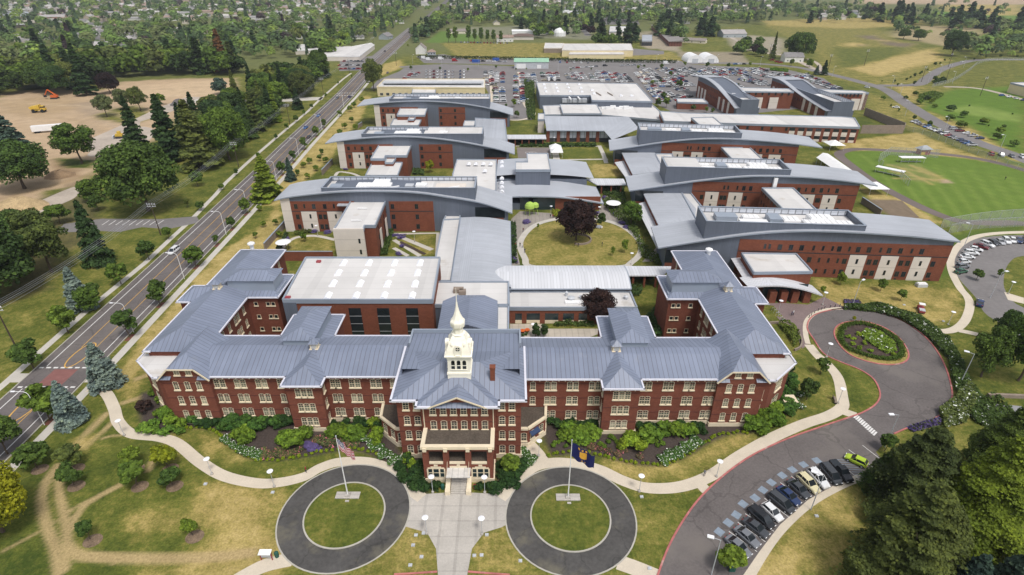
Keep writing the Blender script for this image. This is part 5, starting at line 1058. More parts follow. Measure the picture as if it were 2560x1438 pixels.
g, P = annex('brick annexe with a white flat roof projecting from the rear east ward', [(1839,408.5),(1915,408.5),(1874,370),(1803,370)], 10.8, neck=[(1815,370),(1850,370),(1845,360),(1812,360)]); q = MB(); a_, b_ = at(1834,352,13.5); q.box(a_-.8, a_+.8, b_-.5, b_+.5, 10.6, 14.6); q.build('flue', M['white'], g)
r = empty('entrance_pavilion', (78, 141, 0), 'main entrance pavilion with an arched pale canopy on brick piers above the brick plaza', 'entrance pavilion')
block('x', '', [(1853.9,634.5),(1990,636.6),(2030.6,681.3),(1884.4,683.3)], 8.0, root=r, band=.6)
yc = 141.3; ed = [ray_plane(px, py, (0, yc), (50, yc)) for px, py in ((1872,719),(1900,715.5),(1930,714),(1960,715),(1990,719),(2020,726),(2058,738.5))]; ed = cr(ed, 4); q = MB()
sh = .0
for (s0, z0), (s1, z1) in zip(ed[:-1], ed[1:]):
	q.face([(s0, yc, z0), (s1, yc, z1), (s1-.8, yc+5.5, z1+.25), (s0-.8, yc+5.5, z0+.25)]); q.face([(s0, yc, z0-.4), (s1, yc, z1-.4), (s1, yc, z1), (s0, yc, z0)])
s0, z0 = ed[0]; q.face([(s0, yc, z0), (s0+2.5, yc+3, z0+.5), (at(1858,640,5.6)[0]-.5, 160.5, z0+.4), (at(1823,645,5)[0], 160.5, z0-.2)]); q.build('canopy', M['roof_pale'], r)
q = MB()
for px in (1932,1960,1988,2018): X = atY(px, 740, yc+1.2)[0]; q.box(X-1.0, X+1.0, yc+.9, yc+2.6, 0, zat(yc+1.5, 728))
q.parts('brick_pier', M['brick_new'], r); q = MB(); X0_, X1_ = atY(1905, 740, yc+2.6)[0], atY(2015, 740, yc+2.6)[0]; q.box(X0_, X1_, yc+2.9, yc+3.1, 0, 5.2); q.build('glazing', M['teal'], r)
q = MB(); q.box(70.2, 87, yc+5, 150, 0, 6); q.build('brick_face', M['brick_new'], r)
def lowroof(label, pts, z, can, zc):
	r = empty('court_wing_roof', (*at(*pts[0], 0), 0), label, 'building', 'low court-side wings of the east wards'); P = [at(x, y, z) for x, y in pts]
	q = MB(); q.prism(P, z-.4, [z+.6*sin(pi*i/(len(P)-1)) for i in range(len(P))]); q.build('roof', M['roof_new'], r)
	cxm = sum(p[0] for p in P)/len(P); cym = sum(p[1] for p in P)/len(P); q = MB(); q.prism([(cxm+(p[0]-cxm)*.94, cym+(p[1]-cym)*.96) for p in P], 0, z-.4); q.build('wall', M['brick_new'], r)
	q = MB(); q.prism([at(x, y, zc) for x, y in can], zc-.3, zc, bottom=True); q.build('walkway_roof', M['roof_pale'], r)
lowroof('low pale roof wing on the court side between the near and middle east wards', [(1609,485),(1633,478),(1695.6,473),(1740,526),(1735,560),(1650,570)], 6.6, [(1588,511),(1614,504),(1650,566),(1660,610),(1643,620)], 4.2)
lowroof('low pale roof wing on the court side between the middle and rear east wards', [(1554,381),(1585,375),(1629,372.5),(1650,405),(1650,430),(1582,437)], 6.6, [(1536.6,406),(1565,401),(1582,435),(1570,452)], 4.2)
block('side_flat_roof', 'white flat roof strip beside the near court-side wing', [(1740,526),(1800,640),(1760,560),(1705,482),(1722,482),(1775,545)] and [(1752,570),(1795,570),(1725,482),(1703,482)], 7.0)
block('side_flat_roof', 'small white flat roof behind the middle court-side wing', [(1650,410),(1690,410),(1680,386),(1638,386)], 7.0)
block('low_strip', 'low flat-roofed strip beside the middle west ward clad in grey', [(1110,551),(1150,549),(1150,540),(1115,540)], 6.0, 'panel')
g, P = block('west_court_hall', 'pale metal roof over the low hall joining the west wards on the court side', [(1190,354),(1268,356),(1262,300),(1188,296)], 6.5, 'brick_new', 'roof_new')
block('hall_flat_part', 'small white flat roof west of the low hall between the rear west wards', [(1158,316),(1186,316),(1188,303),(1162,303)], 6.2)
def gwall(label, pts, h, m='brick_grey', w=.35, cap=True, z0=0):
	r = empty('garden_wall', (*at(*pts[0]), 0), label, 'wall'); q = MB(); c = MB(); P = [at(x, y) for x, y in pts]
	for p0, p1 in zip(P[:-1], P[1:]): q.beam((*p0, h/2), (*p1, h/2), w, h); c.beam((*p0, h+.05), (*p1, h+.05), w+.15, .12)
	q.build('wall_panel', M[m], r); c.build('coping', M['coping'], r)
gwall('grey wall closing the near west garden beside the street lawn', [(663,626),(716,566)], 2.6)
gwall('grey wall closing the middle west garden', [(806,438),(832,410)], 2.6); gwall('short grey wall by the rear west ward', [(895,322),(906,315)], 2.4)
gwall('brick wall between the hospital and the near west garden', [(692,652),(835,652)], 3.4, 'brick_new')
gwall('grey retaining wall beside the vegetable plot', [(2152,508),(2200,540)], 2.6)
def leafmat(name, amt=.35):
	m, nt, b = newmat(name); b.inputs['Roughness'].default_value = .8; b.inputs['Specular IOR Level'].default_value = .2
	oi = nt.nodes.new('ShaderNodeObjectInfo'); g = nt.nodes.new('ShaderNodeNewGeometry')
	r = ramp(nt, [(0, (1-amt,)*3), (.8, (1+amt*.6,)*3), (1, (1+amt*1.6, 1+amt*1.3, 1+amt*.4))]); nt.links.new(g.outputs['Random Per Island'], r.inputs[0])
	c = mixc(nt, oi.outputs['Color'], r.outputs[0], 1.0); n = noise(nt, 5, 2); r2 = ramp(nt, [(.35, (.68,.72,.75)), (.65, (1.32,1.28,1.1))]); nt.links.new(n.outputs[0], r2.inputs[0]); c = mixc(nt, c, r2.outputs[0], 1.0)
	r3 = ramp(nt, [(0, (.82,.88,.9)), (1, (1.18,1.1,1.0))]); nt.links.new(oi.outputs['Random'], r3.inputs[0]); c = mixc(nt, c, r3.outputs[0], 1.0)
	nt.links.new(c, b.inputs['Base Color'])
	tr = nt.nodes.new('ShaderNodeBsdfTranslucent'); nt.links.new(c, tr.inputs[0]); mx = nt.nodes.new('ShaderNodeMixShader'); mx.inputs[0].default_value = .22
	nt.links.new(b.outputs[0], mx.inputs[1]); nt.links.new(tr.outputs[0], mx.inputs[2]); nt.links.new(mx.outputs[0], nt.nodes['Material Output'].inputs[0]); return m
M['leaf'] = leafmat('foliage')
def quads_mesh(name, C, N, sz, asp=1.0, up=None, seed=0, mats=None, tri=False):
	rs = np.random.RandomState(seed); n = len(C); N = N/np.maximum(np.linalg.norm(N, axis=1), 1e-9)[:,None]
	R = rs.normal(size=(n,3)) if up is None else up; T = np.cross(N, R); T /= np.maximum(np.linalg.norm(T, axis=1), 1e-9)[:,None]; B_ = np.cross(N, T)
	sz = np.asarray(sz)*np.ones(n); T = T*sz[:,None]*asp; B_ = B_*sz[:,None]
	v = np.stack([C-T*.5-B_*.35, C+T*.5-B_*.5, C+T*.42+B_*.5, C-T*.5+B_*.42], 1).reshape(-1,3)
	me = bpy.data.meshes.new(name); me.vertices.add(4*n); me.vertices.foreach_set('co', v.ravel()); me.loops.add(4*n); me.loops.foreach_set('vertex_index', np.arange(4*n)); me.polygons.add(n)
	me.polygons.foreach_set('loop_start', np.arange(n)*4); me.polygons.foreach_set('loop_total', np.full(n,4)); me.update(calc_edges=True)
	for m in (mats or [M['leaf']]): me.materials.append(m)
	return me
def blobs_crown(seed, nb, nl, rx, rz, zc, leaf, br=.3, flat=.0, irr=.25):
	"""leaf clumps on the shell of an uneven ellipsoid"""
	rs = np.random.RandomState(seed); u = rs.normal(size=(nb,3)); u /= np.linalg.norm(u, axis=1)[:,None]; u[:,2] = np.where(u[:,2] < -.75, -u[:,2], u[:,2])
	rad = 1-irr*rs.rand(nb); bc = u*rad[:,None]*np.array([rx, rx, rz])*.78; bc[0] = 0
	bs = br*rx*(.75+.5*rs.rand(nb)); bs[0] = rx*.5
	k = rs.choice(nb, nl, p=bs**2/(bs**2).sum()); w = rs.normal(size=(nl,3)); w /= np.linalg.norm(w, axis=1)[:,None]; w[:,2] = np.where(w[:,2] < -.6, -w[:,2]*.6, w[:,2])
	C = bc[k]+w*bs[k][:,None]*(.82+.25*rs.rand(nl))[:,None]*np.array([1,1,.8]); N = w+rs.normal(size=(nl,3))*.55+np.array([0,0,.35])
	C[:,2] += zc; return C, N, leaf*(.6+.8*rs.rand(nl))
def cone_crown(seed, nbr, nl, rx, z0, leaf, droop=.25, power=.9, flat=.5, irr=.25):
	"""tiers of boughs narrowing to a tip"""
	rs = np.random.RandomState(seed); t = (np.arange(nbr)+rs.rand(nbr))/nbr; z = z0+(1-z0)*t**.9; L = rx*(1-t)**power*(1-irr*rs.rand(nbr))+.012; a = rs.rand(nbr)*2*pi
	k = rs.choice(nbr, nl, p=(L+.01)/(L+.01).sum()); r = rs.rand(nl)**.55; wd = .20*L[k]*(1-r*.5)+.01; side = rs.normal(size=nl)*wd; zz = z[k]-droop*L[k]*r**1.5+rs.normal(size=nl)*.25*wd*flat+.04*L[k]
	x = r*L[k]*np.cos(a[k])-side*np.sin(a[k]); y = r*L[k]*np.sin(a[k])+side*np.cos(a[k]); C = np.stack([x,y,zz],1)
	N = np.stack([np.cos(a[k])*.5, np.sin(a[k])*.5, np.ones(nl)],1)+rs.normal(size=(nl,3))*.45; return C, N, leaf*(.6+.8*rs.rand(nl))
def trunk_mb(h0, r, seed, limbs=5, spread=.2, top=.75):
	B = MB(); rs = random.Random(seed); z = [0, .08, h0, top]; rr = [r*1.35, r, r*.75, r*.25]; p = [V(0,0,0)]
	for i in range(1, 4): p.append(V(rs.uniform(-.012,.012)*i, rs.uniform(-.012,.012)*i, z[i]))
	for i in range(3): B.tube(p[i], p[i+1], rr[i], rr[i+1], 7)
	for i in range(limbs):
		a = 2*pi*i/limbs+rs.random(); b0 = p[2]*(1-.3*rs.random())+V(0,0,.05*rs.random()); b1 = b0+V(cos(a)*spread, sin(a)*spread, .18+.1*rs.random()); B.tube(b0, b1, r*.45, r*.15, 5)
	return B
KIND = {}
def defkind(nm, variants, fn, trunk, limbs=5, spread=.2, r=.016, h0=.3, top=.75):
	out = []
	for v in range(variants):
		C, N, s_ = fn(v*17+3); cm = quads_mesh('crown', C, N, s_, seed=v); tb_ = trunk_mb(h0, r, v, limbs, spread, top).build('trunk', M['bark']); tm = tb_.data; bpy.data.objects.remove(tb_); out.append((cm, tm))
	KIND[nm] = out
defkind('round', 3, lambda s: blobs_crown(s, 34, 4200, .40, .46, .52, .044), 1)
defkind('oak', 3, lambda s: blobs_crown(s, 80, 15000, .50, .46, .52, .027, br=.25), 1, 7, .3, .022, .25)
defkind('young', 3, lambda s: blobs_crown(s, 18, 1500, .31, .40, .57, .062, br=.36), 1, 4, .12, .014)
defkind('fine', 2, lambda s: blobs_crown(s, 60, 9500, .38, .46, .52, .024, br=.26, irr=.4), 1, 7, .22, .016, .3)
defkind('conifer', 3, lambda s: cone_crown(s, 110, 7500, .27, .05, .036, irr=.4), 1, 0, 0, .013, .3, .9)
defkind('spruce', 2, lambda s: cone_crown(s, 130, 9000, .36, .03, .032, droop=.35, power=.8, irr=.22), 1, 0, 0, .016, .3, .9)
defkind('poplar', 1, lambda s: blobs_crown(s, 30, 1800, .11, .48, .52, .035, br=.6), 1, 0, 0, .012, .3, .8)
defkind('far_round', 4, lambda s: blobs_crown(s, 20, 1100, .46, .44, .50, .088, br=.36), 1, 0, 0, .02, .3, .6)
defkind('far_conifer', 3, lambda s: cone_crown(s, 40, 420, .22, .05, .11), 1, 0, 0, .015, .3, .9)
defkind('big_pine', 2, lambda s: cone_crown(s, 190, 62000, .44, .04, .0135, droop=.12, power=.62, irr=.5), 1, 6, .2, .014, .45)
def cedar(s):
	C, N, z = cone_crown(s, 150, 60000, .42, .06, .011, droop=.45, power=.75, flat=.35, irr=.35); return C, N, z
defkind('cedar', 1, cedar, 1, 0, 0, .02, .3, .9)
G_ = dict(green=(.098,.160,.028), mid=(.074,.125,.028), dark=(.050,.088,.024), light=(.15,.215,.03), yellow=(.25,.27,.02), conifer=(.042,.080,.028), olive=(.115,.145,.04), blue=(.17,.235,.24), purple=(.036,.020,.021), rust=(.16,.085,.04), greyg=(.15,.18,.08), bluedark=(.065,.11,.095))
NTREE = [0]
def put_tree(kind, x, y, h, col, label, group=None, wf=1.0, cat='tree', parts=True, name=None, z=0):
	NTREE[0] += 1; v = KIND[kind]; cm, tm = v[NTREE[0] % len(v)]
	nm = name or {'conifer': 'conifer_tree', 'spruce': 'spruce_tree', 'poplar': 'poplar_tree', 'far_conifer': 'conifer_tree', 'cedar': 'cedar_tree', 'big_pine': 'pine_tree', 'young': 'young_tree'}.get(kind, 'broadleaf_tree')
	c = col if isinstance(col, tuple) else G_[col]
	if parts:
		r = bpy.data.objects.new(nm, None); COL.objects.link(r); r.empty_display_size = .3
		for n_, me_ in (('trunk', tm), ('crown', cm)): o = bpy.data.objects.new(n_, me_); COL.objects.link(o); o.parent = r; o.color = (*c, 1)
	else: r = bpy.data.objects.new(nm, cm); COL.objects.link(r); r.color = (*c, 1)
	r.location = (x, y, z); r.rotation_euler = (0, 0, rnd.random()*6.28); r.scale = (h*wf, h*wf, h); tag(r, label, cat, group); return r
def T(kind, px, pb, pt, col, label, wf=1.0, group=None, **k):
	x, y = at(px, pb); return put_tree(kind, x, y, max(1.5, zat(y, pt)), col, label, group, wf, **k)
EY = [93,124.5,141,165,182,196,211,227,243,260,280,303,330,350]
for i, y in enumerate(EY):
	put_tree('young', wl(y)+13.6, y, [10,8.6,8.3,8.2,4.2,5.4,7.4,7.2,7,7.2,6.5,7.4,6.8,6][i], 'mid' if i%3 else 'green', f'street tree in red bark on the hospital side, {nth(i)} from the front', 'street trees on the hospital side', wf=1.1 if i < 4 else .85)
for i, (px, pb, pt, wf) in enumerate(((84,922,850,1.2),(172,832,762,1.1),(236,765,708,1.3),(303,711,655,1.1),(373,650,597,1.1),(423,599,566,1.1),(503,526,502,1.2),(555,476,457,1.1),(592,439,420,1.0),(647,396,380,1),(691,349,333,1),(718,326,307,1),(741,306,286,1),(761,289,273,1),(780,274,258,1),(815,245,232,1),(846,212,202,.8),(880,196,186,.8),(905,181,174,.8))):
	T('young', px, pb, pt, 'green' if i % 2 else 'mid', f'street tree beside the far pavement, {nth(i)} from the front', wf=wf, group='street trees on the far side')
for px, pb, pt, wf, c, w_ in ((94,1170,1114,1.05,'mid','round dark green young tree in a bark ring nearest the street corner'),(185,1168,1120,1.1,'olive','bushy olive tree in a bark ring, rear one of the left pair on the lawn'),(185,1212,1163,.9,'mid','small tree in a bark ring, front one of the left pair on the lawn'),(335,1168,1122,.9,'light','yellow-green lawn tree, rear one of the middle pair'),
	(344,1213,1163,1.1,'green','green lawn tree in a bark ring, front one of the middle pair'),(420,1168,1117,.9,'yellow','bright yellow-green lawn tree in a bark ring by the bend of the walk'),(431,1212,1176,1.1,'mid','low dark lawn tree in a bark ring, front one of the right pair'),(226,1348,1308,.8,'mid','sparse small tree in a pale bark ring low on the front lawn'),(481,1338,1301,.75,'light','tiny bright green tree in a pale bark ring on the dry front lawn')):
	T('young', px, pb, pt-4, c, w_, wf*1.3, 'young trees on the front lawn')
	X, Y = at(px+6, pb+4); q = MB(); q.sheet([(X+1.55*cos(t), Y+1.4*sin(t)) for t in np.linspace(0, 2*pi, 14, endpoint=False)], .02); struct(q.build('bark_ring', mat('pale_bark', (.19,.135,.09), .95, 1, .3, fine=(4,.2)) if 'pale_bark' not in bpy.data.materials else bpy.data.materials['pale_bark']))
T('oak', 8, 1330, 1168, 'yellow', 'large yellow-green tree at the left edge of the front lawn', .75)
T('round', 20, 1135, 1045, 'mid', 'dark green tree at the left edge beside the street', 1.0)
T('spruce', 268, 962, 858, 'blue', 'blue spruce beside the pavement near the hospital corner, larger of the two', 1.05); T('spruce', 184, 1056, 953, 'blue', 'blue spruce beside the crossing at the front lawn', .9)
T('spruce', 208, 772, 668, 'blue', 'blue spruce on the lawn across the street', .95); T('young', 155, 800, 762, 'light', 'bright green bushy tree across the street beside the blue spruce', 1.2); T('round', 228, 776, 712, 'green', 'green tree overlapping the blue spruce across the street', 1.0)
T('spruce', 728, 452, 393, 'bluedark', 'dark blue-green spruce between the street and the near west ward', .8); T('conifer', 672, 497, 390, 'light', 'tall bright green tree between the street and the near west ward', 1.5)
T('fine', 935, 228, 138, 'olive', 'tall drooping birch at the street end of the yellow office block', .85)
for k_, px, pb, pt, c, wf, w_ in (('fine',130,680,508,'olive',.95,'big airy olive-green tree leaning over the lawn west of the street'),('spruce',250,657,500,'conifer',.72,'tall dark pine on the lawn beside the side drive'),('oak',-10,745,560,'dark',1.1,'dark tree mass at the left edge behind the utility pole'),('round',60,640,560,'dark',1.1,'dark low tree at the left edge behind the airy tree'),
	('oak',372,528,342,'mid',1.0,'huge dark green tree beside the side drive'),('round',236,503,443,'green',1.2,'spreading grey-green tree left of the huge dark tree'),('round',246,527,485,'mid',1.0,'small dark tree on the bright lawn by the side drive'),('round',305,498,445,'dark',1.1,'dark tree tucked against the huge tree'),('young',495,466,424,'green',1.2,'small lawn tree right of the huge dark tree'),
	('round',152,560,508,'green',1.3,'pale green bush tree beside the end of the side drive'),('oak',62,472,345,'mid',1.2,'broad green tree on the edge of the building site'),('spruce',40,402,280,'bluedark',1.3,'dark layered cedar at the left edge of the building site'),('fine',205,409,296,'green',1.2,'rounded airy tree standing alone in the bare earth'),
	('conifer',345,372,240,'conifer',.9,'slim dark fir standing in front of the building site'),('conifer',432,402,236,'conifer',1.1,'tall dark fir behind the huge tree'),('conifer',500,420,250,'olive',1.3,'broad olive fir left of the utility pole'),('oak',575,400,258,'green',.85,'leafy tree behind the broad olive fir'),
	('conifer',218,239,108,'conifer',.9,'very tall dark fir with a bare trunk beside the excavator'),('oak',276,234,178,'purple',1.0,'dark purple-leaved tree at the far edge of the building site'),('fine',268,292,230,'greyg',1.1,'grey-green bushy tree on the grass island of the site'),('fine',312,274,215,'greyg',1.0,'grey-green tree in the middle of the grass island group'),('fine',352,278,210,'olive',1.0,'olive tree at the right of the grass island group'),
	('young',405,262,232,'light',1.2,'small bright round tree by the site road'),('round',553,236,192,'bluedark',1.2,'low dark blue-green tree at the right end of the bare earth'),('young',470,520,495,'olive',.9,'tiny tree on the lawn below the huge dark tree'),
	('conifer',640,330,238,'olive',1.2,'olive fir by the path west of the street'),('conifer',690,305,215,'light',.9,'slim bright conifer by the utility pole'),('oak',800,195,122,'mid',.85,'round dark street-side tree near the clinic'),('oak',740,232,165,'mid',.9,'dark spreading tree above the far pavement'),('conifer',745,273,220,'conifer',1.2,'low dark conifer beside the far pavement')):
	T(k_, px, pb, pt, c, w_, wf)
for i, (px, pb) in enumerate(((850,284),(876,272),(886,262),(880,300),(862,315),(850,330),(838,345),(905,250),(760,412),(745,432),(775,402),(790,420),(800,395),(815,400),(770,440),(805,380),(890,318),(660,560),(690,556),(650,520),(700,585),(640,588))):
	T('young', px, pb+8, pb-9, 'light' if i % 3 else 'green', f'small bright sapling on dry grass beside the west wards, {nth(i)} listed', 1.3, 'saplings beside the west wards')
T('oak', 1440, 601, 498, 'purple', 'dark purple-leaved tree in the middle of the oval lawn', .95); T('oak', 1493, 800, 727, 'purple', 'dark purple-leaved tree beside the low brick court wing', 1.15)
T('round', 1577, 565, 500, 'green', 'green tree in the planting east of the oval lawn', .95)
for px, pb, pt, c, wf, w_ in ((1075,432,398,'yellow',.95,'bright yellow-green tree in the middle west garden'),(761,605,578,'green',.9,'small dark tree on the near west garden lawn'),(1502,573,530,'dark',.8,'small dark tree at the north edge of the oval path'),(1561,632,596,'light',.7,'small sapling on the east side of the oval lawn'),(1531,640,613,'light',.6,'faint thin sapling on the oval lawn'),(1345,575,558,'light',.6,'thin sapling on the north-west edge of the oval lawn'),(2100,712,680,'light',.95,'bright round young tree left in front of the pale panels'),(2200,728,694,'green',.9,'round young tree in front of the middle pale panel'),
	(2250,753,723,'green',1.1,'low round tree in the dry grass before the near east ward'),(2055,735,714,'light',.9,'small bush-like tree near the arched canopy'),(2133,803,789,'yellow',.8,'tiny yellow-green tree in the planted circle'),(2050,935,895,'mid',1.1,'young tree beside the curved walk below the planted circle'),(2015,1000,945,'dark',.9,'dark young tree at the east end of the old hospital'),
	(1820,1425,1368,'light',1.2,'bright green tree at the end of the row of bays'),(2212,1128,1086,'mid',1.15,'dense green bushy tree beside the last parking bays'),(2440,700,672,'mid',1.2,'low dark tree beside the loop drive cars'),(2495,695,670,'green',.8,'small tree inside the loop drive')):
	T('young', px, pb, pt, c, w_, wf)
for px, pb, pt, w_ in ((1338,843,805,'left slim cypress in the paved court'),(1346,843,822,'shortest slim cypress in the paved court'),(1360,843,808,'right slim cypress in the paved court')): T('poplar', px, pb, pt, 'conifer', w_, 1.6, 'cypresses in the paved court')
for k_, x, y, h, c, wf, w_ in (('big_pine',59.5,54.5,23,(.085,.108,.030),1.0,'great olive-green pine filling the lower right beside the parked cars'),('big_pine',70,69,20,(.065,.088,.028),1.0,'rear dark pine of the lower right group'),('cedar',77.5,63.4,24,(.13,.185,.022),1.05,'large drooping bright green cedar at the right edge'),('cedar',90,76,19,(.08,.12,.025),1.0,'dark cedar behind the drooping one at the right edge'),
	('spruce',66,50.5,14,(.045,.075,.06),1.0,'blue-green spruce at the bottom right corner, left of two'),('spruce',75,51.5,15,(.045,.075,.06),1.0,'blue-green spruce at the very bottom right corner'),('big_pine',68,74,9.5,'mid',.9,'smaller dark tree behind the great pine')):
	put_tree(k_, x, y, h, c, w_, 'evergreens of the lower right', wf)
for px, pb, pt, c, wf, w_ in ((2452,942,808,'mid',.8,'leaning airy tree beside the loop drive, left of two'),(2545,952,770,'green',.75,'tall airy tree at the right edge by the loop drive'),(2500,860,765,'mid',.8,'thin tree between the walk and the loop drive')): T('fine', px, pb, pt, c, w_, wf)
for k_, px, pb, pt, c, wf, w_ in (('oak',1995,150,75,'mid',1.1,'large dark tree behind the lone white farmhouse'),('round',2023,168,145,'green',1.0,'round tree right of the lone farmhouse'),('round',1978,165,146,'mid',.9,'small tree left of the lone farmhouse wall'),('conifer',1930,148,80,'olive',.5,'tall thin fir left of the farmhouse'),('conifer',2040,187,163,'bluedark',1.5,'small blue spruce beside the perimeter road bend'),('conifer',2058,188,150,'conifer',1.2,'taller dark spruce beside the perimeter road bend'),
	('oak',2378,140,72,'conifer',.9,'dark tree at the edge of the east meadow'),('oak',2295,102,72,'mid',1.1,'rounded dark tree above the east meadow'),('oak',2258,98,70,'mid',1.2,'low broad tree left above the east meadow')):
	T(k_, px, pb, pt, c, w_, wf)
for i, (px, pb, hh) in enumerate(((2204,206,6),(2236,207,9),(2243,217,10),(2265,203,9),(2275,197,8),(2285,195,13),(2298,189,10),(2303,185,9),(2317,180,9),(2336,166,12),(2349,163,9),(2360,155,9),(2373,149,4),(2434,152,9),(2463,147,9),(2500,145,10),(2541,146,10),(2284,215,14),(2335,204,16),(2226,268,8),(2246,280,9),(2284,301,14),(2322,318,18),(2470,318,7),(2530,288,6),(2422,268,7))):
	T('young', px, pb, pb-hh, 'dark' if i % 2 else 'mid', f'small roadside tree along the east perimeter road, {nth(i)} of the line from the west', 1.0, 'small trees along the east perimeter road')
CP_ = [(1020,118,8),(1028,175,11),(1100,176,10),(1170,180,11),(1240,172,9),(1290,176,7),(1316,176,7),(1427,178,7),(1478,176,7),(1595,176,14),(1610,170,9),(1653,174,16),(1711,167,14),(1767,171,17),(1820,170,14),(1874,168,14),(1676,192,16),(1651,208,11),(1630,215,16),(1697,222,24),(1658,250,22),(1665,270,28),(1645,268,24),(1732,278,18),(1765,282,16),(1780,285,16),(1845,216,9),(1860,205,8),(1232,232,10),(1240,215,8),(1285,268,22),(1290,212,10),(2020,188,8),(2030,200,7),(1292,295,20),(1265,268,10)]
for i, (px, pb, hh) in enumerate(CP_): T('young', px, pb, pb-hh, 'mid' if i % 3 else 'light', f'small tree on a planted strip of the rear car park, {nth(i)} from the west', 1.1, 'small trees of the rear car park')
for i, px in enumerate((1122,1139,1172,1187,1203,1219,1234,1252)): T('poplar', px, 107+(i > 3), [66,62,58,68,64,70,70,73][i], 'green', f'slim poplar behind the dry field, {nth(i)} from the left', 1.1, 'row of slim poplars')
r = empty('clipped_hedge', (*at(1100,148), 0), 'long clipped dark hedge in front of the dry field behind the car park', 'hedge')
C, N = [], []; rs = np.random.RandomState(5)
for (a, b_) in (((1045,146),(1280,150)),((1280,150),(1500,156)),((1500,156),(1690,158))):
	(x0, y0), (x1, y1) = at(*a), at(*b_); n = int(hypot(x1-x0, y1-y0)*14); t = rs.rand(n)
	C.append(np.stack([x0+(x1-x0)*t+rs.normal(size=n)*.4, y0+(y1-y0)*t+rs.normal(size=n)*.9, rs.rand(n)**.6*3.2], 1))
C = np.concatenate(C)-np.array([r.location.x, r.location.y, 0]); o = bpy.data.objects.new('hedge_foliage', quads_mesh('hedge_foliage', C, rs.normal(size=C.shape)+np.array([0,-.4,.6]), .9)); COL.objects.link(o); o.parent = r; o.color = (.04,.065,.02,1)
BLD = []
def inside(p, poly):
	c = False; n = len(poly)
	for i in range(n):
		(x0, y0), (x1, y1) = poly[i], poly[(i+1) % n]
		if (y0 > p[1]) != (y1 > p[1]) and p[0] < (x1-x0)*(p[1]-y0)/(y1-y0)+x0: c = not c
	return c
taken = []
def scatter(poly_px, gap, seed, cap=999):
	P = gw(poly_px); xs_ = [p[0] for p in P]; ys_ = [p[1] for p in P]; r_ = random.Random(seed); out = []
	tries = int((max(xs_)-min(xs_))*(max(ys_)-min(ys_))/(gap*gap)*3)
	for _ in range(min(tries, 40000)):
		p = (r_.uniform(min(xs_), max(xs_)), r_.uniform(min(ys_), max(ys_)))
		if inside(p, P) and all(hypot(p[0]-q[0], p[1]-q[1]) > gap for q in out): out.append(p)
		if len(out) >= cap: break
	return sorted(out, key=lambda p: p[0]/p[1])
def px_of(x, y, z=0):
	zz_ = z-CAM_H; d = y*cos(CAM_P)-zz_*sin(CAM_P); return 1280+CAM_F*x/d, 719+CAM_F*(-y*sin(CAM_P)-zz_*cos(CAM_P))/d
def wood(poly, gap, seed, hr, kinds, cols, phrase, group, cap=999, wf=(.85,1.2)):
	r_ = random.Random(seed); pts = scatter(poly, gap, seed, cap)
	for i, (x, y) in enumerate(pts):
		k_ = r_.choice(kinds); far = y > 480
		if far: k_ = 'far_conifer' if k_ in ('conifer', 'spruce') else 'far_round'
		c = r_.choice(cols); c = G_['conifer'] if 'conif' in k_ and c in ('green', 'mid', 'light') else G_[c]
		v = .8+.4*r_.random(); c = (c[0]*v, c[1]*v, c[2]*v); w = {'conif': 'fir', 'far_c': 'fir', 'spruc': 'fir'}.get(k_[:5], 'tree')
		put_tree(k_, x, y, r_.uniform(*hr)*(1.2 if w == 'fir' else 1), c, f'{w} {phrase}, {nth(i)} from left', group, r_.uniform(*wf)*(.75 if w == 'fir' and not far else 1), parts=y < 420)
	return pts
wood([(-60,242),(0,240),(150,236),(215,222),(300,194),(450,187),(590,189),(600,170),(420,165),(200,175),(0,205),(-100,215)], 11.5, 1, (17,25), ['oak','round','conifer','oak','oak','round'], ['mid','green','dark','green','olive','mid'], 'in the dark wood behind the building site', 'wood behind the building site', 105, (1.0,1.25))
wood([(560,395),(640,345),(700,290),(770,235),(800,200),(830,190),(760,192),(690,205),(640,235),(560,280),(480,330),(440,400)], 9.5, 2, (13,20), ['conifer','round','oak','oak','round'], ['mid','green','olive','dark','conifer'], 'in the grove between the site road and the street', 'grove west of the street', 52, (1.0,1.25))
T('conifer', 560, 178, 72, 'rust', 'tall fir with a browned rusty top behind the bare earth', 1.0)
wood([(-60,640),(60,600),(110,650),(60,740),(-60,780)], 8, 6, (10,15), ['round','oak'], ['dark','mid'], 'in the dark mass at the left edge above the pole', 'trees at the left edge', 9, (1.0,1.2))
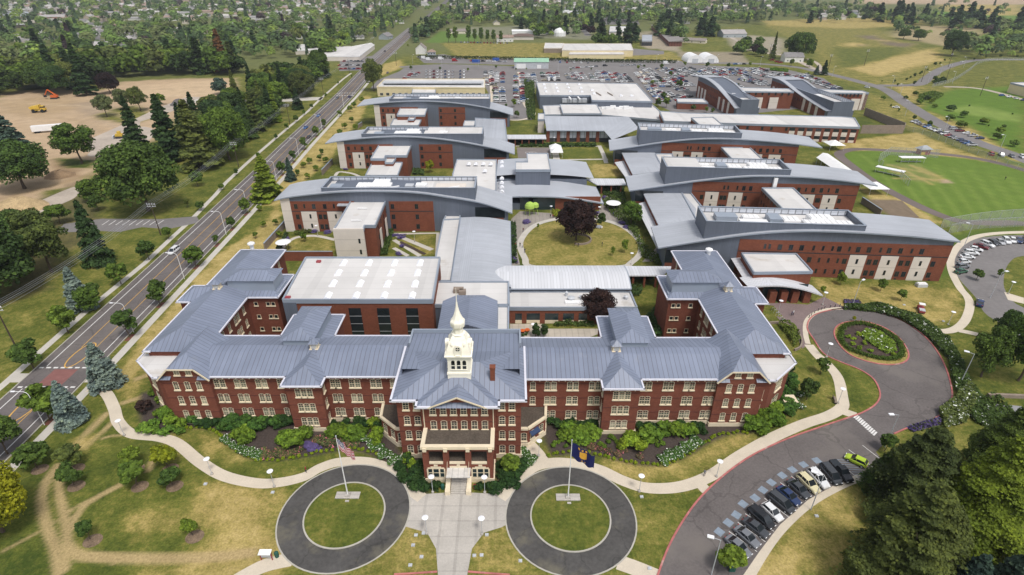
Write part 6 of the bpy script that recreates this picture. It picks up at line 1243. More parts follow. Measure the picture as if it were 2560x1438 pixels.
def house(x, y, w, d, h, rz, wc, rc, label, group=None, cat='house', hip=False, rise=2.4, detail=True, name='house'):
	r = bpy.data.objects.new(name, None); COL.objects.link(r); r.location = (x, y, 0); r.rotation_euler = (0,0,rz); tag(r, label, cat, group); r['_o'] = [0,0,0]
	key = (round(w), round(d), round(h*2), hip, round(rise));
	if key not in HP:
		q = MB(); q.prism([(-w/2,-d/2),(w/2,-d/2),(w/2,d/2),(-w/2,d/2)], 0, h)
		if not hip: q.face([(-w/2,-d/2,h),(-w/2,d/2,h),(-w/2,0,h+rise)]); q.face([(w/2,-d/2,h),(w/2,d/2,h),(w/2,0,h+rise)])
		a = q.build('wall', M['objwall']); q = MB(); e = .5
		if hip: q.hip(-w/2-e, w/2+e, -d/2-e, d/2+e, h-.05, (-w/2+d*.45, 0), (w/2-d*.45, 0), h+rise)
		else:
			for s_ in (-1, 1):
				k = rise/(d/2)*e; q.face([(-w/2-e, s_*(d/2+e), h-k), (w/2+e, s_*(d/2+e), h-k), (w/2+e, 0, h+rise+.05), (-w/2-e, 0, h+rise+.05)]); q.face([(-w/2-e, s_*(d/2+e), h-k-.2), (w/2+e, s_*(d/2+e), h-k-.2), (w/2+e, s_*(d/2+e), h-k), (-w/2-e, s_*(d/2+e), h-k)])
		q.box(w*.2, w*.2+.7, .3, 1.0, h, h+rise+1)
		b_ = q.build('roof', M['objroof']); q = MB()
		for i in range(3): X = -w/2+w*(i+.5)/3; q.box(X-.6, X+.6, -d/2-.05, -d/2+.1, .9, 2.1)
		c = q.build('windows', M['glass']); HP[key] = (a.data, b_.data, c.data)
		for o in (a, b_, c): bpy.data.objects.remove(o)
	for nm, me_, c in (('wall', HP[key][0], wc), ('roof', HP[key][1], rc)) + ((('window_row', HP[key][2], (1,1,1)),) if detail else ()):
		o = bpy.data.objects.new(nm, me_); COL.objects.link(o); o.parent = r; o.color = (*c, 1)
	BLD.append((x, y, max(w, d)*.62)); return r
HP = {}
WCOL = [(.62,.60,.56),(.70,.69,.66),(.45,.38,.30),(.55,.50,.42),(.36,.40,.42),(.66,.60,.48),(.40,.22,.17)]
RCOL = [(.22,.21,.21),(.30,.28,.27),(.16,.155,.16),(.30,.22,.18),(.36,.34,.33),(.25,.22,.20),(.42,.40,.39)]
RN = {0:'grey',1:'taupe',2:'dark',3:'reddish brown',4:'pale grey',5:'brown',6:'pale'}; WN = ['pale','white','tan','beige','bluish','cream','brick']
def hp(px, py, w, d, h, rz, wi, ri, label, **k):
	x, y = at(px, py); return house(x, y+d/2, w, d, h, rz, WCOL[wi], RCOL[ri], label, **k)
hp(1052,136,12,11,6.5,pi/2,1,5,'tall white gabled house among dark trees beside the clinic street', rise=4.5)
hp(1078,138,9,8,3.2,.1,4,3,'small grey outbuilding with a brown hipped roof beside the tall white house', hip=True)
hp(1985,156,19,12,5.5,-.05,1,0,'lone white farmhouse with a grey roof beside the perimeter road', rise=3.6)
hp(1835,94,34,22,5.0,.1,4,4,'large grey metal barn in the dry yard', cat='barn', rise=4.5, name='barn')
hp(1145,84,34,12,3.5,.05,5,5,'long cream single-storey building with a brown roof behind the green verge')
hp(1262,105,22,14,5.5,.05,1,3,'white building with a red-brown roof at the right end of the poplar row')
hp(963,99,17,13,4.2,pi/2*.8,4,0,'grey gabled house beside the street beyond the clinic', rise=4)
hp(890,98,20,9,3.2,.1,1,2,'white house with a dark roof behind the clinic'); hp(998,60,14,10,3.4,.4,1,1,'white gabled house on the street corner, upper one'); hp(983,36,14,9,4,.3,1,6,'white gabled house higher up the street')
hp(1735,108,34,12,3.6,-.5,5,5,'pale house with a long brown roof beside the timber yard'); hp(1755,40,22,12,5,.5,5,6,'cream gabled barn at the edge of the far field', cat='barn')
g, _ = block('clinic', 'white flat-roofed clinic beside the street junction', [(772,133),(800,141.5),(898,141.5),(936,113),(928,108),(880,117),(820,116),(815,126)], 4.5, 'whitepanel', coping='white', band=.6)
g, _ = block('clinic_wing', 'long white low wing left of the clinic', [(738,127),(800,126),(800,112),(733,112)], 4.2, 'whitepanel', coping='white', band=.6)
g, _ = block('cream_centre', 'rambling cream flat-roofed centre behind the dry field, broad front block', [(1422,136),(1560,136),(1558,128),(1428,128)], 4.5, 'yellowwall', coping='whitepanel', band=.6)
block('cream_centre', 'raised rear part of the rambling cream centre', [(1405,126),(1583,126),(1577,110),(1410,110)], 6.5, 'yellowwall', coping='whitepanel', band=.6)
block('cream_centre', 'tan west end of the rambling cream centre', [(1360,121),(1405,121),(1410,109),(1363,108)], 5.0, 'brick_grey', coping='whitepanel', band=.6)
g, _ = block('store_building', 'white-fronted store beside the red shed yard', [(1523,80),(1575,80),(1590,67),(1525,66)], 5.5, 'whitepanel')
g, _ = block('office_block', 'four-storey pale office block with dark window bands among trees', [(1407,34),(1447,34),(1443,27),(1407,27)], 14, 'whitepanel')
x0, y0 = at(1407,34,14); x1, _ = at(1447,34,14); q = MB()
for z in (2, 5.5, 9): q.box(x0+.5, x1-.5, y0-.15, y0+.1, z, z+1.7)
q.build('window_band', M['glass'], g); q = MB(); q.box(x0+3, x0+12, y0+4, y0+14, 14, 19); q.build('roof_tower', M['white'], g)
g, _ = block('school', 'grey-roofed school hall at the far left', [(0,48),(85,48),(70,30),(0,28)], 6, 'whitepanel', 'roof_new')
hp(118,50,52,20,5,.35,6,4,'red-brick school wing with a pale gabled roof', cat='school', rise=3.5)
g, _ = block('school', 'flat-roofed white-edged school block at the left edge', [(-30,64),(62,62),(60,56),(-20,55)], 4.5, 'brick_grey', 'membrane')
for i, (a, b_, t, bo) in enumerate(((125,205,17,26),(205,345,12,20),(225,345,21,29),(150,200,8,12))): block('apartment_range', ['low brown-roofed apartment range at the upper left, left one','long brown-roofed apartment range at the upper left, rear one','long brown-roofed apartment range at the upper left, front one','short brown-roofed apartment range at the far upper left'][i], [(a,bo),(b_,bo),(b_,t),(a,t)], 5, 'brick_grey', 'brick_grey')
r = empty('green_shed', (*at(1328,172), 0), 'long white shed with a pale green roof in front of the hedge', 'shed'); (x0, y0), (x1, _) = at(1286,172), at(1371,172)
q = MB(); q.box(x0, x1, y0, y0+12, 0, 6.2); q.build('wall', M['metal'], r); q = MB(); q.extr([(y0-.6, 6.1), (y0+6, 9.0), (y0+12.6, 6.1)], x0-.5, x1+.5); q.build('roof', mat('pale_green_roof', (.28,.48,.34), .6, .3, .08), r)
q = MB(); q.box(x0+2, x0+11, y0-.08, y0+.1, .2, 4.5); q.box(x0+22, x0+26, y0-.08, y0+.1, .2, 3.4); q.build('door', M['white'], r)
for px, lb in ((1737,'left one of two white hoop sheds beside the timber yard'),(1777,'right one of two white hoop sheds beside the timber yard')):
	x, y = at(px, 158); r = empty('hoop_shed', (x, y, 0), lb, 'hoop shed', 'white hoop sheds'); q = MB(); k = 12
	pr = [(x+8*cos(pi*i/k), 7.5*sin(pi*i/k)+.3) for i in range(k+1)][::-1]; q.extr([(p[0], p[1]) for p in pr], y, y+24, axis='y'); q.build('hoop_cover', M['white'], r); q = MB(); q.box(x-3, x+3, y-.1, y+.1, 0, 4.2); q.build('door', M['metal'], r)
r = empty('long_red_shed', (*at(1690,112), 0), 'long open red-fronted shed with a brown-grey roof beside dark trees', 'shed'); A_, B_ = V(*at(1628,72)), V(*at(1672,116)); l = (B_-A_).normalized(); n = V(-l.y, l.x)*-1
q = MB(); q.prism([tuple(A_)[:2], tuple(B_)[:2], tuple(B_+V(16,0))[:2], tuple(A_+V(16,0))[:2]], 0, 5.5); q.build('wall', mat('red_timber', (.17,.07,.05), .9, .4, .15, seam=3.4, seamdark=.4), r)
q = MB(); a, b_, c, d = A_+V(-1,0), B_+V(-1,-1), B_+V(17,-1), A_+V(17,0); q.face([(*a,5.6),(*b_,5.6),(*c,7.4),(*d,7.4)]); q.face([(*b_,5.6),(*c,7.4),(*c,5.4),(*b_,5.4)]); q.build('roof', mat('weathered_roof', (.26,.24,.23), .85, .3, .1, seam=3, seamdark=.8), r)
g, _ = block('yard_building', 'white block with a dark roller door in the red shed yard', [(1605,103),(1630,103),(1630,88),(1606,88)], 5.5, 'whitepanel', 'roof_new'); x0, y0 = at(1617,103,5.5); q = MB(); q.box(x0-6, x0+7, y0-.15, y0+.1, 0, 4.4); q.build('roller_door', M['dark'], g)
g, P = block('cream_warehouse', 'cream warehouse with a white roof at the right edge of the meadow', [(2526,208),(2600,225),(2660,212),(2560,207)], 7, 'yellowwall')
r = empty('white_tent', (*at(1385,82), 0), 'white domed tank house among the yards', 'tank'); x, y = at(1399,90); q = MB(); q.lathe([(9,0),(9,5),(7.5,8),(4,10),(.5,11)], 14, (x, y)); q.build('dome', M['white'], r)
r = empty('greenhouse_row', (*at(1320,84), 0), 'long white low-roofed row of sheds left of the domed tank house', 'shed'); (x0, y0), (x1, _) = at(1280,86), at(1388,84); q = MB(); q.box(x0, x1, y0, y0+14, 0, 4); q.extr([(y0-.5,4),(y0+7,6),(y0+14.5,4)], x0-.5, x1+.5); q.build('shed_body', M['white'], r)
r = empty('dark_roof_store', (*at(1308,100), 0), 'brown-roofed store with a pale front below the row of white sheds', 'store'); (x0, y0), (x1, _) = at(1280,100), at(1334,100); q = MB(); q.box(x0, x1, y0, y0+16, 0, 4.5); q.build('wall', M['whitepanel'], r); q = MB(); q.hip(x0-1, x1+1, y0-1, y0+17, 4.5, (x0+8, y0+8), (x1-8, y0+8), 7.5); q.build('roof', mat('brown_shingle', (.14,.10,.085), .9, .4, .12), r)
def suburb(poly, gap, seed, phrase, group, cap, w=(11,17)):
	r_ = random.Random(seed); pts = scatter(poly, gap, seed)[:]; r_.shuffle(pts); pts = sorted(pts[:cap], key=lambda p: p[0]/p[1])
	ok = [p for p in pts if all(hypot(p[0]-b_[0], p[1]-b_[1]) > b_[2]+10 for b_ in BLD) and abs(p[0]-wl(p[1])-5) > 22]
	for i, (x, y) in enumerate(ok):
		wi, ri = r_.choice([0,1,1,2,3,4,5,5]), r_.choice([0,0,1,2,3,4,4,5,6,6]); w_ = r_.uniform(*w)
		house(x, y, w_, r_.choice([8,9,10,11]), r_.choice([3,3,3.5,5.5]), r_.choice([0,0,pi/2,.1,-.15,pi/2+.1]), WCOL[wi], RCOL[ri], f'{WN[wi]} house, {RN[ri]} roof, {nth(i)} from left {phrase}', group, hip=r_.random() < .3, rise=r_.choice([2,2.5,3,3.4]), detail=y < 750)
suburb([(-40,150),(160,146),(330,132),(450,110),(640,106),(860,95),(900,75),(560,78),(200,80),(-60,95)], 24, 21, 'among trees west of the street', 'bungalows west of the street', 46)
suburb([(-60,88),(900,70),(1010,30),(1040,2),(300,0),(-100,30)], 46, 22, 'in the far left suburb', 'far suburb houses on the left', 70)
suburb([(1090,66),(1400,60),(1700,64),(1900,52),(1900,10),(1060,4)], 52, 23, 'in the suburb behind the yards', 'far suburb houses in the middle', 50)
suburb([(1990,52),(2200,48),(2200,22),(2000,16)], 40, 24, 'in the wooded suburb behind the east meadow', 'far houses on the right', 16)
def clearof(p, m=5): return all(hypot(p[0]-b_[0], p[1]-b_[1]) > b_[2]+m-4 for b_ in BLD) and abs(p[0]-wl(p[1])-5) > 13
def suburb_trees(poly, gap, seed, phrase, group, cap, hr=(9,17), con=.14, cols=('mid','green','dark','green','light','olive')):
	r_ = random.Random(seed); pts = [p for p in scatter(poly, gap, seed) if clearof(p)]; r_.shuffle(pts); ind = sorted(pts[:cap], key=lambda p: p[0]/p[1])
	for i, (x, y) in enumerate(ind):
		con_ = r_.random() < con; c = G_['conifer' if con_ else r_.choice(cols)]; v = r_.uniform(.8,1.25); c = (c[0]*v, c[1]*v, c[2]*v*1.1)
		if r_.random() < .04: c = G_['purple']
		put_tree('far_conifer' if con_ else 'far_round', x, y, r_.uniform(*hr)*(1.35 if con_ else 1), c, f'{"fir" if con_ else "tree"} {phrase}, {nth(i)} from left', group, r_.uniform(1.05,1.4), parts=False)
	return pts[cap:]
rest = []
rest += suburb_trees([(-80,168),(300,158),(600,150),(830,140),(920,95),(900,70),(400,78),(-100,95)], 15, 31, 'between the bungalows west of the street', 'trees among the west bungalows', 50, (12,19), .15)
rest += suburb_trees([(1040,108),(1110,74),(1100,52),(1020,90)], 13, 32, 'beside the street beyond the clinic', 'trees along the far street', 14, (10,16), .1)
rest += suburb_trees([(1340,100),(1480,88),(1480,62),(1600,60),(1600,50),(1300,58),(1300,72)], 19, 33, 'round the office block', 'trees round the office block', 26, (13,20), .25)
rest += suburb_trees([(1480,118),(1600,116),(1600,100),(1480,98)], 20, 34, 'behind the rambling cream centre', 'trees behind the cream centre', 9, (14,22), .75)
rest += suburb_trees([(1640,92),(1700,112),(1722,112),(1700,68),(1650,62)], 12, 35, 'in the dark group beside the long red shed', 'dark trees beside the red shed', 16, (14,20), .7, ('dark','mid'))
rest += suburb_trees([(1725,92),(1780,96),(1784,74),(1755,70)], 14, 36, 'beyond the yards in front of the grey barn', 'trees before the grey barn', 8, (14,20), .6, ('dark','mid'))
rest += suburb_trees([(1845,140),(1905,142),(1900,112),(1850,112)], 16, 37, 'beside the timber yard', 'trees beside the timber yard', 9, (9,14), 0)
rest += suburb_trees([(2190,56),(2320,68),(2420,76),(2560,80),(2560,70),(2330,50),(2190,44)], 14, 38, 'in the dark fir belt above the meadow', 'fir belt above the east meadow', 22, (18,26), .85, ('dark',))
rest += suburb_trees([(2420,150),(2470,146),(2700,146),(2700,84),(2480,82),(2460,105),(2415,130)], 14, 39, 'in the thicket behind the perimeter road', 'thicket at the upper right', 22, (7,13), 0, ('mid','green','olive'))
rest += suburb_trees([(2226,80),(2330,94),(2420,110),(2430,98),(2330,84),(2230,70)], 15, 40, 'between the meadow and the fir belt', 'scrub above the meadow', 9, (5,9), 0)
rest += suburb_trees([(2200,250),(2300,262),(2400,330),(2540,380),(2560,330),(2460,300),(2350,270),(2300,235)], 11, 41, 'in the lush scrub beside the east road', 'scrub beside the east road', 22, (2.5,5), 0, ('green','light','mid'))
rest += suburb_trees([(2120,44),(2190,46),(2210,30),(2130,26)], 26, 42, 'at the top right', 'far trees at the top right', 5)
rest += suburb_trees([(2000,60),(2210,56),(2200,22),(1990,14)], 24, 43, 'around the wooded houses behind the east meadow', 'trees of the wooded suburb', 20, (10,16), .2)
rest += suburb_trees([(-150,92),(400,76),(900,68),(1025,45),(1070,0),(-100,0)], 23, 44, '', '', 0); rest += suburb_trees([(1045,88),(1100,66),(1400,62),(1700,62),(1950,52),(2000,30),(1960,2),(1075,0)], 22, 45, '', '', 0)
rest += suburb_trees([(1080,60),(1480,54),(1900,62),(1900,46),(1480,42),(1090,46)], 15, 48, '', '', 0); rest += suburb_trees([(935,97),(1000,66),(1052,12),(1030,5),(900,62),(860,92)], 15, 49, '', '', 0)
rest += suburb_trees([(2120,22),(2560,28),(2700,30),(2700,14),(2120,10)], 60, 46, '', '', 0)
rest += suburb_trees([(2280,36),(2560,44),(2700,44),(2700,34),(2300,26)], 34, 47, '', '', 0)
r_ = np.random.RandomState(9); rest = rest[:6500]; P = np.array(rest); n = len(P); k = 96; hgt = r_.uniform(7,19,n); con = r_.rand(n) < .13; hgt[con] *= 1.35
ix = np.repeat(np.arange(n), k); w = r_.normal(size=(n*k,3)); w /= np.linalg.norm(w, axis=1)[:,None]; w[:,2] = np.where(w[:,2] < -.35, -w[:,2], w[:,2]); t = r_.rand(n*k)**.8
Hh = hgt[ix]; C = np.where(con[ix][:,None], np.stack([w[:,0]*Hh*.22*(1-t), w[:,1]*Hh*.22*(1-t), Hh*(.06+.94*t)],1), w*np.stack([Hh*.52,Hh*.52,Hh*.42],1)*r_.uniform(.75,1.08,(n*k,1))+np.stack([0*Hh,0*Hh,Hh*.55],1))
C[:,:2] += P[ix]; N = w+np.array([0,0,.4]); me_ = quads_mesh('distant_trees', C, N, Hh*.165*r_.uniform(.7,1.2,n*k), seed=3)
fm, nt, b = newmat('far_foliage'); b.inputs['Roughness'].default_value = .9; a_ = nt.nodes.new('ShaderNodeAttribute'); a_.attribute_name = 'Col'; nt.links.new(a_.outputs['Color'], b.inputs['Base Color']); me_.materials.clear(); me_.materials.append(fm)
base_ = np.array([G_['mid'], G_['green'], G_['dark'], G_['olive'], G_['green'], G_['light']])[r_.randint(0,6,n)]; base_[con] = G_['conifer']; base_[r_.rand(n) < .03] = G_['purple']
cc = base_[ix]*r_.uniform(.8,1.25,(n,1))[ix]*r_.uniform(.7,1.35,(n*k,1)); ca = me_.color_attributes.new('Col', 'FLOAT_COLOR', 'FACE' if 0 else 'POINT'); ca.data.foreach_set('color', np.repeat(np.concatenate([cc, np.ones((n*k,1))],1), 4, axis=0).astype(np.float32).ravel())
o = bpy.data.objects.new('distant_trees', me_); COL.objects.link(o); tag(o, 'far green mass of suburb trees running to the top of the picture', 'trees', None, 'stuff')
print('rest trees', n, 'individual', NTREE[0])
r_ = random.Random(77); q = MB(); cnt = 0
for poly, gap in (([(-100,60),(900,46),(1040,4),(1040,0),(-100,0)], 36), ([(1070,50),(1900,40),(1950,2),(1060,0)], 42)):
	for (x, y) in scatter(poly, gap, 5+gap):
		if not all(hypot(x-b_[0], y-b_[1]) > b_[2]+10 for b_ in BLD) or abs(x-wl(y)-5) < 22: continue
		w_, d_ = r_.uniform(12,26), r_.uniform(9,13); m_ = r_.choice([0,0,1]); rf = 2+r_.choice([0,1,2]); h_ = r_.choice([3.2,3.6,6]); q.box(x-w_/2, x+w_/2, y-d_/2, y+d_/2, 0, h_, m_); q.extr([(y-d_/2-.5,h_),(y,h_+3),(y+d_/2+.5,h_)], x-w_/2-.5, x+w_/2+.5, m=rf); cnt += 1
o = q.build('distant_houses', [mat('far_wall_white', (.66,.65,.62)), mat('far_wall_tan', (.5,.42,.33)), mat('far_roof_grey', (.30,.29,.29)), mat('far_roof_brown', (.30,.22,.18)), mat('far_roof_pale', (.5,.48,.46))]); tag(o, 'far suburb roofs showing between the distant trees near the top', 'houses', None, 'stuff')
CC = {'white':(.72,.73,.74),'silver':(.42,.43,.45),'grey':(.17,.18,.20),'charcoal':(.055,.06,.068),'black':(.018,.019,.022),'dark blue':(.025,.045,.12),'blue':(.05,.14,.36),'red':(.30,.02,.025),'dark red':(.14,.015,.02),'tan':(.42,.36,.26),'green':(.04,.12,.07),'yellow':(.65,.42,.03),'cream':(.66,.60,.38),'lime green':(.42,.58,.03)}
SHAPE = {  # length, half width, height, body stations (x, top z), cabin (x0 base, x1 roof, x2 roof, x3 base), roof z
 'sedan': (4.6, .90, 1.45, [(-2.3,.62),(-2.2,.92),(-1.45,.98),(.9,.92),(1.9,.80),(2.25,.66),(2.3,.5)], (-1.75,-.95,.35,1.15)),
 'hatchback': (4.0, .88, 1.50, [(-2.0,.70),(-1.95,1.0),(-1.4,1.0),(.8,.95),(1.6,.84),(1.95,.66),(2.0,.5)], (-1.9,-1.45,.25,1.0)),
 'estate': (4.7, .93, 1.68, [(-2.35,.75),(-2.3,1.1),(-1.6,1.1),(1.0,1.05),(1.95,.95),(2.3,.75),(2.35,.55)], (-2.25,-1.85,.3,1.15)),
 'minivan': (5.0, .96, 1.78, [(-2.5,.75),(-2.45,1.1),(-1.6,1.1),(1.3,1.02),(2.1,.90),(2.45,.7),(2.5,.5)], (-2.42,-2.1,.75,1.75)),
 'pickup': (5.4, .96, 1.80, [(-2.7,.85),(-2.68,1.12),(-1.6,1.12),(1.1,1.10),(2.4,1.05),(2.65,.85),(2.7,.6)], (-.75,-.5,.6,1.2)),
 'box van': (6.2, 1.10, 2.9, [(-3.1,1.0),(-3.08,1.3),(-1.6,1.3),(1.7,1.2),(2.7,1.1),(3.05,.8),(3.1,.6)], (-3.05,-3.0,1.2,1.9))}
def car_parts(kind):
	L, w, H, st, (c0, c1, c2, c3) = SHAPE[kind]; B = MB(); G = MB(); zb = .28
	def sec(x, zt, ws): return [(x, -ws*.92, zb), (x, -ws, zb+.22), (x, -ws*.985, zt-.14), (x, -ws*.86, zt), (x, ws*.86, zt), (x, ws*.985, zt-.14), (x, ws, zb+.22), (x, ws*.92, zb)]
	S_ = [sec(x, z, w*(1 if abs(x) < L/2-.5 else .9 if abs(x) < L/2-.06 else .82)) for x, z in st]
	for a, b_ in zip(S_[:-1], S_[1:]):
		for i in range(7): B.face([a[i], b_[i], b_[i+1], a[i+1]][::-1])
	B.face(S_[0]); B.face(S_[-1][::-1])
	zs = float(np.interp(c0, [s_[0] for s_ in st], [s_[1] for s_ in st]))-.03; ze_ = float(np.interp(c3, [s_[0] for s_ in st], [s_[1] for s_ in st]))-.03; wr = w*.72; wb_ = w*.87
	b0, b3 = (c0, zs), (c3, ze_); r1, r2 = (c1, H), (c2, H)
	for s_ in (-1, 1): G.face([(b0[0], s_*wb_, b0[1]), (b3[0], s_*wb_, b3[1]), (r2[0], s_*wr, r2[1]-.03), (r1[0], s_*wr, r1[1]-.03)][::s_ if s_ > 0 else 1])
	G.face([(b3[0], -wb_, b3[1]), (b3[0], wb_, b3[1]), (r2[0], wr, H-.03), (r2[0], -wr, H-.03)]); G.face([(b0[0], wb_, b0[1]), (b0[0], -wb_, b0[1]), (r1[0], -wr, H-.03), (r1[0], wr, H-.03)])
	B.face([(c1+.02, -wr, H-.02), (c2-.02, -wr, H-.02), (c2-.12, -wr*.9, H+.03), (c1+.1, -wr*.9, H+.03)]); B.face([(c1+.02, wr, H-.02), (c1+.1, wr*.9, H+.03), (c2-.12, wr*.9, H+.03), (c2-.02, wr, H-.02)])
	B.face([(c1+.1, -wr*.9, H+.03), (c2-.12, -wr*.9, H+.03), (c2-.12, wr*.9, H+.03), (c1+.1, wr*.9, H+.03)]); B.face([(c2-.02, -wr, H-.02), (c2-.02, wr, H-.02), (c2-.12, wr*.9, H+.03), (c2-.12, -wr*.9, H+.03)]); B.face([(c1+.02, wr, H-.02), (c1+.02, -wr, H-.02), (c1+.1, -wr*.9, H+.03), (c1+.1, wr*.9, H+.03)])
	for s_ in (-1, 1):       # pillars
		for (xa, za), (xb, zb2) in ((b0, r1), (b3, r2), ((0.0, (zs+ze_)/2), (-.05, H)), ((-1.0, zs), (-1.05, H)) if L > 4.5 and kind != 'pickup' else (b3, r2)):
			B.beam((xa, s_*(wb_+.005), za), (xb, s_*(wr+.005), zb2-.02), .07)
		B.box(c3-.45, c3-.25, s_*w*.95, s_*(w+.14), .92, 1.06)
	if kind == 'pickup': G.box(-2.55, -.85, -w*.8, w*.8, 1.09, 1.125)
	if kind == 'box van': B.box(-3.08, 1.1, -w*.98, w*.98, 1.2, 2.95)
	return B, G
CARP = {}
def car_proto(kind):
	if kind in CARP: return CARP[kind]
	B, G = car_parts(kind); L, w = SHAPE[kind][:2]; d = {}
	d['body'] = B.build('body', M['carpaint']).data; d['car_windows'] = G.build('car_windows', M['carglass']).data
	q = MB(); q.tube((0,-.11,0), (0,.11,0), .33, n=14); wh = q.build('wheel', M['tyre']).data; q = MB(); q.tube((0,-.12,0), (0,.12,0), .19, n=10); rim = q.build('rim', M['metal']).data
	q = MB(); q.box(-.03, .05, -.17, .17, -.07, .07); hl = q.build('headlight', M['lamp']).data; q = MB(); q.box(-.05, .03, -.14, .14, -.09, .09); tl = q.build('tail_light', M['redlens']).data
	q = MB(); n0 = []
	for b_, mi in ((B, 0), (G, 1)): i0 = len(q.v); q.v += b_.v; q.f += [tuple(i0+k for k in f) for f in b_.f]; q.m += [mi]*len(b_.f)
	for x in (-L*.31, L*.31):
		for y in (-w+.08, w-.08): q.tube((x, y-.11, .33), (x, y+.11, .33), .33, n=8, m=2)
	for y in (-w*.62, w*.62): q.box(L/2-.06, L/2+.02, y-.15, y+.15, .6, .74, 3); q.box(-L/2-.02, -L/2+.06, y-.13, y+.13, .75, .95, 4)
	far = q.build('car', [M['carpaint'], M['carglass'], M['tyre'], M['lamp'], M['redlens']]).data
	for o in list(COL.objects):
		if o.name.split('.')[0] in ('body','car_windows','wheel','rim','headlight','tail_light','car') and o.parent is None and 'label' not in o and 'keep' not in o: bpy.data.objects.remove(o)
	CARP[kind] = (d, wh, rim, hl, tl, far); return CARP[kind]
NCAR = [0]
def car(x, y, rz, kind, colour, label, group=None, near=False, z=.03):
	d, wh, rim, hl, tl, far = car_proto(kind); NCAR[0] += 1; nm = {'pickup': 'pickup_truck', 'box van': 'van', 'minivan': 'minivan'}.get(kind, 'parked_car'); c = (*CC[colour], 1) if isinstance(colour, str) else (*colour, 1)
	if not near:
		o = bpy.data.objects.new(nm, far); COL.objects.link(o); o.location = (x, y, z); o.rotation_euler = (0,0,rz); o.color = c; o['keep'] = 1; return tag(o, label, 'van' if 'van' in kind else 'pickup' if kind == 'pickup' else 'car', group)
	r = bpy.data.objects.new(nm, None); COL.objects.link(r); r.location = (x, y, z); r.rotation_euler = (0,0,rz); tag(r, label, 'van' if 'van' in kind else 'pickup' if kind == 'pickup' else 'car', group); L, w = SHAPE[kind][:2]
	def add(n, me_, loc, par=r): o = bpy.data.objects.new(n, me_); COL.objects.link(o); o.parent = par; o.location = loc; o.color = c; return o
	for n, me_ in d.items(): add(n, me_, (0,0,0))
	for X in (-L*.31, L*.31):
		for Y in (-w+.08, w-.08): o = add('wheel', wh, (X, Y, .33)); add('rim', rim, (0,0,0), o)
	for Y in (-w*.62, w*.62): add('headlight', hl, (L/2-.05, Y, .67)); add('tail_light', tl, (-L/2+.05, Y, .85))
	return r
ba = gw(BAY); seg = [0]
for p0, p1 in zip(ba[:-1], ba[1:]): seg.append(seg[-1]+hypot(p1[0]-p0[0], p1[1]-p0[1]))
def along(t): return tuple(float(np.interp(t, seg, [p[k] for p in ba])) for k in range(2))
cars_ = [(1846,1365,'sedan','grey','dark grey sedan, first car of the bays beside the bright green tree'),(1868,1341,'sedan','grey','grey sedan, second car of the row beside the drive'),(1890,1318,'sedan','charcoal','charcoal sedan, third car of the row beside the drive'),(1903,1293,'minivan','black','large black van, fourth in the row beside the drive'),
 (1931,1279,'hatchback','white','small white hatchback between the black van and a charcoal minivan'),(1953,1256,'minivan','charcoal','charcoal minivan between the white hatchback and the blue sedan'),(1972,1238,'sedan','dark blue','dark blue sedan in the row beside the drive'),(1997,1221,'sedan','charcoal','charcoal sedan between the dark blue sedan and the cream car'),
 (2021,1207,'estate','cream','cream boxy car in the row beside the drive'),(2046,1195,'estate','white','white estate car in the row beside the drive'),(2077,1185,'minivan','charcoal','dark grey estate car between the white one and the black jeep'),(2103,1178,'pickup','black','black open-backed jeep, last car before the hatched bay')]
for i, (px, py, k_, c, lb) in enumerate(cars_):
	p = at(px, py, .7); j = min(range(len(cars_)), key=lambda q: 0 if q == i else 1); a = at(*cars_[max(i-1,0)][:2], .7); b_ = at(*cars_[min(i+1,len(cars_)-1)][:2], .7); dirn = atan2(b_[1]-a[1], b_[0]-a[0])-pi/2-.12
	car(p[0], p[1], dirn, k_, c, lb, 'cars in the bays beside the drive', True)
p = at(2141,1150,.7); car(p[0], p[1], atan2(.75,-.66)+.1, 'hatchback', 'lime green', 'bright lime green hatchback alone beyond the hatched bay', 'cars in the bays beside the drive', True)
B = MB(); H_ = MB(); pts = [at(*c[:2]) for c in cars_]+[at(2141,1152), at(2172,1140)]
for i in range(len(pts)):
	a = pts[max(i-1,0)]; b_ = pts[min(i+1,len(pts)-1)]; d = V(b_[0]-a[0], b_[1]-a[1]).normalized(); n = V(-d.y, d.x); p = V(*pts[i])
	if i < 11: c = p-d*.0+n*3.6; H_.sheet([tuple(c-d*.75-n*.7), tuple(c+d*.75-n*.7), tuple(c+d*.75+n*.7), tuple(c-d*.75+n*.7)], .034)
	m_ = p+d*1.35; B.sheet([tuple(m_-d*.06+n*2.6), tuple(m_+d*.06+n*2.6), tuple(m_+d*.06-n*2.6), tuple(m_-d*.06-n*2.6)], .03)
	if i == 11:
		for k in range(8): q0 = p+d*(1.6)+n*(2.4-k*.7); q1 = q0+d*2.2-n*1.3; u_ = V(.07,.0); H_.sheet([tuple(q0), tuple(q0+n*.16), tuple(q1+n*.16), tuple(q1)], .034)
struct(B.build('bay_line', M['paint'])); struct(H_.build('bay_marking_blue', M['bluepaint']))
B = MB(); c0, c1 = at(2140,1040), at(2188,1083)
for k in range(11): t = k/10; x, y = c0[0]+(c1[0]-c0[0])*t, c0[1]+(c1[1]-c0[1])*t; B.sheet([(x-.9, y-.5), (x+.4, y+.5), (x+.62, y+.22), (x-.65, y-.8)], .032)
struct(B.build('crosswalk_bars', M['paint']))
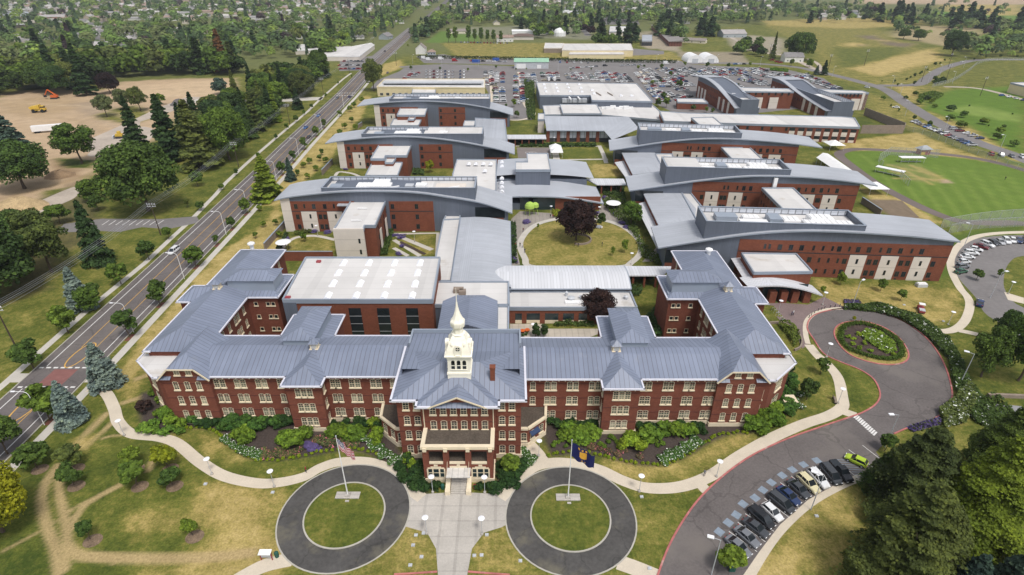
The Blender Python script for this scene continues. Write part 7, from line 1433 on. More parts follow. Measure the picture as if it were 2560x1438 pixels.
for px, py, k_, c, lb in ((435,627,'minivan','white','white minivan driving along the street past the hospital corner'),(764,319,'sedan','blue','blue car driving on the street, nearer of two'),(796,289,'sedan','blue','blue car driving on the street ahead of the nearer one'),(843,245,'sedan','grey','grey car driving on the far part of the street'),(874,242,'sedan','dark blue','dark car parked at the kerb beside the rear west ward'),(772,342,'sedan','charcoal','dark car parked at the kerb beside the middle west ward'),(962,128,'sedan','charcoal','dark car at the far street crossing'),(969,182,'sedan','grey','grey car turning out of the rear car park beside the birch')):
	x, y = at(px, py, .6); car(x, y, -pi/2-.04 if 'driving' in lb else pi/2, k_, c, lb, None, py > 600)
x, y = at(2405,155,.6); car(x, y, .4, 'sedan', 'white', 'white car driving up the north-east road'); x, y = at(2168,218,.6); car(x, y, -.9, 'hatchback', 'white', 'white car at the bend of the perimeter road before the slanting wards')
pal = ['white','white','white','white','silver','silver','silver','grey','charcoal','black','dark blue','blue','red','dark red','tan','white','white','silver','silver','grey','green']
kn = ['sedan','sedan','hatchback','estate','estate','minivan','pickup','sedan']
rows = []; extra = []
def carrow(a, b_, n, phrase, group, head=None, seed=0, skip=.06, z=.6):
	r_ = random.Random(seed+int(a[0])); (x0, y0), (x1, y1) = at(*a, z), at(*b_, z); d = atan2(y1-y0, x1-x0)
	for i in range(n):
		if r_.random() < skip: continue
		t = i/max(n-1,1); k_ = r_.choice(kn); c = r_.choice(pal); kk = {'estate':'estate car','pickup':'pickup truck','hatchback':'hatchback','sedan':'sedan','minivan':'minivan'}[k_]
		rows.append((x0+(x1-x0)*t, y0+(y1-y0)*t, (d+pi/2 if head is None else head)+(pi if r_.random() < .4 else 0)+r_.uniform(-.04,.04), k_, c, f'{c} {kk}, {nth(i)} from near, {phrase}', group))
RP = 'cars in the rear car park'
def col(a, b_, n, phrase, **k):
	carrow(a, b_, n, phrase, RP, **k)
	if 'head' in k: return
	(x0, y0), (x1, y1) = at(*a, .6), at(*b_, .6); l = hypot(x1-x0, y1-y0); dx, dy = (y1-y0)/l*5.3, -(x1-x0)/l*5.3; r_ = random.Random(int(a[0]*3+a[1]))
	for i in range(n):
		if r_.random() < .1: continue
		t = i/max(n-1,1); extra.append((x0+(x1-x0)*t+dx, y0+(y1-y0)*t+dy, atan2(y1-y0, x1-x0)+pi/2, r_.choice(kn), r_.choice(pal), '', ''))
g0 = [(2396,690),(2397,676),(2400,664),(2405,652),(2412,640),(2422,630),(2434,621),(2447,614),(2462,609),(2478,605),(2494,602),(2510,600),(2526,599),(2542,599),(2556,599)]
r_ = random.Random(4); lc = ['charcoal','green','grey','white','white','white','white','dark red','white','charcoal','silver','white','white','dark blue','black','red']
cx_, cy_ = at(2560,650)
for i, (px, py) in enumerate(g0[1:]): x, y = at(px+6, py+2, .6); car(x, y, atan2(y-cy_, x-cx_)+pi, ['sedan','estate','hatchback'][i%3], lc[(i+1)%16], f'{lc[(i+1)%16]} car nose-in round the loop drive, {nth(i)} from the low tree', 'cars round the loop drive')
for px, py, c, lb in ((2450,757,'dark blue','dark blue car beside the loop walk'),(2532,812,'white','white car glimpsed under the tall airy tree'),(2540,830,'silver','silver car beside the white one under the tall airy tree')): x, y = at(px, py, .6); car(x, y, .9, 'sedan', c, lb)
carrow((2430,362),(2286,304),17,'angled along the kerb of the east road','cars on the east road', seed=3, skip=.03); carrow((2450,345),(2383,321),5,'parked across the east road from the long row','cars on the east road', seed=4, skip=0)
carrow((2556,392),(2478,385),4,'at the right edge of the east road','cars on the east road', seed=5, skip=0); carrow((2240,268),(2234,266),1,'alone beside the east road near the grassy bank','cars on the east road', seed=8, skip=0, head=-.5); carrow((2560,250),(2505,238),4,'in front of the cream warehouse','cars by the cream warehouse', seed=6, skip=0)
col((1215,212),(1213,179),9,'in the column right behind the yellow office block'); col((1240,254),(1238,216),9,'in the near column beside the pale path'); col((1241,205),(1242,182),7,'in the far column beside the pale path')
col((1291,258),(1289,214),11,'in the near column left of the court path'); col((1290,206),(1290,184),7,'in the far column left of the court path'); col((1322,204),(1318,184),6,'in the column right of the court path')
for j, y in enumerate((178,186,194)): col((1066,y),(1160,y),11,f'in the {["rear","middle","front"][j]} row behind the yellow office block', head=pi/2)
col((1012,196),(1030,182),5,'in the short group left of those rows')
for j, x in enumerate((1358,1378)): col((x+2,200),(x-2,183),5,f'in the {["left","right"][j]} column behind the supply building corner')
for j, (a, b_) in enumerate((((1424,198),(1416,183)),((1450,200),(1438,182)),((1483,199),(1476,182)),((1506,203),(1494,178)),((1545,205),(1522,180)),((1562,203),(1546,186)))): col(a, b_, 8,f'in the {nth(j)} column behind the supply building')
col((1638,240),(1590,182),17,'in the slanting column beside the supply building'); col((1655,216),(1608,172),13,'in the slanting column across the planted walk'); col((1652,252),(1626,228),8,'in the cluster near the supply building corner'); col((1676,250),(1650,228),7,'in the second cluster near the supply building corner')
col((1690,192),(1643,172),10,'in the first slanting column of the middle lot'); col((1700,190),(1663,172),9,'in the second slanting column of the middle lot'); col((1690,215),(1660,194),9,'in the lower slanting column of the middle lot'); col((1718,214),(1680,194),9,'in the upper slanting column of the middle lot')
col((1738,190),(1698,173),9,'in the third slanting column of the middle lot'); col((1752,186),(1712,170),9,'in the fourth slanting column of the middle lot'); col((1800,193),(1752,173),10,'in the fifth slanting column of the middle lot'); col((1812,187),(1772,171),9,'in the sixth slanting column of the middle lot')
col((1870,197),(1806,173),13,'in the long slanting column between the slanting wards'); col((1860,187),(1825,172),8,'in the upper slanting column between the slanting wards'); col((1912,214),(1850,198),11,'in the lower column between the slanting wards'); col((1900,206),(1862,197),8,'in the short column between the slanting wards')
col((1918,193),(1862,173),11,'in the right-hand column between the slanting wards'); col((1925,186),(1884,171),8,'in the upper right column between the slanting wards'); col((1835,218),(1800,203),7,'in the group tucked behind the left slanting ward')
col((1990,196),(1938,184),10,'in the column behind the right slanting ward'); col((2030,200),(2000,186),6,'in the outer column behind the right slanting ward'); col((2084,222),(2032,204),12,'in the outermost row beside the dry grass')
col((1702,226),(1690,222),3,'beside the small low brick block'); col((1716,244),(1694,240),4,'in front of the small low brick block')
YP = 'vehicles in the upper yards'
carrow((1180,152),(1262,154),7,'by the blue bins in front of the hedge',YP, head=.1); carrow((1400,155),(1470,157),5,'in the upper lot right of the green-roofed shed',YP, head=pi/2); carrow((1432,170),(1512,164),8,'in the row below the hedge',YP, head=.2); carrow((1540,164),(1600,162),5,'in the row leading to the white bus',YP, head=.2)
carrow((1153,106),(1268,108),15,'in the line behind the slim poplars',YP, head=pi/2); carrow((852,172),(896,172),5,'in the near row of the clinic lot',YP, head=.2); carrow((850,163),(905,163),7,'in the middle row of the clinic lot',YP, head=.2); carrow((862,153),(905,153),6,'in the far row of the clinic lot',YP, head=.2)
carrow((1522,50),(1565,60),7,'in the yard lot by the white-fronted store',YP, head=.5); carrow((1515,46),(1560,44),7,'in the far row of the yard lot',YP, head=.5); carrow((1838,160),(1860,160),3,'by the lone farmhouse end of the road',YP, head=.1); carrow((1930,150),(1950,156),4,'beside the lone farmhouse',YP, head=.1); carrow((2400,27),(2490,33),10,'on the far road at the top right',YP, head=0)
for px, py, k_, c, lb in ((1072,150,'box van','white','white shuttle bus parked at the left of the upper yard'),(1102,148,'box van','white','white box truck right of the shuttle bus'),(1137,152,'box van','red','red truck body in the upper yard'),(1665,159,'box van','white','white bus at the right end of the hedge'),(1372,200,'box van','white','left white truck behind the supply building'),(1386,200,'box van','white','right white truck behind the supply building'),(1060,146,'box van','white','white van beside the blue spruce')):
	x, y = at(px, py, .6); car(x, y, pi/2 if 1360 < px < 1390 else .1, k_, c, lb, YP)
rows.sort(key=lambda q: q[1]); lim = 292-NCAR[0]; ncat = {}
rest_c = []
for i, q in enumerate(rows):
	if i < lim+110: car(*q[:6], q[6])
	else: rest_c.append(q)
rest_c += extra
print('cars', len(rows), 'stuff', len(rest_c))
if rest_c:
	B = MB()
	for x, y, rz, k_, c, _, _ in rest_c:
		L, w, H = SHAPE[k_][:3]; mi = ['white','silver','grey','charcoal','black','dark blue','blue','red','dark red','tan','green'].index(c); mi = min(mi, 7); c_, s_ = cos(rz), sin(rz); i0 = len(B.v)
		q = MB(); q.box(-L/2, L/2, -w, w, .3, .95, mi); q.box(-L*.34, L*.2, -w*.85, w*.85, .95, H, 8, mi); q.box(-L*.4, L*.4, -w-.01, w+.01, 0, .4, 8)
		B.v += [(x+a*c_-b_*s_, y+a*s_+b_*c_, z) for a, b_, z in q.v]; B.f += [tuple(i0+k for k in f) for f in q.f]; B.m += q.m
	mats = [mat('far_'+n.replace(' ', '_'), CC[n], .3, 1, 0) for n in ('white','silver','grey','charcoal','black','dark blue','blue','red')]+[M['carglass']]; o = B.build('distant_cars', mats); tag(o, 'remaining far cars in the lots and yards behind the campus', 'cars', None, 'stuff')
def mach(name, px, py, label, rz, parts):
	x, y = at(px, py); r = bpy.data.objects.new(name, None); COL.objects.link(r); r.location = (x, y, 0); r.rotation_euler = (0,0,rz); tag(r, label, name.replace('_', ' ')); r['_o'] = [0,0,0]
	for n, b_, m_ in parts: b_.build(n, M[m_], r)
	return r
b1, b2, b3, b4 = MB(), MB(), MB(), MB(); b1.box(-4,4,-1.6,1.6,1.5,2.6); b1.box(1.5,3.6,-1.3,1.3,2.6,4.2); b2.prism([(-4.6,-2.1),(1.2,-2.1),(1.2,2.1),(-4.6,2.1)], 2.6, [4.0,5.0,5.0,4.0]); b3.box(1.6,3.7,-1.35,1.35,3.1,3.9)
for x in (-2.8,2.4):
	for y in (-1.9,1.2): b4.tube((x,y,1.1),(x,y+.7,1.1),1.15,n=12)
mach('dump_truck', 100, 281, 'yellow dump truck on the bare earth of the building site', .25, [('chassis',b1,'plantyellow'),('tipping_body',b2,'plantyellow'),('cab_glass',b3,'glass'),('wheels',b4,'tyre')])
b1, b2, b3, b4 = MB(), MB(), MB(), MB(); b1.box(-2.2,2.2,-1.3,1.3,1.1,2.6); b1.box(.4,2,-1.2,-.1,2.6,3.6); b2.beam((1.6,.3,2.2),(-3.5,.3,6.6),.6); b2.beam((-3.5,.3,6.6),(-6.4,.3,2.6),.5); b3.box(-7.2,-5.8,-.5,1.1,1.2,2.7)
for y in (-1.6,1.6): b4.box(-2.3,2.3,y-.35,y+.35,0,1.0)
mach('excavator', 138, 247, 'orange excavator with its arm down at the edge of the wood', .1, [('cab',b1,'orange'),('boom',b2,'orange'),('bucket',b3,'dark'),('tracks',b4,'dark')])
b1, b2, b4 = MB(), MB(), MB(); b1.box(-2,1.6,-1.2,1.2,1,2.4); b1.box(-.8,.8,-1,1,2.4,3.8); b2.box(-3.4,-2.7,-2.4,2.4,.1,1.7)
for y in (-1.4,1.4): b4.box(-2,2,y-.4,y+.4,0,1.1)
mach('bulldozer', 301, 345, 'yellow bulldozer with its blade down on the bare site', .3, [('cab',b1,'plantyellow'),('blade',b2,'metal'),('tracks',b4,'dark')])
b1 = MB(); b1.box(-1.8,1.8,-1.1,1.1,.6,2.2); b2 = MB(); b2.box(-.7,.9,-.9,.9,2.2,3.4); mach('roller', 331, 347, 'small yellow machine beside the bulldozer, half hidden by the slim fir', .1, [('hull',b1,'plantyellow'),('cab',b2,'plantyellow')])
b1, b4 = MB(), MB(); b1.box(-8,8,-1.4,1.4,1.1,4.2);
for x in (-6.5,-5,5.5): b4.tube((x,-1.4,.55),(x,1.4,.55),.55,n=10)
mach('white_trailer', 124, 330, 'long white semi-trailer parked on the building site', .42, [('trailer_body',b1,'white'),('wheels',b4,'tyre')])
b1, b2, b3, b4 = MB(), MB(), MB(), MB(); b1.box(-1.9,1.9,-.75,.75,.45,.95); b2.box(.0,1.3,-.75,.75,1.95,2.05); b3.box(-1.8,-.3,-.7,.7,.95,1.15)
for x in (-1.2,1.3):
	for y in (-.8,.6): b4.tube((x,y,.3),(x,y+.2,.3),.3,n=10)
for x in (0,1.3):
	for y in (-.7,.7): b1.beam((x,y,.9),(x,y,1.95),.06)
mach('utility_cart', 2301, 778, 'white-roofed utility cart with a red bed parked on the dry lawn', 1.15, [('cart_body',b1,'red'),('canopy',b2,'white'),('load_bed',b3,'metal'),('wheels',b4,'tyre')])
def bushmesh(seed, n, leaf=.2):
	C, N, s_ = blobs_crown(seed, 9, n, .5, .42, .40, leaf, br=.5); C[:,2] = np.maximum(C[:,2], .02); return quads_mesh('bush', C, N, s_, seed=seed)
BUSH = [bushmesh(i, 520, .13) for i in range(3)]; BALL = [quads_mesh('ball', *blobs_crown(7, 5, 220, .5, .5, .5, .22, br=.8))]
def flower_mesh(seed, col, n=900):
	C, N, s_ = blobs_crown(seed, 9, n, .5, .35, .30, .09, br=.5); me_ = quads_mesh('flower_bush', C, N, s_, seed=seed, mats=[M['leaf'], col]); me_.polygons.foreach_set('material_index', (np.random.RandomState(seed).rand(n) < .16).astype(np.int32)); return me_
M['pink'] = mat('pink_flowers', (.55,.16,.20), .8, 3, .2); M['whitefl'] = mat('white_flowers', (.75,.78,.70), .8, 3, .1); M['lav'] = mat('lavender_flowers', (.10,.075,.19), .85, 3, .25)
FL = {'pink': flower_mesh(3, M['pink']), 'white': flower_mesh(4, M['whitefl'])}
lavC, lavN, lavS = blobs_crown(5, 8, 500, .5, .45, .35, .10, br=.5); LAV = quads_mesh('lavender_clump', lavC, lavN, lavS, seed=5, mats=[M['lav']])
NB = [0]
def bush(x, y, w, h, col, label, group, me_=None, name='shrub', sy=1, cat='shrub'):
	NB[0] += 1; o = bpy.data.objects.new(name, me_ or BUSH[NB[0]%3]); COL.objects.link(o); o.location = (x, y, 0); o.scale = (w, w*sy, h/.85); o.rotation_euler = (0,0,rnd.random()*6.28); c = col if isinstance(col, tuple) else G_[col]; o.color = (*c, 1); return tag(o, label, cat, group)
BG = {'dark': (.03,.068,.02), 'mid': (.065,.14,.03), 'bright': (.13,.215,.028), 'lime': (.20,.29,.03), 'fern': (.12,.22,.035)}
def bed(pts, size, hgt, col, phrase, group, jit=.0, seed=1, me_=None, name='shrub', cat='shrub'):
	r_ = random.Random(seed)
	for i, (px, py) in enumerate(pts):
		x, y = at(px, py); w = size*r_.uniform(.8,1.25); c = BG[col] if isinstance(col, str) else col; v = r_.uniform(.8,1.2)
		bush(x, y, w, hgt*r_.uniform(.85,1.2), (c[0]*v, c[1]*v, c[2]*v), f'{phrase}, {nth(i)} from the left', group, me_, name, cat=cat)
r_ = random.Random(12)
bed([(p, 1062+r_.uniform(-6,8)) for p in range(505, 730, 17)], 2.6, 1.7, 'dark', 'dark green shrub against the left wing wall', 'dark shrubs under the wings', seed=2)
bed([(p, 1072+r_.uniform(-8,8)) for p in range(838, 960, 15)], 2.7, 1.8, 'dark', 'dark green shrub below the wing left of the entrance block', 'dark shrubs under the wings', seed=3)
bed([(400,1010),(408,1040),(430,1062),(460,1068),(392,985),(425,1045),(445,1052)], 3.2, 2.2, 'bright', 'bright green shrub at the left end corner of the hospital', 'shrubs at the left corner', seed=4)
bed([(360,1075),(376,1082),(395,1078),(412,1085),(430,1075),(448,1085),(385,1065)], 2.4, 1.3, 'fern', 'low fern-like clump at the left end of the long bed', 'low clumps at the left corner', seed=5)
T('young', 366, 1030, 1000, (.05,.03,.028), 'small dark maroon bush tree by the left corner of the hospital', 1.4)
bed([(482,1058),(560,1078),(575,1068),(590,1060),(608,1075),(622,1060),(640,1075),(655,1062),(690,1068),(700,1058)], 3.0, 2.1, 'mid', 'mid green shrub in the long left bed', 'shrubs of the left bed', seed=6)
bed([(595,1098),(612,1092),(628,1102),(606,1106),(618,1086)], 3.1, 2.2, 'bright', 'rounded bright shrub in the clump left of the bed centre', 'bright clump in the left bed', seed=7)
bed([(705,1108),(720,1100),(738,1112),(754,1098),(748,1108),(763,1092),(730,1098)], 3.4, 2.4, 'bright', 'rounded bright shrub in the big clump near the projecting bay', 'bright clump by the left bay', seed=8)
bed([(826,1092),(842,1090),(858,1094),(874,1088),(890,1093),(900,1086)], 3.4, 2.3, 'bright', 'rounded bright shrub in the row left of the entrance', 'bright row left of the entrance', seed=9)
bed([(940,1098),(952,1088),(962,1075),(948,1110),(935,1070)], 2.6, 1.9, 'lime', 'yellow-green shrub beside the left canted bay', 'shrubs by the left canted bay', seed=10)
bed([(570,1108),(582,1116),(594,1124),(606,1132),(618,1138),(630,1140),(642,1144),(600,1116),(615,1126),(632,1130),(648,1136),(560,1100)], 2.0, .95, 'mid', 'white-flowering plant in the drift along the left bed edge', 'white flower drift, left bed', seed=11, me_=FL['white'], name='flowering_shrub')
bed([(908,1100),(922,1106),(935,1114),(948,1124),(960,1134),(974,1142),(988,1152),(930,1120),(955,1144),(980,1160),(1000,1150)], 2.4, 1.1, 'mid', 'white-flowering plant in the drift left of the entrance', 'white flower drift by the entrance', seed=12, me_=FL['white'], name='flowering_shrub')
bed([(664,1142),(680,1140),(696,1138),(712,1140),(728,1134),(744,1130),(870,1112),(886,1112),(660,1132),(700,1128),(850,1108)], 2.0, .9, (.10,.12,.05), 'pink-flowering low rose in the left bed', 'pink roses of the left bed', seed=13, me_=FL['pink'], name='rose_bush'); bed([(792,1106),(806,1102),(818,1108),(830,1112)], 2.3, 1.4, (.10,.12,.05), 'bright pink rose beside the flagpole top', 'pink roses by the flagpole', seed=14, me_=FL['pink'], name='rose_bush')
bed([(768,1118),(780,1112),(790,1120),(776,1126)], 2.0, .8, (.1,.1,.1), 'purple lavender in the left bed', 'lavender of the left bed', seed=15, me_=LAV, name='lavender_clump')
bed([(1030,1160),(1040,1180),(1028,1200),(1045,1205),(1058,1215),(1050,1190),(1035,1225),(1065,1228),(1090,1222),(1010,1195),(1000,1170),(1020,1150),(1052,1170)], 2.4, 1.6, 'dark', 'dark green shrub left of the portico', 'shrubs left of the portico', seed=16)
bed([(1022,1150),(1032,1168)], 2.0, 1.6, 'lime', 'yellow-green shrub below the left side of the centre', 'yellow shrubs left of the portico', seed=17)
bed([(1252,1222),(1265,1210),(1258,1190),(1275,1195),(1290,1200),(1280,1215),(1300,1180),(1310,1165),(1248,1172),(1262,1165),(1285,1178),(1240,1226),(1222,1226),(1200,1226)], 2.4, 1.5, 'dark', 'dark green shrub right of the portico', 'shrubs right of the portico', seed=18)
T('young', 1276, 1182, 1138, 'light', 'bright green small tree right of the portico', 1.2)
bed([(1308,1130),(1318,1140),(1325,1150),(1332,1158),(1312,1150),(1320,1160),(1335,1148)], 1.9, 1.1, 'mid', 'white-flowering shrub beside the side-door path', 'white shrubs by the side path', seed=19, me_=FL['white'], name='flowering_shrub')
bed([(p, 1065+r_.uniform(-5,7)) for p in range(1372, 1500, 15)], 2.5, 1.6, 'dark', 'dark green shrub below the wing right of the entrance block', 'dark shrubs right of the centre', seed=20)
bed([(p, 1078+r_.uniform(-6,8)) for p in range(1600, 1770, 17)], 2.6, 1.7, 'dark', 'dark green shrub against the right wing wall', 'dark shrubs right wing', seed=21)
bed([(1424,1092),(1440,1085),(1456,1095),(1432,1104),(1448,1108),(1474,1088),(1490,1096),(1420,1078)], 3.4, 2.3, 'bright', 'rounded bright shrub in the clump near the flag', 'bright clump by the flag', seed=22)
bed([(1568,1115),(1584,1118),(1576,1104),(1596,1126),(1562,1122)], 3.2, 2.3, 'lime', 'vivid yellow-green shrub in the middle of the right bed', 'vivid clump in the right bed', seed=23)
bed([(1610,1098),(1625,1088),(1640,1096),(1700,1084),(1712,1090),(1724,1082),(1660,1080),(1680,1088)], 3.3, 2.3, 'bright', 'bright rounded shrub along the right wing', 'bright shrubs right wing', seed=24)
bed([(p, 1112+r_.uniform(-12,14)) for p in range(1380, 1420, 8)]+[(p, 1100+r_.uniform(-14,16)) for p in range(1500, 1560, 9)]+[(p, 1105+r_.uniform(-8,14)) for p in range(1610, 1660, 9)], .95, .7, 'bright', 'small round shrub dotted over the dark soil of the right bed', 'small round shrubs of the right bed', seed=25, me_=BALL[0])
bed([(1655,1150),(1668,1142),(1682,1136),(1696,1128),(1710,1120),(1724,1112),(1738,1104),(1665,1156),(1680,1148),(1696,1140),(1712,1132),(1728,1122),(1745,1110)], 2.1, 1.0, 'mid', 'white-flowering plant in the drift of the right bed', 'white flower drift, right bed', seed=26, me_=FL['white'], name='flowering_shrub')
bed([(1480,1118),(1500,1122),(1520,1130),(1545,1136),(1600,1142),(1560,1128)], 1.9, .7, (.10,.09,.05), 'dull pink low rose in the right bed', 'roses of the right bed', seed=27, me_=FL['pink'], name='rose_bush')
bed([(1880,1060),(1895,1050),(1910,1060),(1890,1075),(1905,1045),(1925,1055),(1870,1072),(1940,1040)], 3.8, 3.0, 'bright', 'tall bright shrub at the right corner of the hospital', 'tall shrubs right corner', seed=28)
bed([(1945,1000),(1958,985),(1965,1010),(1975,995),(1960,1030),(1985,970),(1940,1020),(1975,950),(1980,1030),(1955,960)], 3.0, 2.0, 'mid', 'green shrub beside the right end of the hospital', 'shrubs at the right end', seed=29); bed([(1985,1005),(1998,990),(1995,1020),(1978,1018)], 2.4, 1.3, 'mid', 'white-flowering shrub at the right end of the hospital', 'white shrubs right end', seed=30, me_=FL['white'], name='flowering_shrub')
bed([(1950,940),(1965,925),(1955,900),(1968,955)], 2.8, 2.2, 'dark', 'dark shrub under the canted right end bay', 'dark shrubs right end', seed=31)
def edging(pxs, step, label, col=(.22,.30,.02), size=.66):
	P = gw(smooth_px(pxs)); acc = 0; out = []
	for p0, p1 in zip(P[:-1], P[1:]):
		d = hypot(p1[0]-p0[0], p1[1]-p0[1]); t = acc
		while t < d: out.append((p0[0]+(p1[0]-p0[0])*t/d, p0[1]+(p1[1]-p0[1])*t/d)); t += step
		acc = t-d
	for i, (x, y) in enumerate(out): bush(x, y, size, size*.85, col, f'{label}, {nth(i)} from the left', label.replace('clipped ball ', 'clipped balls '), BALL[0], 'box_ball')
edging([(440,1078),(470,1072),(510,1072),(545,1082),(575,1112),(600,1133),(640,1150),(690,1152),(750,1142),(800,1130),(850,1124),(900,1124),(945,1136)], 1.05, 'clipped ball edging the left bed')
edging([(1372,1142),(1400,1132),(1450,1130),(1500,1140),(1550,1152),(1600,1160),(1650,1162),(1700,1148),(1750,1116),(1790,1092),(1840,1082),(1880,1085)], 1.05, 'clipped ball edging the right bed')
def mass(name, pts, n, h, col, label, cat='shrubbery', leaf=.55, mats=None, frac=0):
	P = gw(pts); r2 = np.random.RandomState(len(label)); xs_ = [p[0] for p in P]; ys_ = [p[1] for p in P]; C = []
	while len(C) < n:
		q = (r2.uniform(min(xs_), max(xs_)), r2.uniform(min(ys_), max(ys_)))
		if inside(q, P): C.append(q)
	C = np.array(C); hh = (.45+.75*vnoise(C[:,0], C[:,1], 2.2, 3))*h*r2.rand(n)**.45; C = np.concatenate([C, hh[:,None]], 1); me_ = quads_mesh(name, C, r2.normal(size=(n,3))*.7+np.array([0,-.2,.8]), leaf*r2.uniform(.6,1.3,n), mats=mats or [M['leaf']])
	if frac: me_.polygons.foreach_set('material_index', (r2.rand(n) < frac).astype(np.int32))
	o = bpy.data.objects.new(name, me_); COL.objects.link(o); o.color = (*col, 1); return tag(o, label, cat, None, 'stuff')
mass('bank_shrubbery', [(2110,768),(2190,765),(2260,782),(2320,810),(2370,850),(2400,905),(2420,960),(2450,990),(2480,1030),(2560,1075),(2560,1090),(2440,1060),(2400,1010),(2384,960),(2370,900),(2320,845),(2260,802),(2190,782),(2110,775)], 16000, 1.5, (.085,.13,.035), 'rough green and flowering ground cover on the bank outside the curving drive', mats=[M['leaf'], M['whitefl']], frac=.03)
mass('rose_bank', [(2345,1030),(2385,1000),(2420,960),(2440,1000),(2410,1060),(2360,1070)], 4200, 1.7, (.11,.15,.05), 'pale flowering rose bank at the outer bend of the drive', mats=[M['leaf'], M['whitefl']], frac=.08)
mass('lavender_bank', [(2110,752),(2145,755),(2160,772),(2115,770)], 900, .9, (.1,.1,.05), 'purple lavender patch beside the brick plaza', mats=[M['lav'], M['leaf']], frac=.3); mass('lavender_bank', [(2270,1070),(2345,1050),(2350,1062),(2280,1080)], 900, .8, (.1,.12,.05), 'purple lavender strip at the foot of the curving drive', mats=[M['lav'], M['leaf']], frac=.3)
ovp = gw(smooth_px([(2102,832),(2112,817),(2150,810),(2200,824),(2240,850),(2255,880),(2240,898),(2190,897),(2130,878),(2103,855)], True, 5)); C = []; r2 = np.random.RandomState(3)
for p0, p1 in zip(ovp, ovp[1:]+ovp[:1]):
	n = int(hypot(p1[0]-p0[0], p1[1]-p0[1])*110); t = r2.rand(n); C.append(np.stack([p0[0]+(p1[0]-p0[0])*t+r2.normal(size=n)*.38, p0[1]+(p1[1]-p0[1])*t+r2.normal(size=n)*.38, r2.rand(n)**.5*.8], 1))
C = np.concatenate(C); o = bpy.data.objects.new('oval_hedge', quads_mesh('oval_hedge', C, r2.normal(size=C.shape)+np.array([0,0,.7]), .24)); COL.objects.link(o); o.color = (.075,.13,.025,1); tag(o, 'low clipped hedge ring round the planted circle of the drive', 'hedge')
mass('circle_plants', [(2165,825),(2200,830),(2235,858),(2240,880),(2215,885),(2190,870),(2160,850),(2150,838)], 1700, .7, (.19,.28,.04), 'mixed green and cream plants inside the planted circle', mats=[M['leaf'], M['whitefl']], frac=.06)
bed([(2135,850),(2145,838),(2160,860),(2150,872),(2130,862),(2175,880),(2230,888),(2120,845)], 1.5, .8, 'lime', 'yellow-green plant in the planted circle', 'plants of the planted circle', seed=40)
for pts, lb, col in (([(1955,800),(1985,815),(1998,840),(1998,862),(1985,868),(1970,845),(1945,815)], 'low planting between the old hospital and the brick plaza', (.10,.14,.03)),([(1500,505),(1560,480),(1570,520),(1590,560),(1600,600),(1640,640),(1640,665),(1600,640),(1590,600),(1560,560),(1530,540)], 'planting strip between the oval walk and the east wards', (.07,.11,.03)),
	([(1380,528),(1420,528),(1430,545),(1385,545)], 'yellow-green planting in front of the central hall', (.20,.24,.03)),([(1275,560),(1290,560),(1292,660),(1278,660)], 'planting beside the pale curved hall', (.05,.09,.03)),([(1505,462),(1560,465),(1560,500),(1510,490)], 'shrubs under the covered walk by the middle east ward', (.06,.1,.03)),
	([(1300,362),(1490,362),(1490,368),(1300,368)], 'clipped planting before the glazed north hall', (.05,.09,.025)),([(1305,845),(1320,838),(1300,836),(1280,838),(1278,846)], 'low plants in the paved court', (.06,.1,.03)),([(1385,808),(1480,808),(1490,818),(1385,818)], 'planting under the windows of the court wing', (.08,.12,.03)),
	([(950,640),(978,560),(990,558),(968,640)], 'shrubs along the foot of the near annexe', (.05,.09,.025)),([(690,628),(715,585),(722,588),(702,628)], 'shrubs inside the near west garden wall', (.05,.08,.03)),([(1030,425),(1060,428),(1060,440),(1035,438)], 'shrubs in the middle west garden', (.06,.1,.03)),([(735,585),(780,578),(780,583),(740,590)], 'planting below the near west ward', (.09,.12,.03)),
	([(1560,345),(1575,360),(1590,400),(1600,415),(1590,415),(1570,380),(1555,355)], 'pale flowering strip beside the rear east ward', (.12,.17,.05)),([(1310,200),(1335,205),(1338,300),(1320,300),(1312,250)], 'green planting beside the supply building path', (.06,.1,.03)),([(1640,640),(1660,650),(1660,668),(1640,662)], 'shrubs at the corner of the court by the east wing', (.09,.13,.03)),
	([(2295,240),(2330,230),(2360,238),(2340,250),(2300,250)], 'bright thicket beside the perimeter road', (.09,.15,.03)),([(2330,205),(2360,195),(2365,205),(2338,212)], 'dark hedge clump at the road junction', (.05,.08,.02)),([(1925,171),(1970,176),(1970,181),(1925,177)], 'bright clipped hedge at the end of the rear car park', (.10,.19,.02)),([(1575,720),(1610,718),(1600,740),(1580,745)], 'shrubs beside the barrel-roofed hall', (.05,.09,.03)), ([(1600,808),(1640,770),(1660,800),(1655,845),(1610,845)], 'shrubs in the narrow court of the east wing', (.05,.10,.03)),
	([(620,835),(700,833),(705,840),(620,842)], 'shrubs at the bottom of the left court', (.07,.13,.03)), ([(2440,1015),(2480,985),(2560,1060),(2560,1100),(2480,1062)], 'dense low green cover beside the grey terrace', (.06,.10,.025))):
	P_ = gw(pts); ar = abs(sum(P_[i][0]*P_[(i+1)%len(P_)][1]-P_[(i+1)%len(P_)][0]*P_[i][1] for i in range(len(P_))))/2; far_ = P_[0][1] > 260; mass('shrubbery', pts, int(min(3000, ar*(5 if far_ else 14))), 1.4, col, lb, leaf=.9 if far_ else .5)
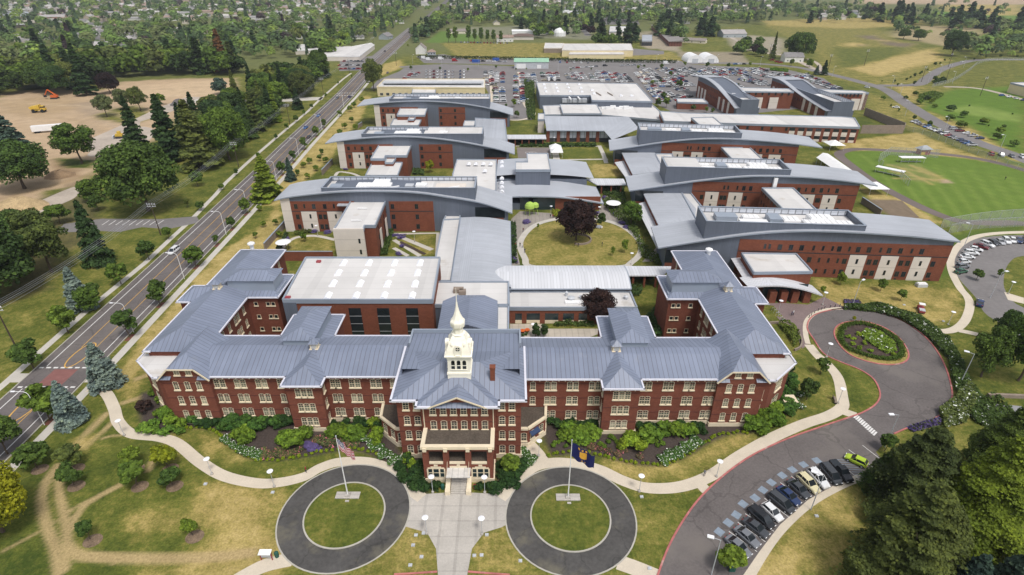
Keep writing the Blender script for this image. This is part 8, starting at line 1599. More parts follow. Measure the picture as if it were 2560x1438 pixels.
for i, (px, py, w, sy) in enumerate(((1318,555,5.5,.5),(1284,598,2,3.2),(1284,650,2,3.5),(1556,560,5,.6),(1570,570,4,.6),(1512,495,2.8,.7),(1490,535,4,.5),(1002,596,1.8,2),(1003,617,2.2,1.2),(998,636,2.4,1.0),(986,590,1.6,4.5),(714,603,2.2,2.6),(788,581,3.5,.7),(822,582,4,.6),(862,425,3.4,.6))):
	x, y = at(px, py); bush(x, y, w, .9, (1,1,1), f'purple lavender clump in the new campus courts, {nth(i)} of fifteen', 'lavender clumps of the courts', LAV, 'lavender_clump', sy)
ovc = smooth_px([(1301,605),(1333,566),(1385,549),(1440,545),(1500,549),(1555,566),(1595,598),(1603,628),(1580,655),(1540,668),(1340,668),(1312,645)], True, 6); g_ = gw(ovc); B = MB(); ribbon(B, g_+[g_[0]], 2.2, .03); struct(B.build('oval_walk', M['walk']))
sheet('oval_lawn', smooth_px([(1306,605),(1337,569),(1387,553),(1440,549),(1498,553),(1551,569),(1589,600),(1596,628),(1574,652),(1536,664),(1343,664),(1317,643)], True, 5), .02, lawn_mat('oval_lawn_grass', .58))
sheet('court_paving', [(1278,548),(1300,528),(1375,533),(1400,548),(1340,563),(1305,590),(1292,625),(1300,662),(1278,664)], .012, mat('court_paving', (.30,.27,.24), .95, .5, .1, seam=1.5, seamdark=.85)); sheet('court_paving', [(1490,543),(1515,490),(1545,490),(1560,510),(1560,560),(1545,562),(1510,548)], .012, bpy.data.materials['court_paving']); sheet('court_paving', [(1605,655),(1690,650),(1700,625),(1655,605),(1620,640)], .012, bpy.data.materials['court_paving'])
x, y = at(1446,603); B = MB(); pw_ = [(x+4.6*cos(t), y+1+4.4*sin(t)) for t in np.linspace(-1.9, 1.9, 20)]; ribbon(B, pw_, .45, 0, 0, .7); r = empty('ring_bench_wall', (x, y, 0), 'curved low stone seat wall under the purple tree on the oval lawn', 'seat wall'); B.build('seat_wall', M['brick_grey'], r)
sheet('paved_court', [(1275,848),(1275,810),(1360,810),(1372,822),(1500,822),(1500,834),(1460,848)], .02, mat('court_slabs', (.46,.41,.34), .9, .5, .08, seam=1.6, seamdark=.85, vseam=1.6)); sheet('sport_court', [(1292,369),(1374,369),(1378,395),(1295,395)], .02, mat('sport_court', (.20,.175,.165), .95, .3, .08)); sheet('court_lawn', [(1404,373),(1494,372),(1504,396),(1407,396)], .02, M['lawn'])
path('court_path', [(1288,365),(1400,366),(1500,366)], 1.6, .014, M['walk'], False); path('court_path', [(1300,400),(1400,400),(1520,398)], 1.8, .015, M['walk'], False); path('court_path', [(1498,364),(1508,385),(1516,408)], 2.2, .016, M['walk'], False); path('court_path', [(1385,366),(1392,402)], 3.5, .017, M['walk'], False)
B = MB();
for cx2 in (1322, 1332): a_, b_ = at(cx2, 382); ribbon(B, disc(a_, b_, 1.8)+[disc(a_, b_, 1.8)[0]], .15, .03)
struct(B.build('court_marking', M['paint']))
path('west_garden_path', [(702,625),(720,605),(745,593),(790,590),(838,600)], 1.7, .02, M['walk']); path('annexe_garden_path', [(985,585),(1095,583),(1093,640)], 1.5, .02, M['walk'], False); path('annexe_garden_path', [(990,588),(1080,625)], 2.0, .021, M['walk'], False); path('annexe_garden_path', [(985,600),(1050,640)], 1.6, .022, M['walk'], False); path('annexe_garden_path', [(984,620),(1020,640)], 1.5, .023, M['walk'], False)
sheet('garden_bed', [(1003,603),(1066,634),(1060,638),(998,608)], .03, M['mulch']); path('middle_garden_path', [(838,440),(848,430),(880,434),(900,442)], 1.6, .02, M['walk'])
path('park_walk', [(1296,180),(1302,215),(1308,250),(1316,268),(1334,280),(1330,292),(1300,300),(1270,300)], 2.2, .02, M['walk_warm']); path('park_walk', [(1226,182),(1228,215),(1230,255)], 2.4, .02, M['walk_warm']); path('park_walk', [(1600,178),(1625,205),(1645,228)], 2.2, .02, M['walk_warm'])
sheet('vegetable_plot', [(2185,500),(2255,502),(2300,545),(2235,545)], .02, mat('tilled_soil', (.19,.145,.10), .98, .4, .15, seam=1.2, seamdark=.8))
sheet('grey_terrace', [(2468,1008),(2600,1020),(2760,1180),(2640,1180)], .03, mat('terrace_paving', (.27,.27,.28), .9, .5, .1));
def lowwall(name, label, pts, h, w, m):
	r = empty(name, (*at(*pts[0]), 0), label, 'wall'); q = MB(); P = gw(pts)
	for p0, p1 in zip(P[:-1], P[1:]): q.beam((*p0, h/2), (*p1, h/2), w, h)
	q.build('wall_panel', M[m], r)
lowwall('low_wall', 'low grey block wall behind the grey terrace at the right edge', [(2468,992),(2700,1000)], .9, .6, 'brick_grey'); lowwall('plaza_wall', 'curved dark low wall round the planting by the brick plaza', smooth_px([(1922,810),(1955,810),(1985,825),(2003,850),(2000,870),(1985,878)]), .7, .35, 'brick_grey')
def proto(name, parts):
	r = bpy.data.objects.new(name, None); COL.objects.link(r); r['_o'] = [0,0,0]; out = [r]
	for n, b_, m_ in parts:
		o = b_.build(n, M[m_] if isinstance(m_, str) else m_, r); out.append(o)
	return r
PEND = []
def place(root, spots, first=[None]):
	"""spots: (px, py, rz, scale, label, group, cat)"""
	for i, (px, py, rz, sc, lb, gr, cat) in enumerate(spots):
		x, y = at(px, py)
		if not root.get('used'): root.location = (x, y, 0); root.rotation_euler = (0,0,rz); root.scale = (sc,)*3; root['used'] = 1; tag(root, lb, cat, gr)
		else: r = dup(root, (x, y, 0), rz, lb, gr, sc, cat=cat); r['used'] = 1
a, b_, c = MB(), MB(), MB(); a.tube((0,0,0),(0,0,4.6),.07,.05,8); b_.lathe([(.12,4.55),(.62,4.75),(.66,4.85),(.3,4.98),(.05,5.02)], 16); c.lathe([(.32,0),(.32,.35),(.2,.4)], 10)
lamp = proto('garden_lamp', [('pole',a,'metal'),('lamp_disc',b_,'lamp'),('base',c,'concrete')])
GL = [(1082,1231,'left of the portico steps'),(1212,1232,'right of the portico steps'),(1067,1334,'at the left curve of the forecourt'),(1205,1336,'at the right curve of the forecourt'),(686,1217,'beside the garden walk left of the west round drive'),(530,1186,'at the bend of the garden walk over the left lawn'),(311,1089,'on the garden walk near the blue spruces'),(1598,1229,'beside the walk right of the east round drive'),(1791,1192,'on the walk by the short link to the drive'),
	  (1347,1140,'on the side-door path'),(2066,893,'inside the curve of the walk by the planted circle'),(2095,1008,'by the bench on the curved walk'),(1945,783,'on the brick plaza by the cycle racks'),(1377,540,'north-west of the oval lawn'),(1497,542,'north-east of the oval lawn'),(1577,661,'at the south-east end of the oval walk'),(1037,605,'in the annexe garden'),(795,590,'in the near west garden'),(1332,843,'in the paved court by the cypresses'),(1385,362,'before the glazed north hall'),(2056,762,'in the grass beside the arched canopy'),(2370,812,'in the dry lawn by the loop walk'),(2520,735,'on the loop island'),(1838,292,'in the yard before the left slanting ward'),(1320,262,'on the curved path behind the supply building')]
place(lamp, [(px, py, 0, .85, f'disc-topped lamp {w}', 'disc-topped garden lamps', 'lamp') for px, py, w in GL])
a, b_ = MB(), MB(); a.tube((0,0,0),(0,0,8.6),.10,.06,8); a.beam((0,0,8.55),(1.5,0,8.75),.07); b_.box(1.0,2.0,-.28,.28,8.68,8.85)
rl = proto('road_lamp', [('pole',a,'metal'),('lamp_head',b_,'lamp')])
RLs = [(2212,1118,pi,'where the drive meets the hatched crossing'),(1778,1438,pi*.9,'at the bottom by the last parked cars'),(2027,1275,2.6,'on the grass behind the parked cars'),(2400,960,2.6,'outside the curving drive at the right'),(2129,770,.6,'above the planted circle by the lavender'),(2409,618,pi*.8,'on the grass beside the loop drive'),(2475,745,.2,'over the loop drive at the right')]
place(rl, [(px, py, rz, 1.0, f'tall grey road lamp {w}', 'tall grey road lamps', 'lamp') for px, py, rz, w in RLs])
for i, (px, py) in enumerate(((2318,211),(2348,192),(2380,210),(2408,170),(2248,245),(2262,290),(2228,222),(2520,140),(2358,335),(2495,385))): place(rl, [(px, py, pi, 1.15, f'thin road lamp along the east perimeter road, {nth(i)} from the junction', 'perimeter road lamps', 'lamp')])
for i, (px, py) in enumerate(((1340,172),(1420,195),(1395,178),(1505,180),(1690,178),(1760,170),(1790,160),(1105,168),(1032,160),(1196,166),(1560,158),(1640,160),(1900,165),(2080,192))): place(rl, [(px, py, .5, 1.0, f'thin car-park lamp behind the campus, {nth(i)} of the scattered set', 'car park lamps', 'lamp')])
a, b_ = MB(), MB(); a.tube((0,0,0),(0,0,8.2),.10,.07,8); pr = [(0,0,8.2),(-.25,0,8.75),(-.8,0,9.05),(-2.6,0,9.15)]
for p0, p1 in zip(pr[:-1], pr[1:]): a.tube(p0, p1, .055, n=6)
b_.box(-3.3,-2.5,-.16,.16,9.05,9.2); sl_ = proto('street_lamp', [('pole',a,'white'),('lamp_head',b_,'lamp')])
for i, y in enumerate((91.5,127,157,191,214,252,292,345,410)): x = wl(y)+13.3; X, Y = px_of(x, y); place(sl_, [(X, Y, 0, 1.0, f'pale curved-arm street lamp on the hospital side, {nth(i)} from the front', 'street lamps', 'street lamp')])
a, b_ = MB(), MB(); a.tube((0,0,0),(0,0,13.0),.20,.13,8); b_.beam((-1.6,0,12.2),(1.6,0,12.2),.14); b_.beam((-1.6,0,11.3),(1.6,0,11.3),.14)
c = MB()
for x in (-1.4,-.5,.5,1.4):
	for z in (12.3,11.4): c.lathe([(.08,z),(.11,z+.12),(.05,z+.28)], 6, (x, 0))
up = proto('utility_pole', [('pole',a,'wood'),('crossarm',b_,'metal'),('insulators',c,'white')]); UP = [(40,868),(402,588),(597,418),(725,311),(809,237),(874,184),(935,120)]
place(up, [(px, py, 0, .98, f'dark wooden utility pole west of the street, {nth(i)} from the front', 'wooden utility poles', 'utility pole') for i, (px, py) in enumerate(UP)])
E_ = [(2303,205,1.0),(2365,200,1.0),(2370,168,1),(2160,165,1.2),(2450,240,1.1),(2070,175,1.1),(1921,150,1.2),(991,165,1.0)]
place(up, [(px, py, .4, s_, f'dark wooden pole around the meadow and rear roads, {nth(i)} of the scattered set', 'far wooden poles', 'utility pole') for i, (px, py, s_) in enumerate(E_)])
P = [at(-260,1180)]+[at(*p) for p in UP]; nw = 0
for k, (p0, p1) in enumerate(zip(P[:-1], P[1:])):
	B = MB()
	for dx, z in ((-1.4,12.5),(-.5,12.5),(.5,12.5),(1.4,12.5),(-1.2,11.6),(1.2,11.6)):
		pr = [(p0[0]+(p1[0]-p0[0])*t+dx, p0[1]+(p1[1]-p0[1])*t, z-1.5*4*t*(1-t)) for t in np.linspace(0,1,9)]
		for a_, c_ in zip(pr[:-1], pr[1:]): B.beam(a_, c_, .035)
	o = B.build('overhead_wires', M['steel']); tag(o, f'overhead wires west of the street, {nth(k)} span from the front', 'cable', 'overhead wires')
def flag_mesh(w, h, m_fn, droop, folds=3, slack=.5):
	nx, ny = 26, 16; vs = []; fs = []; mi = []
	for j in range(ny+1):
		for i in range(nx+1):
			u, v = i/nx, j/ny; x = u*w*(1-droop*.55); z = -v*h-u*w*droop*.95+ .12*sin(u*7+v*2); y = sin(u*folds*2*pi+v*1.5)*.22*u**.5*slack*2; vs.append((x, y, z))
	for j in range(ny):
		for i in range(nx): fs.append((j*(nx+1)+i, j*(nx+1)+i+1, (j+1)*(nx+1)+i+1, (j+1)*(nx+1)+i)); mi.append(m_fn((i+.5)/nx, (j+.5)/ny))
	return vs, fs, mi
M['navy'] = mat('flag_navy', (.012,.016,.10), .8, 1, .05); M['fred'] = mat('flag_red', (.42,.02,.05), .8, 1, .05); M['fwhite'] = mat('flag_white', (.75,.73,.74), .8, 1, .03); M['gold'] = mat('flag_gold', (.70,.38,.05), .8, 1, .05)
def usf(u, v):
	s_ = int(v*13)
	if u < .4 and s_ < 7: return 2 if (int(u*28)+int(v*26)) % 3 == 0 else 0
	return 1 if s_ % 2 == 0 else 2
def orf(u, v):      # a gold shield with lettering bands above and below
	du, dv = (u-.5)/.16, (v-.5)/.27
	if abs(v-.13) < .04 and .28 < u < .72: return 3 if int(u*40) % 2 else 0
	if abs(v-.88) < .035 and .38 < u < .62: return 3 if int(u*40) % 2 else 0
	return 3 if (abs(du) < 1 and -1 < dv < .45) or (dv >= .45 and abs(du) < 1-(dv-.45)*1.6) else 0
for (px, pb, pt, lab, fn, dr, fl, rz) in ((870,1240,1092,'white flagpole in the west round lawn flying the stars and stripes',usf,.80,'hanging striped flag with a starred blue corner on the west flagpole',.1),(1420,1245,1102,'white flagpole in the east round lawn flying a navy flag',orf,.42,'navy flag with a gold shield streaming from the east flagpole',-.25)):
	x, y = at(px, pb); h = zat(y, pt); r = empty('flagpole', (x, y, 0), lab, 'flagpole', 'flagpoles'); q = MB(); q.tube((x,y,0),(x,y,h),.13,.06,10); q.build('pole', M['white'], r); q = MB(); q.lathe([(.02,h),(.13,h+.1),(.13,h+.2),(.02,h+.3)], 10, (x, y)); q.build('finial', M['metal'], r)
	q = MB(); q.box(x-2.2, x+2.2, y-.75, y+.75, .0, .28); q.box(x-.45, x+.45, y-.45, y+.45, .28, .55); q.build('plinth', M['concrete'], r)
	vs, fs, mi = flag_mesh(4.2 if fn is usf else 5.2, 2.4 if fn is usf else 3.3, fn, dr, 3 if fn is usf else 2, .5 if fn is usf else .8); me_ = bpy.data.meshes.new('flag'); me_.from_pydata(vs, [], fs)
	for m_ in ('navy','fred','fwhite','gold'): me_.materials.append(M[m_])
	me_.polygons.foreach_set('material_index', mi); me_.polygons.foreach_set('use_smooth', [True]*len(fs)); o = bpy.data.objects.new('flag', me_); COL.objects.link(o); o.location = (x+.12, y, h-.5); o.rotation_euler = (0,0,rz); tag(o, fl, 'flag')
	x2, y2 = at(px-2 if fn is usf else px+3, pb+14); q = MB(); q.box(x2-.35, x2+.35, y2-.2, y2+.2, 0, .2); o = q.build('ground_plaque', M['concrete']); tag(o, 'small pale plaque in the grass below the ' + ('west' if fn is usf else 'east') + ' flagpole', 'plaque')
def small(name, px, py, label, cat, parts, rz=0):
	x, y = at(px, py); r = bpy.data.objects.new(name, None); COL.objects.link(r); r.location = (x, y, 0); r.rotation_euler = (0,0,rz); tag(r, label, cat); r['_o'] = [0,0,0]
	for n, b_, m_ in parts: b_.build(n, M[m_], r)
	return r
a, b_, c = MB(), MB(), MB(); a.beam((-.9,0,0),(-.9,0,1.9),.14); a.beam((.9,0,0),(.9,0,1.9),.14); b_.prism([(-1,-.5),(1,-.5),(1,.5),(-1,.5)], 1.9, [1.85,1.85,2.05,2.05], bottom=True); c.box(-.8,.8,-.05,.05,.7,1.6); small('information_board', 668, 1400, 'white-topped information board with dark red posts beside the lower walk', 'information board', [('post',a,'red'),('roof',b_,'white'),('board',c,'metal')])
a, b_ = MB(), MB(); a.lathe([(.32,0),(.36,.9),(.36,.95)], 12); b_.lathe([(.38,.95),(.3,1.15),(.05,1.25)], 12); small('litter_bin', 693, 1392, 'dark green litter bin beside the information board', 'litter bin', [('bin_body',a,'dgreen'),('lid',b_,'dgreen')])
a, b_ = MB(), MB(); a.lathe([(.32,0),(.36,.9),(.36,.95)], 12); b_.lathe([(.38,.95),(.3,1.15),(.05,1.25)], 12); small('litter_bin', 1107, 1222, 'dark green litter bin left of the portico steps', 'litter bin', [('bin_body',a,'dgreen'),('lid',b_,'dgreen')])
a, b_, c = MB(), MB(), MB(); a.box(-.8,.8,-.25,.25,.42,.5); b_.box(-.8,.8,.22,.3,.5,.95); c.box(-.75,-.65,-.25,.25,0,.42); c.box(.65,.75,-.25,.25,0,.42); small('bench', 1194, 1222, 'reddish bench right of the portico steps', 'bench', [('seat',a,'red'),('backrest',b_,'red'),('leg',c,'dark')])
a, b_, c = MB(), MB(), MB(); a.box(-1.1,1.1,-.3,.3,.42,.5); b_.box(-1.1,1.1,.25,.33,.5,.95); c.box(-1,-.9,-.3,.3,0,.42); c.box(.9,1,-.3,.3,0,.42); small('bench', 2086, 1003, 'grey bench on a pad beside the curved walk', 'bench', [('seat',a,'brick_grey'),('backrest',b_,'brick_grey'),('leg',c,'dark')], 1.3)
a, b_ = MB(), MB(); a.box(-.5,.5,-.4,.4,0,1.5); b_.box(-.55,.55,-.45,.45,1.5,1.6); small('meter_cabinet', 1828, 1425, 'dark green cabinet under the bright green tree by the bays', 'cabinet', [('cabinet_body',a,'dgreen'),('lid',b_,'steel')])
a, b_ = MB(), MB(); a.box(-1.5,1.5,-.8,.8,0,.9); b_.box(-1.3,1.3,-.6,.6,.9,1.2); small('paved_step', 2302, 716, 'pale equipment box at the foot of the far right pale panel', 'equipment box', [('box_body',a,'metal'),('box_lid',b_,'white')])
for i, (px, py) in enumerate(((1040,1339),(1033,1364),(1054,1393),(1026,1414),(1217,1338),(1186,1390),(1204,1389),(1059,1334),(682,1232),(514,1211),(1604,1243),(2041,1291),(1624,1422),(1301,1403),(2260,763),(2358,804))):
	x, y = at(px, py); q = MB(); q.prism([(x-.3,y-.25),(x+.3,y-.25),(x+.3,y+.25),(x-.3,y+.25)], 0, .22); q.lathe([(.18,.22),(.16,.3),(.05,.33)], 8, (x, y)); o = q.build('ground_light', M['metal']); tag(o, f'small grey ground fixture set in the front lawns, {nth(i)} of the scattered set', 'ground light', 'small ground fixtures')
a = MB(); a.tube((0,0,0),(0,0,1.0),.09,n=8); b_ = MB(); b_.lathe([(.1,1),(.1,1.05),(.03,1.1)], 8); bo = proto('bollard', [('post',a,'dark'),('cap',b_,'steel')])
place(bo, [(px, py, 0, 1, f'dark bollard along the edge of the brick plaza, {nth(i)} from the left', 'plaza bollards', 'bollard') for i, (px, py) in enumerate(((2022,795),(2028,789),(2036,783),(2045,778),(2053,775),(2061,772),(2075,770),(2087,768),(2099,767)))])
a = MB()
for dx in (-.4,.4): a.tube((dx,0,0),(dx,0,.8),.03,n=6)
a.tube((-.4,0,.8),(.4,0,.8),.03,n=6); cr_ = proto('cycle_rack', [('hoop',a,'metal')]); place(cr_, [(1932+i*5, 776+i*6, .5, 1.3, f'metal cycle hoop on the brick plaza, {nth(i)} from the top', 'cycle hoops', 'cycle rack') for i in range(6)])
for px, py, rr, lb in ((712,625,2.6,'round white garden shade on dark posts in the near west garden'),(1532,525,3.0,'round white scalloped shade on posts north-east of the oval lawn')):
	x, y = at(px, py); r = empty('shade_canopy', (x, y, 0), lb, 'shade canopy'); q = MB(); q.lathe([(rr,3.0),(rr*.96,3.1),(rr*.5,3.45),(.1,3.6)], 16, (x, y)); q.build('canopy', M['white'], r); q = MB()
	for k in range(4): t = pi/4+k*pi/2; q.tube((x+rr*.6*cos(t), y+rr*.6*sin(t), 0), (x+rr*.6*cos(t), y+rr*.6*sin(t), 3.1), .09, n=6)
	q.parts('post', M['dark'], r)
for px, py, lb in ((1391,392,'white peaked gazebo in the rear court, nearer of two'),(1388,382,'white peaked gazebo in the rear court, farther of two'),(2082,373,'white peaked tent at the end of the rear east ward'),(2182,482,'white peaked tent beside the vegetable plot')):
	x, y = at(px, py); s_ = 3.2 if px < 1500 else 4.2; r = empty('gazebo', (x, y, 0), lb, 'gazebo'); q = MB(); q.hip(x-s_, x+s_, y-s_, y+s_, 3, (x, y), (x, y), 5); q.build('tent_roof', M['white'], r); q = MB()
	for dx in (-1,1):
		for dy in (-1,1): q.tube((x+dx*s_*.9, y+dy*s_*.9, 0), (x+dx*s_*.9, y+dy*s_*.9, 3.05), .07, n=6)
	q.parts('post', M['metal'], r)
r = empty('long_marquee', (*at(2100,410), 0), 'long white marquee roof running along the end of the middle east ward', 'marquee'); a, b_, c, d = at(2041,393,3.6), at(2070,383,3.6), at(2138,430,3.6), at(2105,436,3.6); q = MB(); m0, m1 = ((a[0]+b_[0])/2,(a[1]+b_[1])/2), ((c[0]+d[0])/2,(c[1]+d[1])/2); q.face([(*a,3.4),(*m0,4.8),(*m1,4.8),(*d,3.4)]); q.face([(*b_,3.4),(*m0,4.8),(*m1,4.8),(*c,3.4)]); q.face([(*a,3.4),(*b_,3.4),(*m0,4.8)]); q.build('marquee_roof', M['white'], r); q = MB()
for t in np.linspace(.05,.95,6): q.tube((a[0]+(d[0]-a[0])*t, a[1]+(d[1]-a[1])*t, 0), (a[0]+(d[0]-a[0])*t, a[1]+(d[1]-a[1])*t, 3.5), .1, n=6); q.tube((b_[0]+(c[0]-b_[0])*t, b_[1]+(c[1]-b_[1])*t, 0), (b_[0]+(c[0]-b_[0])*t, b_[1]+(c[1]-b_[1])*t, 3.5), .1, n=6)
q.parts('post', M['metal'], r)
for px, py, rz, lb in ((2222,436,-.85,'white-roofed dugout at the left of the ball field'),(2276,406,-.03,'white-roofed dugout behind home plate of the ball field')):
	x, y = at(px, py); a, b_, c = MB(), MB(), MB(); a.box(-6,6,-1.6,1.6,2.5,2.75);
	for X in (-5.6,-1.9,1.9,5.6):
		for Y in (-1.4,1.4): b_.tube((X,Y,0),(X,Y,2.5),.07,n=6)
	c.box(-5,5,-.3,.3,.4,.5); r = small('dugout', px, py, lb, 'dugout', [('roof',a,'white'),('frame',b_,'metal'),('seat',c,'metal')], rz)
a, b_, c = MB(), MB(), MB(); a.box(-2.5,2.5,-1.8,1.8,0,2.8); b_.hip(-3.4,3.4,-2.6,2.6,2.8,(-.8,0),(.8,0),4.6); c.box(-2.5,-.3,-1.9,-1.8,0,1.6); small('garden_hut', 2306, 385, 'small red-brown hut with a hipped roof and a yellow front by the running path', 'hut', [('wall',a,'red'),('roof',b_,'steel'),('yellow_front',c,'plantyellow')], .1)
M['mesh'] = bpy.data.materials.new('fence_mesh'); M['mesh'].use_nodes = True; nt = M['mesh'].node_tree; b = nt.nodes['Principled BSDF']; b.inputs['Base Color'].default_value = (.42,.44,.43,1); tr = nt.nodes.new('ShaderNodeBsdfTransparent'); mx = nt.nodes.new('ShaderNodeMixShader'); mx.inputs[0].default_value = .28; nt.links.new(tr.outputs[0], mx.inputs[1]); nt.links.new(b.outputs[0], mx.inputs[2]); nt.links.new(mx.outputs[0], nt.nodes['Material Output'].inputs[0])
def fence(pts, h, gap, label, sm=True, curl=False):
	P = gw(smooth_px(pts) if sm else pts); r = empty('mesh_fence', (*P[0], 0), label, 'fence'); q = MB(); p_ = MB(); acc = 0
	for p0, p1 in zip(P[:-1], P[1:]):
		q.face([(*p0,0),(*p1,0),(*p1,h),(*p0,h)]); p_.beam((*p0,h),(*p1,h),.08); d = hypot(p1[0]-p0[0], p1[1]-p0[1]); t = acc
		while t < d: x, y = p0[0]+(p1[0]-p0[0])*t/d, p0[1]+(p1[1]-p0[1])*t/d; p_.tube((x,y,0),(x,y,h),.07,n=5); t += gap
		acc = t-d
	q.build('mesh_panel', M['mesh'], r); p_.build('posts_and_rail', M['chain'], r)
fence([(2350,572),(2400,562),(2470,552),(2560,545),(2680,540)], 3.8, 5, 'tall curved mesh fence along the lower edge of the sports field, outer line'); fence([(2370,585),(2440,573),(2560,566),(2680,560)], 3.8, 5, 'tall mesh fence along the lower edge of the sports field, inner line')
fence([(2330,218),(2380,205),(2420,180),(2460,155),(2560,152)], 3.0, 6, 'mesh fence beside the north-east road'); fence([(2260,325),(2330,345),(2420,380),(2560,430)], 3.0, 6, 'mesh fence between the east road and the running path')
fence([(2195,405),(2223,388),(2300,392),(2345,395)], 4.2, 3.5, 'mesh backstop fence behind the ball field', False); fence([(2195,416),(2205,422)], 3.8, 3, 'short mesh wing of the backstop', False); fence([(2248,444),(2272,468)], 3.2, 3, 'mesh fence running out from the left dugout', False)
x, y = at(1324,537); r = empty('lime_shade', (x, y, 0), 'lime green fabric shade shaped like a bell beside the central hall', 'shade canopy'); q = MB(); q.lathe([(2.0,3.0),(1.9,4.0),(1.4,4.8),(.6,5.3),(.1,5.4)], 12, (x, y)); q.lathe([(1.4,3.2),(1.3,4.4),(.7,4.9),(.1,5.0)], 10, (x+2.2, y+.3)); q.build('fabric', M['lime'], r); q = MB()
for dx, dy in ((-1.8,0),(1.8,0),(0,-1.5),(3.4,0)): q.tube((x+dx,y+dy,0),(x+dx*.8,y+dy,3.2),.1,n=6)
q.parts('post', M['lime'], r)
for i, (px, py, m_) in enumerate(((1306,832,'orange'),(1318,830,'orange'))):
	a = MB(); a.lathe([(.75,.68),(.75,.75)], 12); b_ = MB(); b_.tube((0,0,0),(0,0,.7),.06,n=6); b_.lathe([(.4,0),(.4,.05)], 8); small('garden_table', px, py, ['left','right'][i]+' round orange table in the paved court', 'table', [('table_top',a,m_),('leg',b_,'dark')])
x, y = at(1498,568); q = MB(); q.lathe([(1.3,.02),(1.25,.25),(.9,.45),(.1,.5)], 12, (x, y)); o = q.build('white_cover', M['white']); tag(o, 'small white domed cover on the oval lawn', 'cover')
def person_mesh():
	v = [(0,0,.92),(0,0,1.15),(0,0,1.40),(0,0,1.52),(0,0,1.66),(.10,0,.88),(.12,.05,.48),(.12,-.02,.06),(.13,.10,.03),(-.10,0,.88),(-.12,-.10,.50),(-.12,-.22,.08),(-.12,-.12,.03),(.19,0,1.38),(.25,-.03,1.10),(.24,.10,.86),(-.19,0,1.38),(-.25,.03,1.10),(-.24,.12,.88)]
	e = [(0,1),(1,2),(2,3),(3,4),(0,5),(5,6),(6,7),(7,8),(0,9),(9,10),(10,11),(11,12),(2,13),(13,14),(14,15),(2,16),(16,17),(17,18)]
	rad = [.14,.13,.15,.06,.10,.10,.07,.05,.045,.10,.07,.05,.045,.07,.05,.04,.07,.05,.04]
	me_ = bpy.data.meshes.new('body'); me_.from_pydata(v, e, []); o = bpy.data.objects.new('body', me_); COL.objects.link(o); sk = o.modifiers.new('Skin', 'SKIN')
	for i, r_ in enumerate(rad): me_.skin_vertices[0].data[i].radius = (r_, r_*.85); me_.skin_vertices[0].data[i].use_root = i == 0
	o.modifiers.new('Sub', 'SUBSURF').levels = 1; dg = bpy.context.evaluated_depsgraph_get(); m2 = bpy.data.meshes.new_from_object(o.evaluated_get(dg)); bpy.data.objects.remove(o)
	for m_ in ('cloth','trouser','skin','hair'): m2.materials.append(M[m_])
	for p in m2.polygons:
		z, x = p.center.z, abs(p.center.x); p.material_index = 3 if z > 1.70 or (z > 1.6 and p.center.y < -.02) else 2 if z > 1.50 or (x > .2 and z < .98) else 0 if z > .92 else 1
	return m2
PM = person_mesh(); PMW = PM
WHO = [(766,1181,'red','person in a red top walking on the garden walk by the west round drive'),(1760,1190,'grey','person in a grey top walking on the walk beside the main drive'),(1978,790,'dark blue','person in blue standing with another on the brick plaza'),(1982,788,'white','person in white standing beside the one in blue on the plaza'),(1308,580,'dark red','person in dark red walking on the west side of the oval walk'),(1300,617,'black','person in black at the left edge of the oval walk'),(1306,620,'white','person in a white top at the left edge of the oval walk'),(1312,632,'charcoal','person in dark clothes below the group on the oval walk'),(1289,618,'red','person in pink-red seated side of the oval walk by the lavender'),
   (1376,545,'black','person in black by the garden lamp north of the oval lawn'),(1382,546,'red','person in a pinkish top north of the oval lawn'),(1437,616,'black','person in black at the seat wall under the purple tree, left one'),(1446,617,'charcoal','person in dark clothes at the seat wall under the purple tree, right one'),(1505,615,'black','lone person in black on the oval lawn grass'),(1598,596,'silver','person in a light top on the east side of the oval walk'),(1608,602,'dark red','person in a dark red top near the east side of the oval walk'),(1533,540,'dark blue','person in dark blue under the round scalloped shade'),(2512,450,'black','lone person in black on the bright sports field')]
for i, (px, py, c, lb) in enumerate(WHO):
	x, y = at(px, py); r = bpy.data.objects.new('person', PM); COL.objects.link(r); r.location = (x, y, .03); r.rotation_euler = (0,0,rnd.random()*6.28); r.color = (*CC[c], 1); tag(r, lb, 'person')
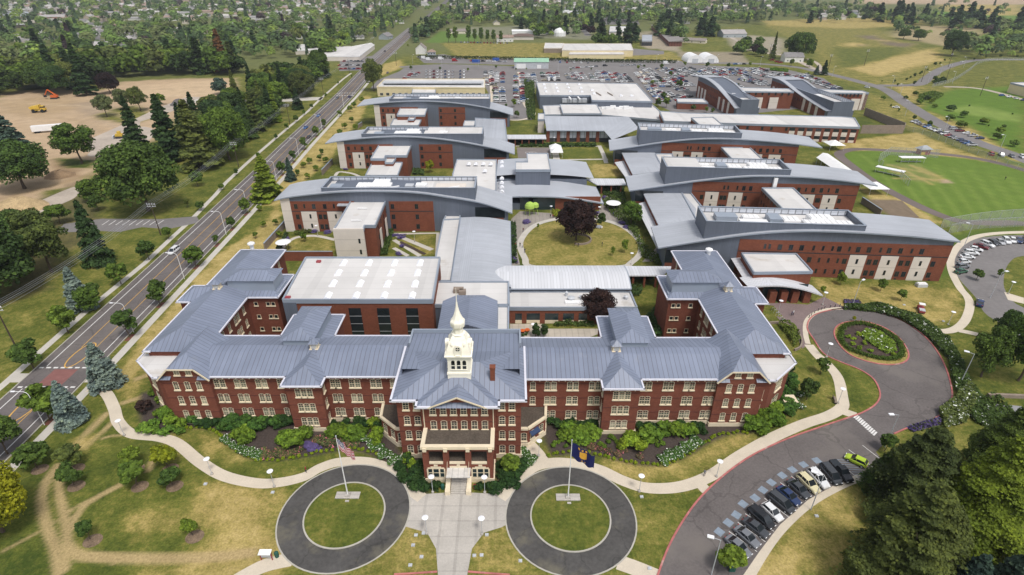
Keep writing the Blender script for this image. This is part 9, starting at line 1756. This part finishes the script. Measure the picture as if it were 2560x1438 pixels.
x, y = at(140,1003); r = empty('crossing_sign', (x, y, 0), 'yellow-green diamond crossing sign beside the blue spruce at the crossing', 'sign'); q = MB(); q.tube((x,y,0),(x,y,2.6),.05,n=6); q.build('post', M['metal'], r); q = MB(); q.prism([(x-.5,y-.02),(x+.5,y-.02),(x+.5,y+.02),(x-.5,y+.02)], 2.2, 3.1, bottom=True); q.build('sign_plate', mat('sign_lime', (.55,.62,.02), .6, 1, 0), r)
for px, py, w, h, lb, c in ((50,520,11,4.5,'large tan spoil heap at the left edge of the site road',(.42,.31,.17)),(150,440,7,2.8,'brown spoil heap beside the lone airy tree',(.25,.17,.10)),(450,262,7,4,'dark conical gravel heap by the site road',(.13,.12,.12))):
	x, y = at(px, py); q = MB(); q.lathe([(w,0),(w*.8,h*.3),(w*.45,h*.75),(w*.2,h*.97),(.1,h)], 18, (x, y), sy=.8);
	r2 = random.Random(px); q.v = [(a+r2.uniform(-.5,.5), b_+r2.uniform(-.5,.5), max(-.1, z+r2.uniform(-.2,.2))) for a, b_, z in q.v]; o = q.build('spoil_heap', mat('spoil_%d' % px, c, .98, .4, .2, fine=(2,.15)), smooth=True); tag(o, lb, 'spoil heap')
for px, py, w, h in ((1240,152,3.5,2.5),(1190,156,4,2.6)): x, y = at(px, py); q = MB(); q.box(x-w, x+w, y-1.5, y+1.5, 0, h); q.box(x-w*1.02, x+w*1.02, y-1.55, y+1.55, h, h+.15); o = q.build('skip_container', M['blue']); tag(o, ('right' if px == 1240 else 'left')+' blue waste container in front of the hedge', 'container')
B = MB(); B.box(-4200, 4200, -420, 8200, -1.5, 140); me_h = B.build('haze', M['white']); me_h.data.materials.clear()
hm = bpy.data.materials.new('summer_haze'); hm.use_nodes = True; nt = hm.node_tree; nt.nodes.remove(nt.nodes['Principled BSDF']); pv = nt.nodes.new('ShaderNodeVolumePrincipled'); pv.inputs['Color'].default_value = (.86,.91,1,1); pv.inputs['Density'].default_value = .00010; pv.inputs['Anisotropy'].default_value = .3
nt.links.new(pv.outputs[0], nt.nodes['Material Output'].inputs['Volume']); me_h.data.materials.append(hm); tag(me_h, None, None, None, 'stuff')
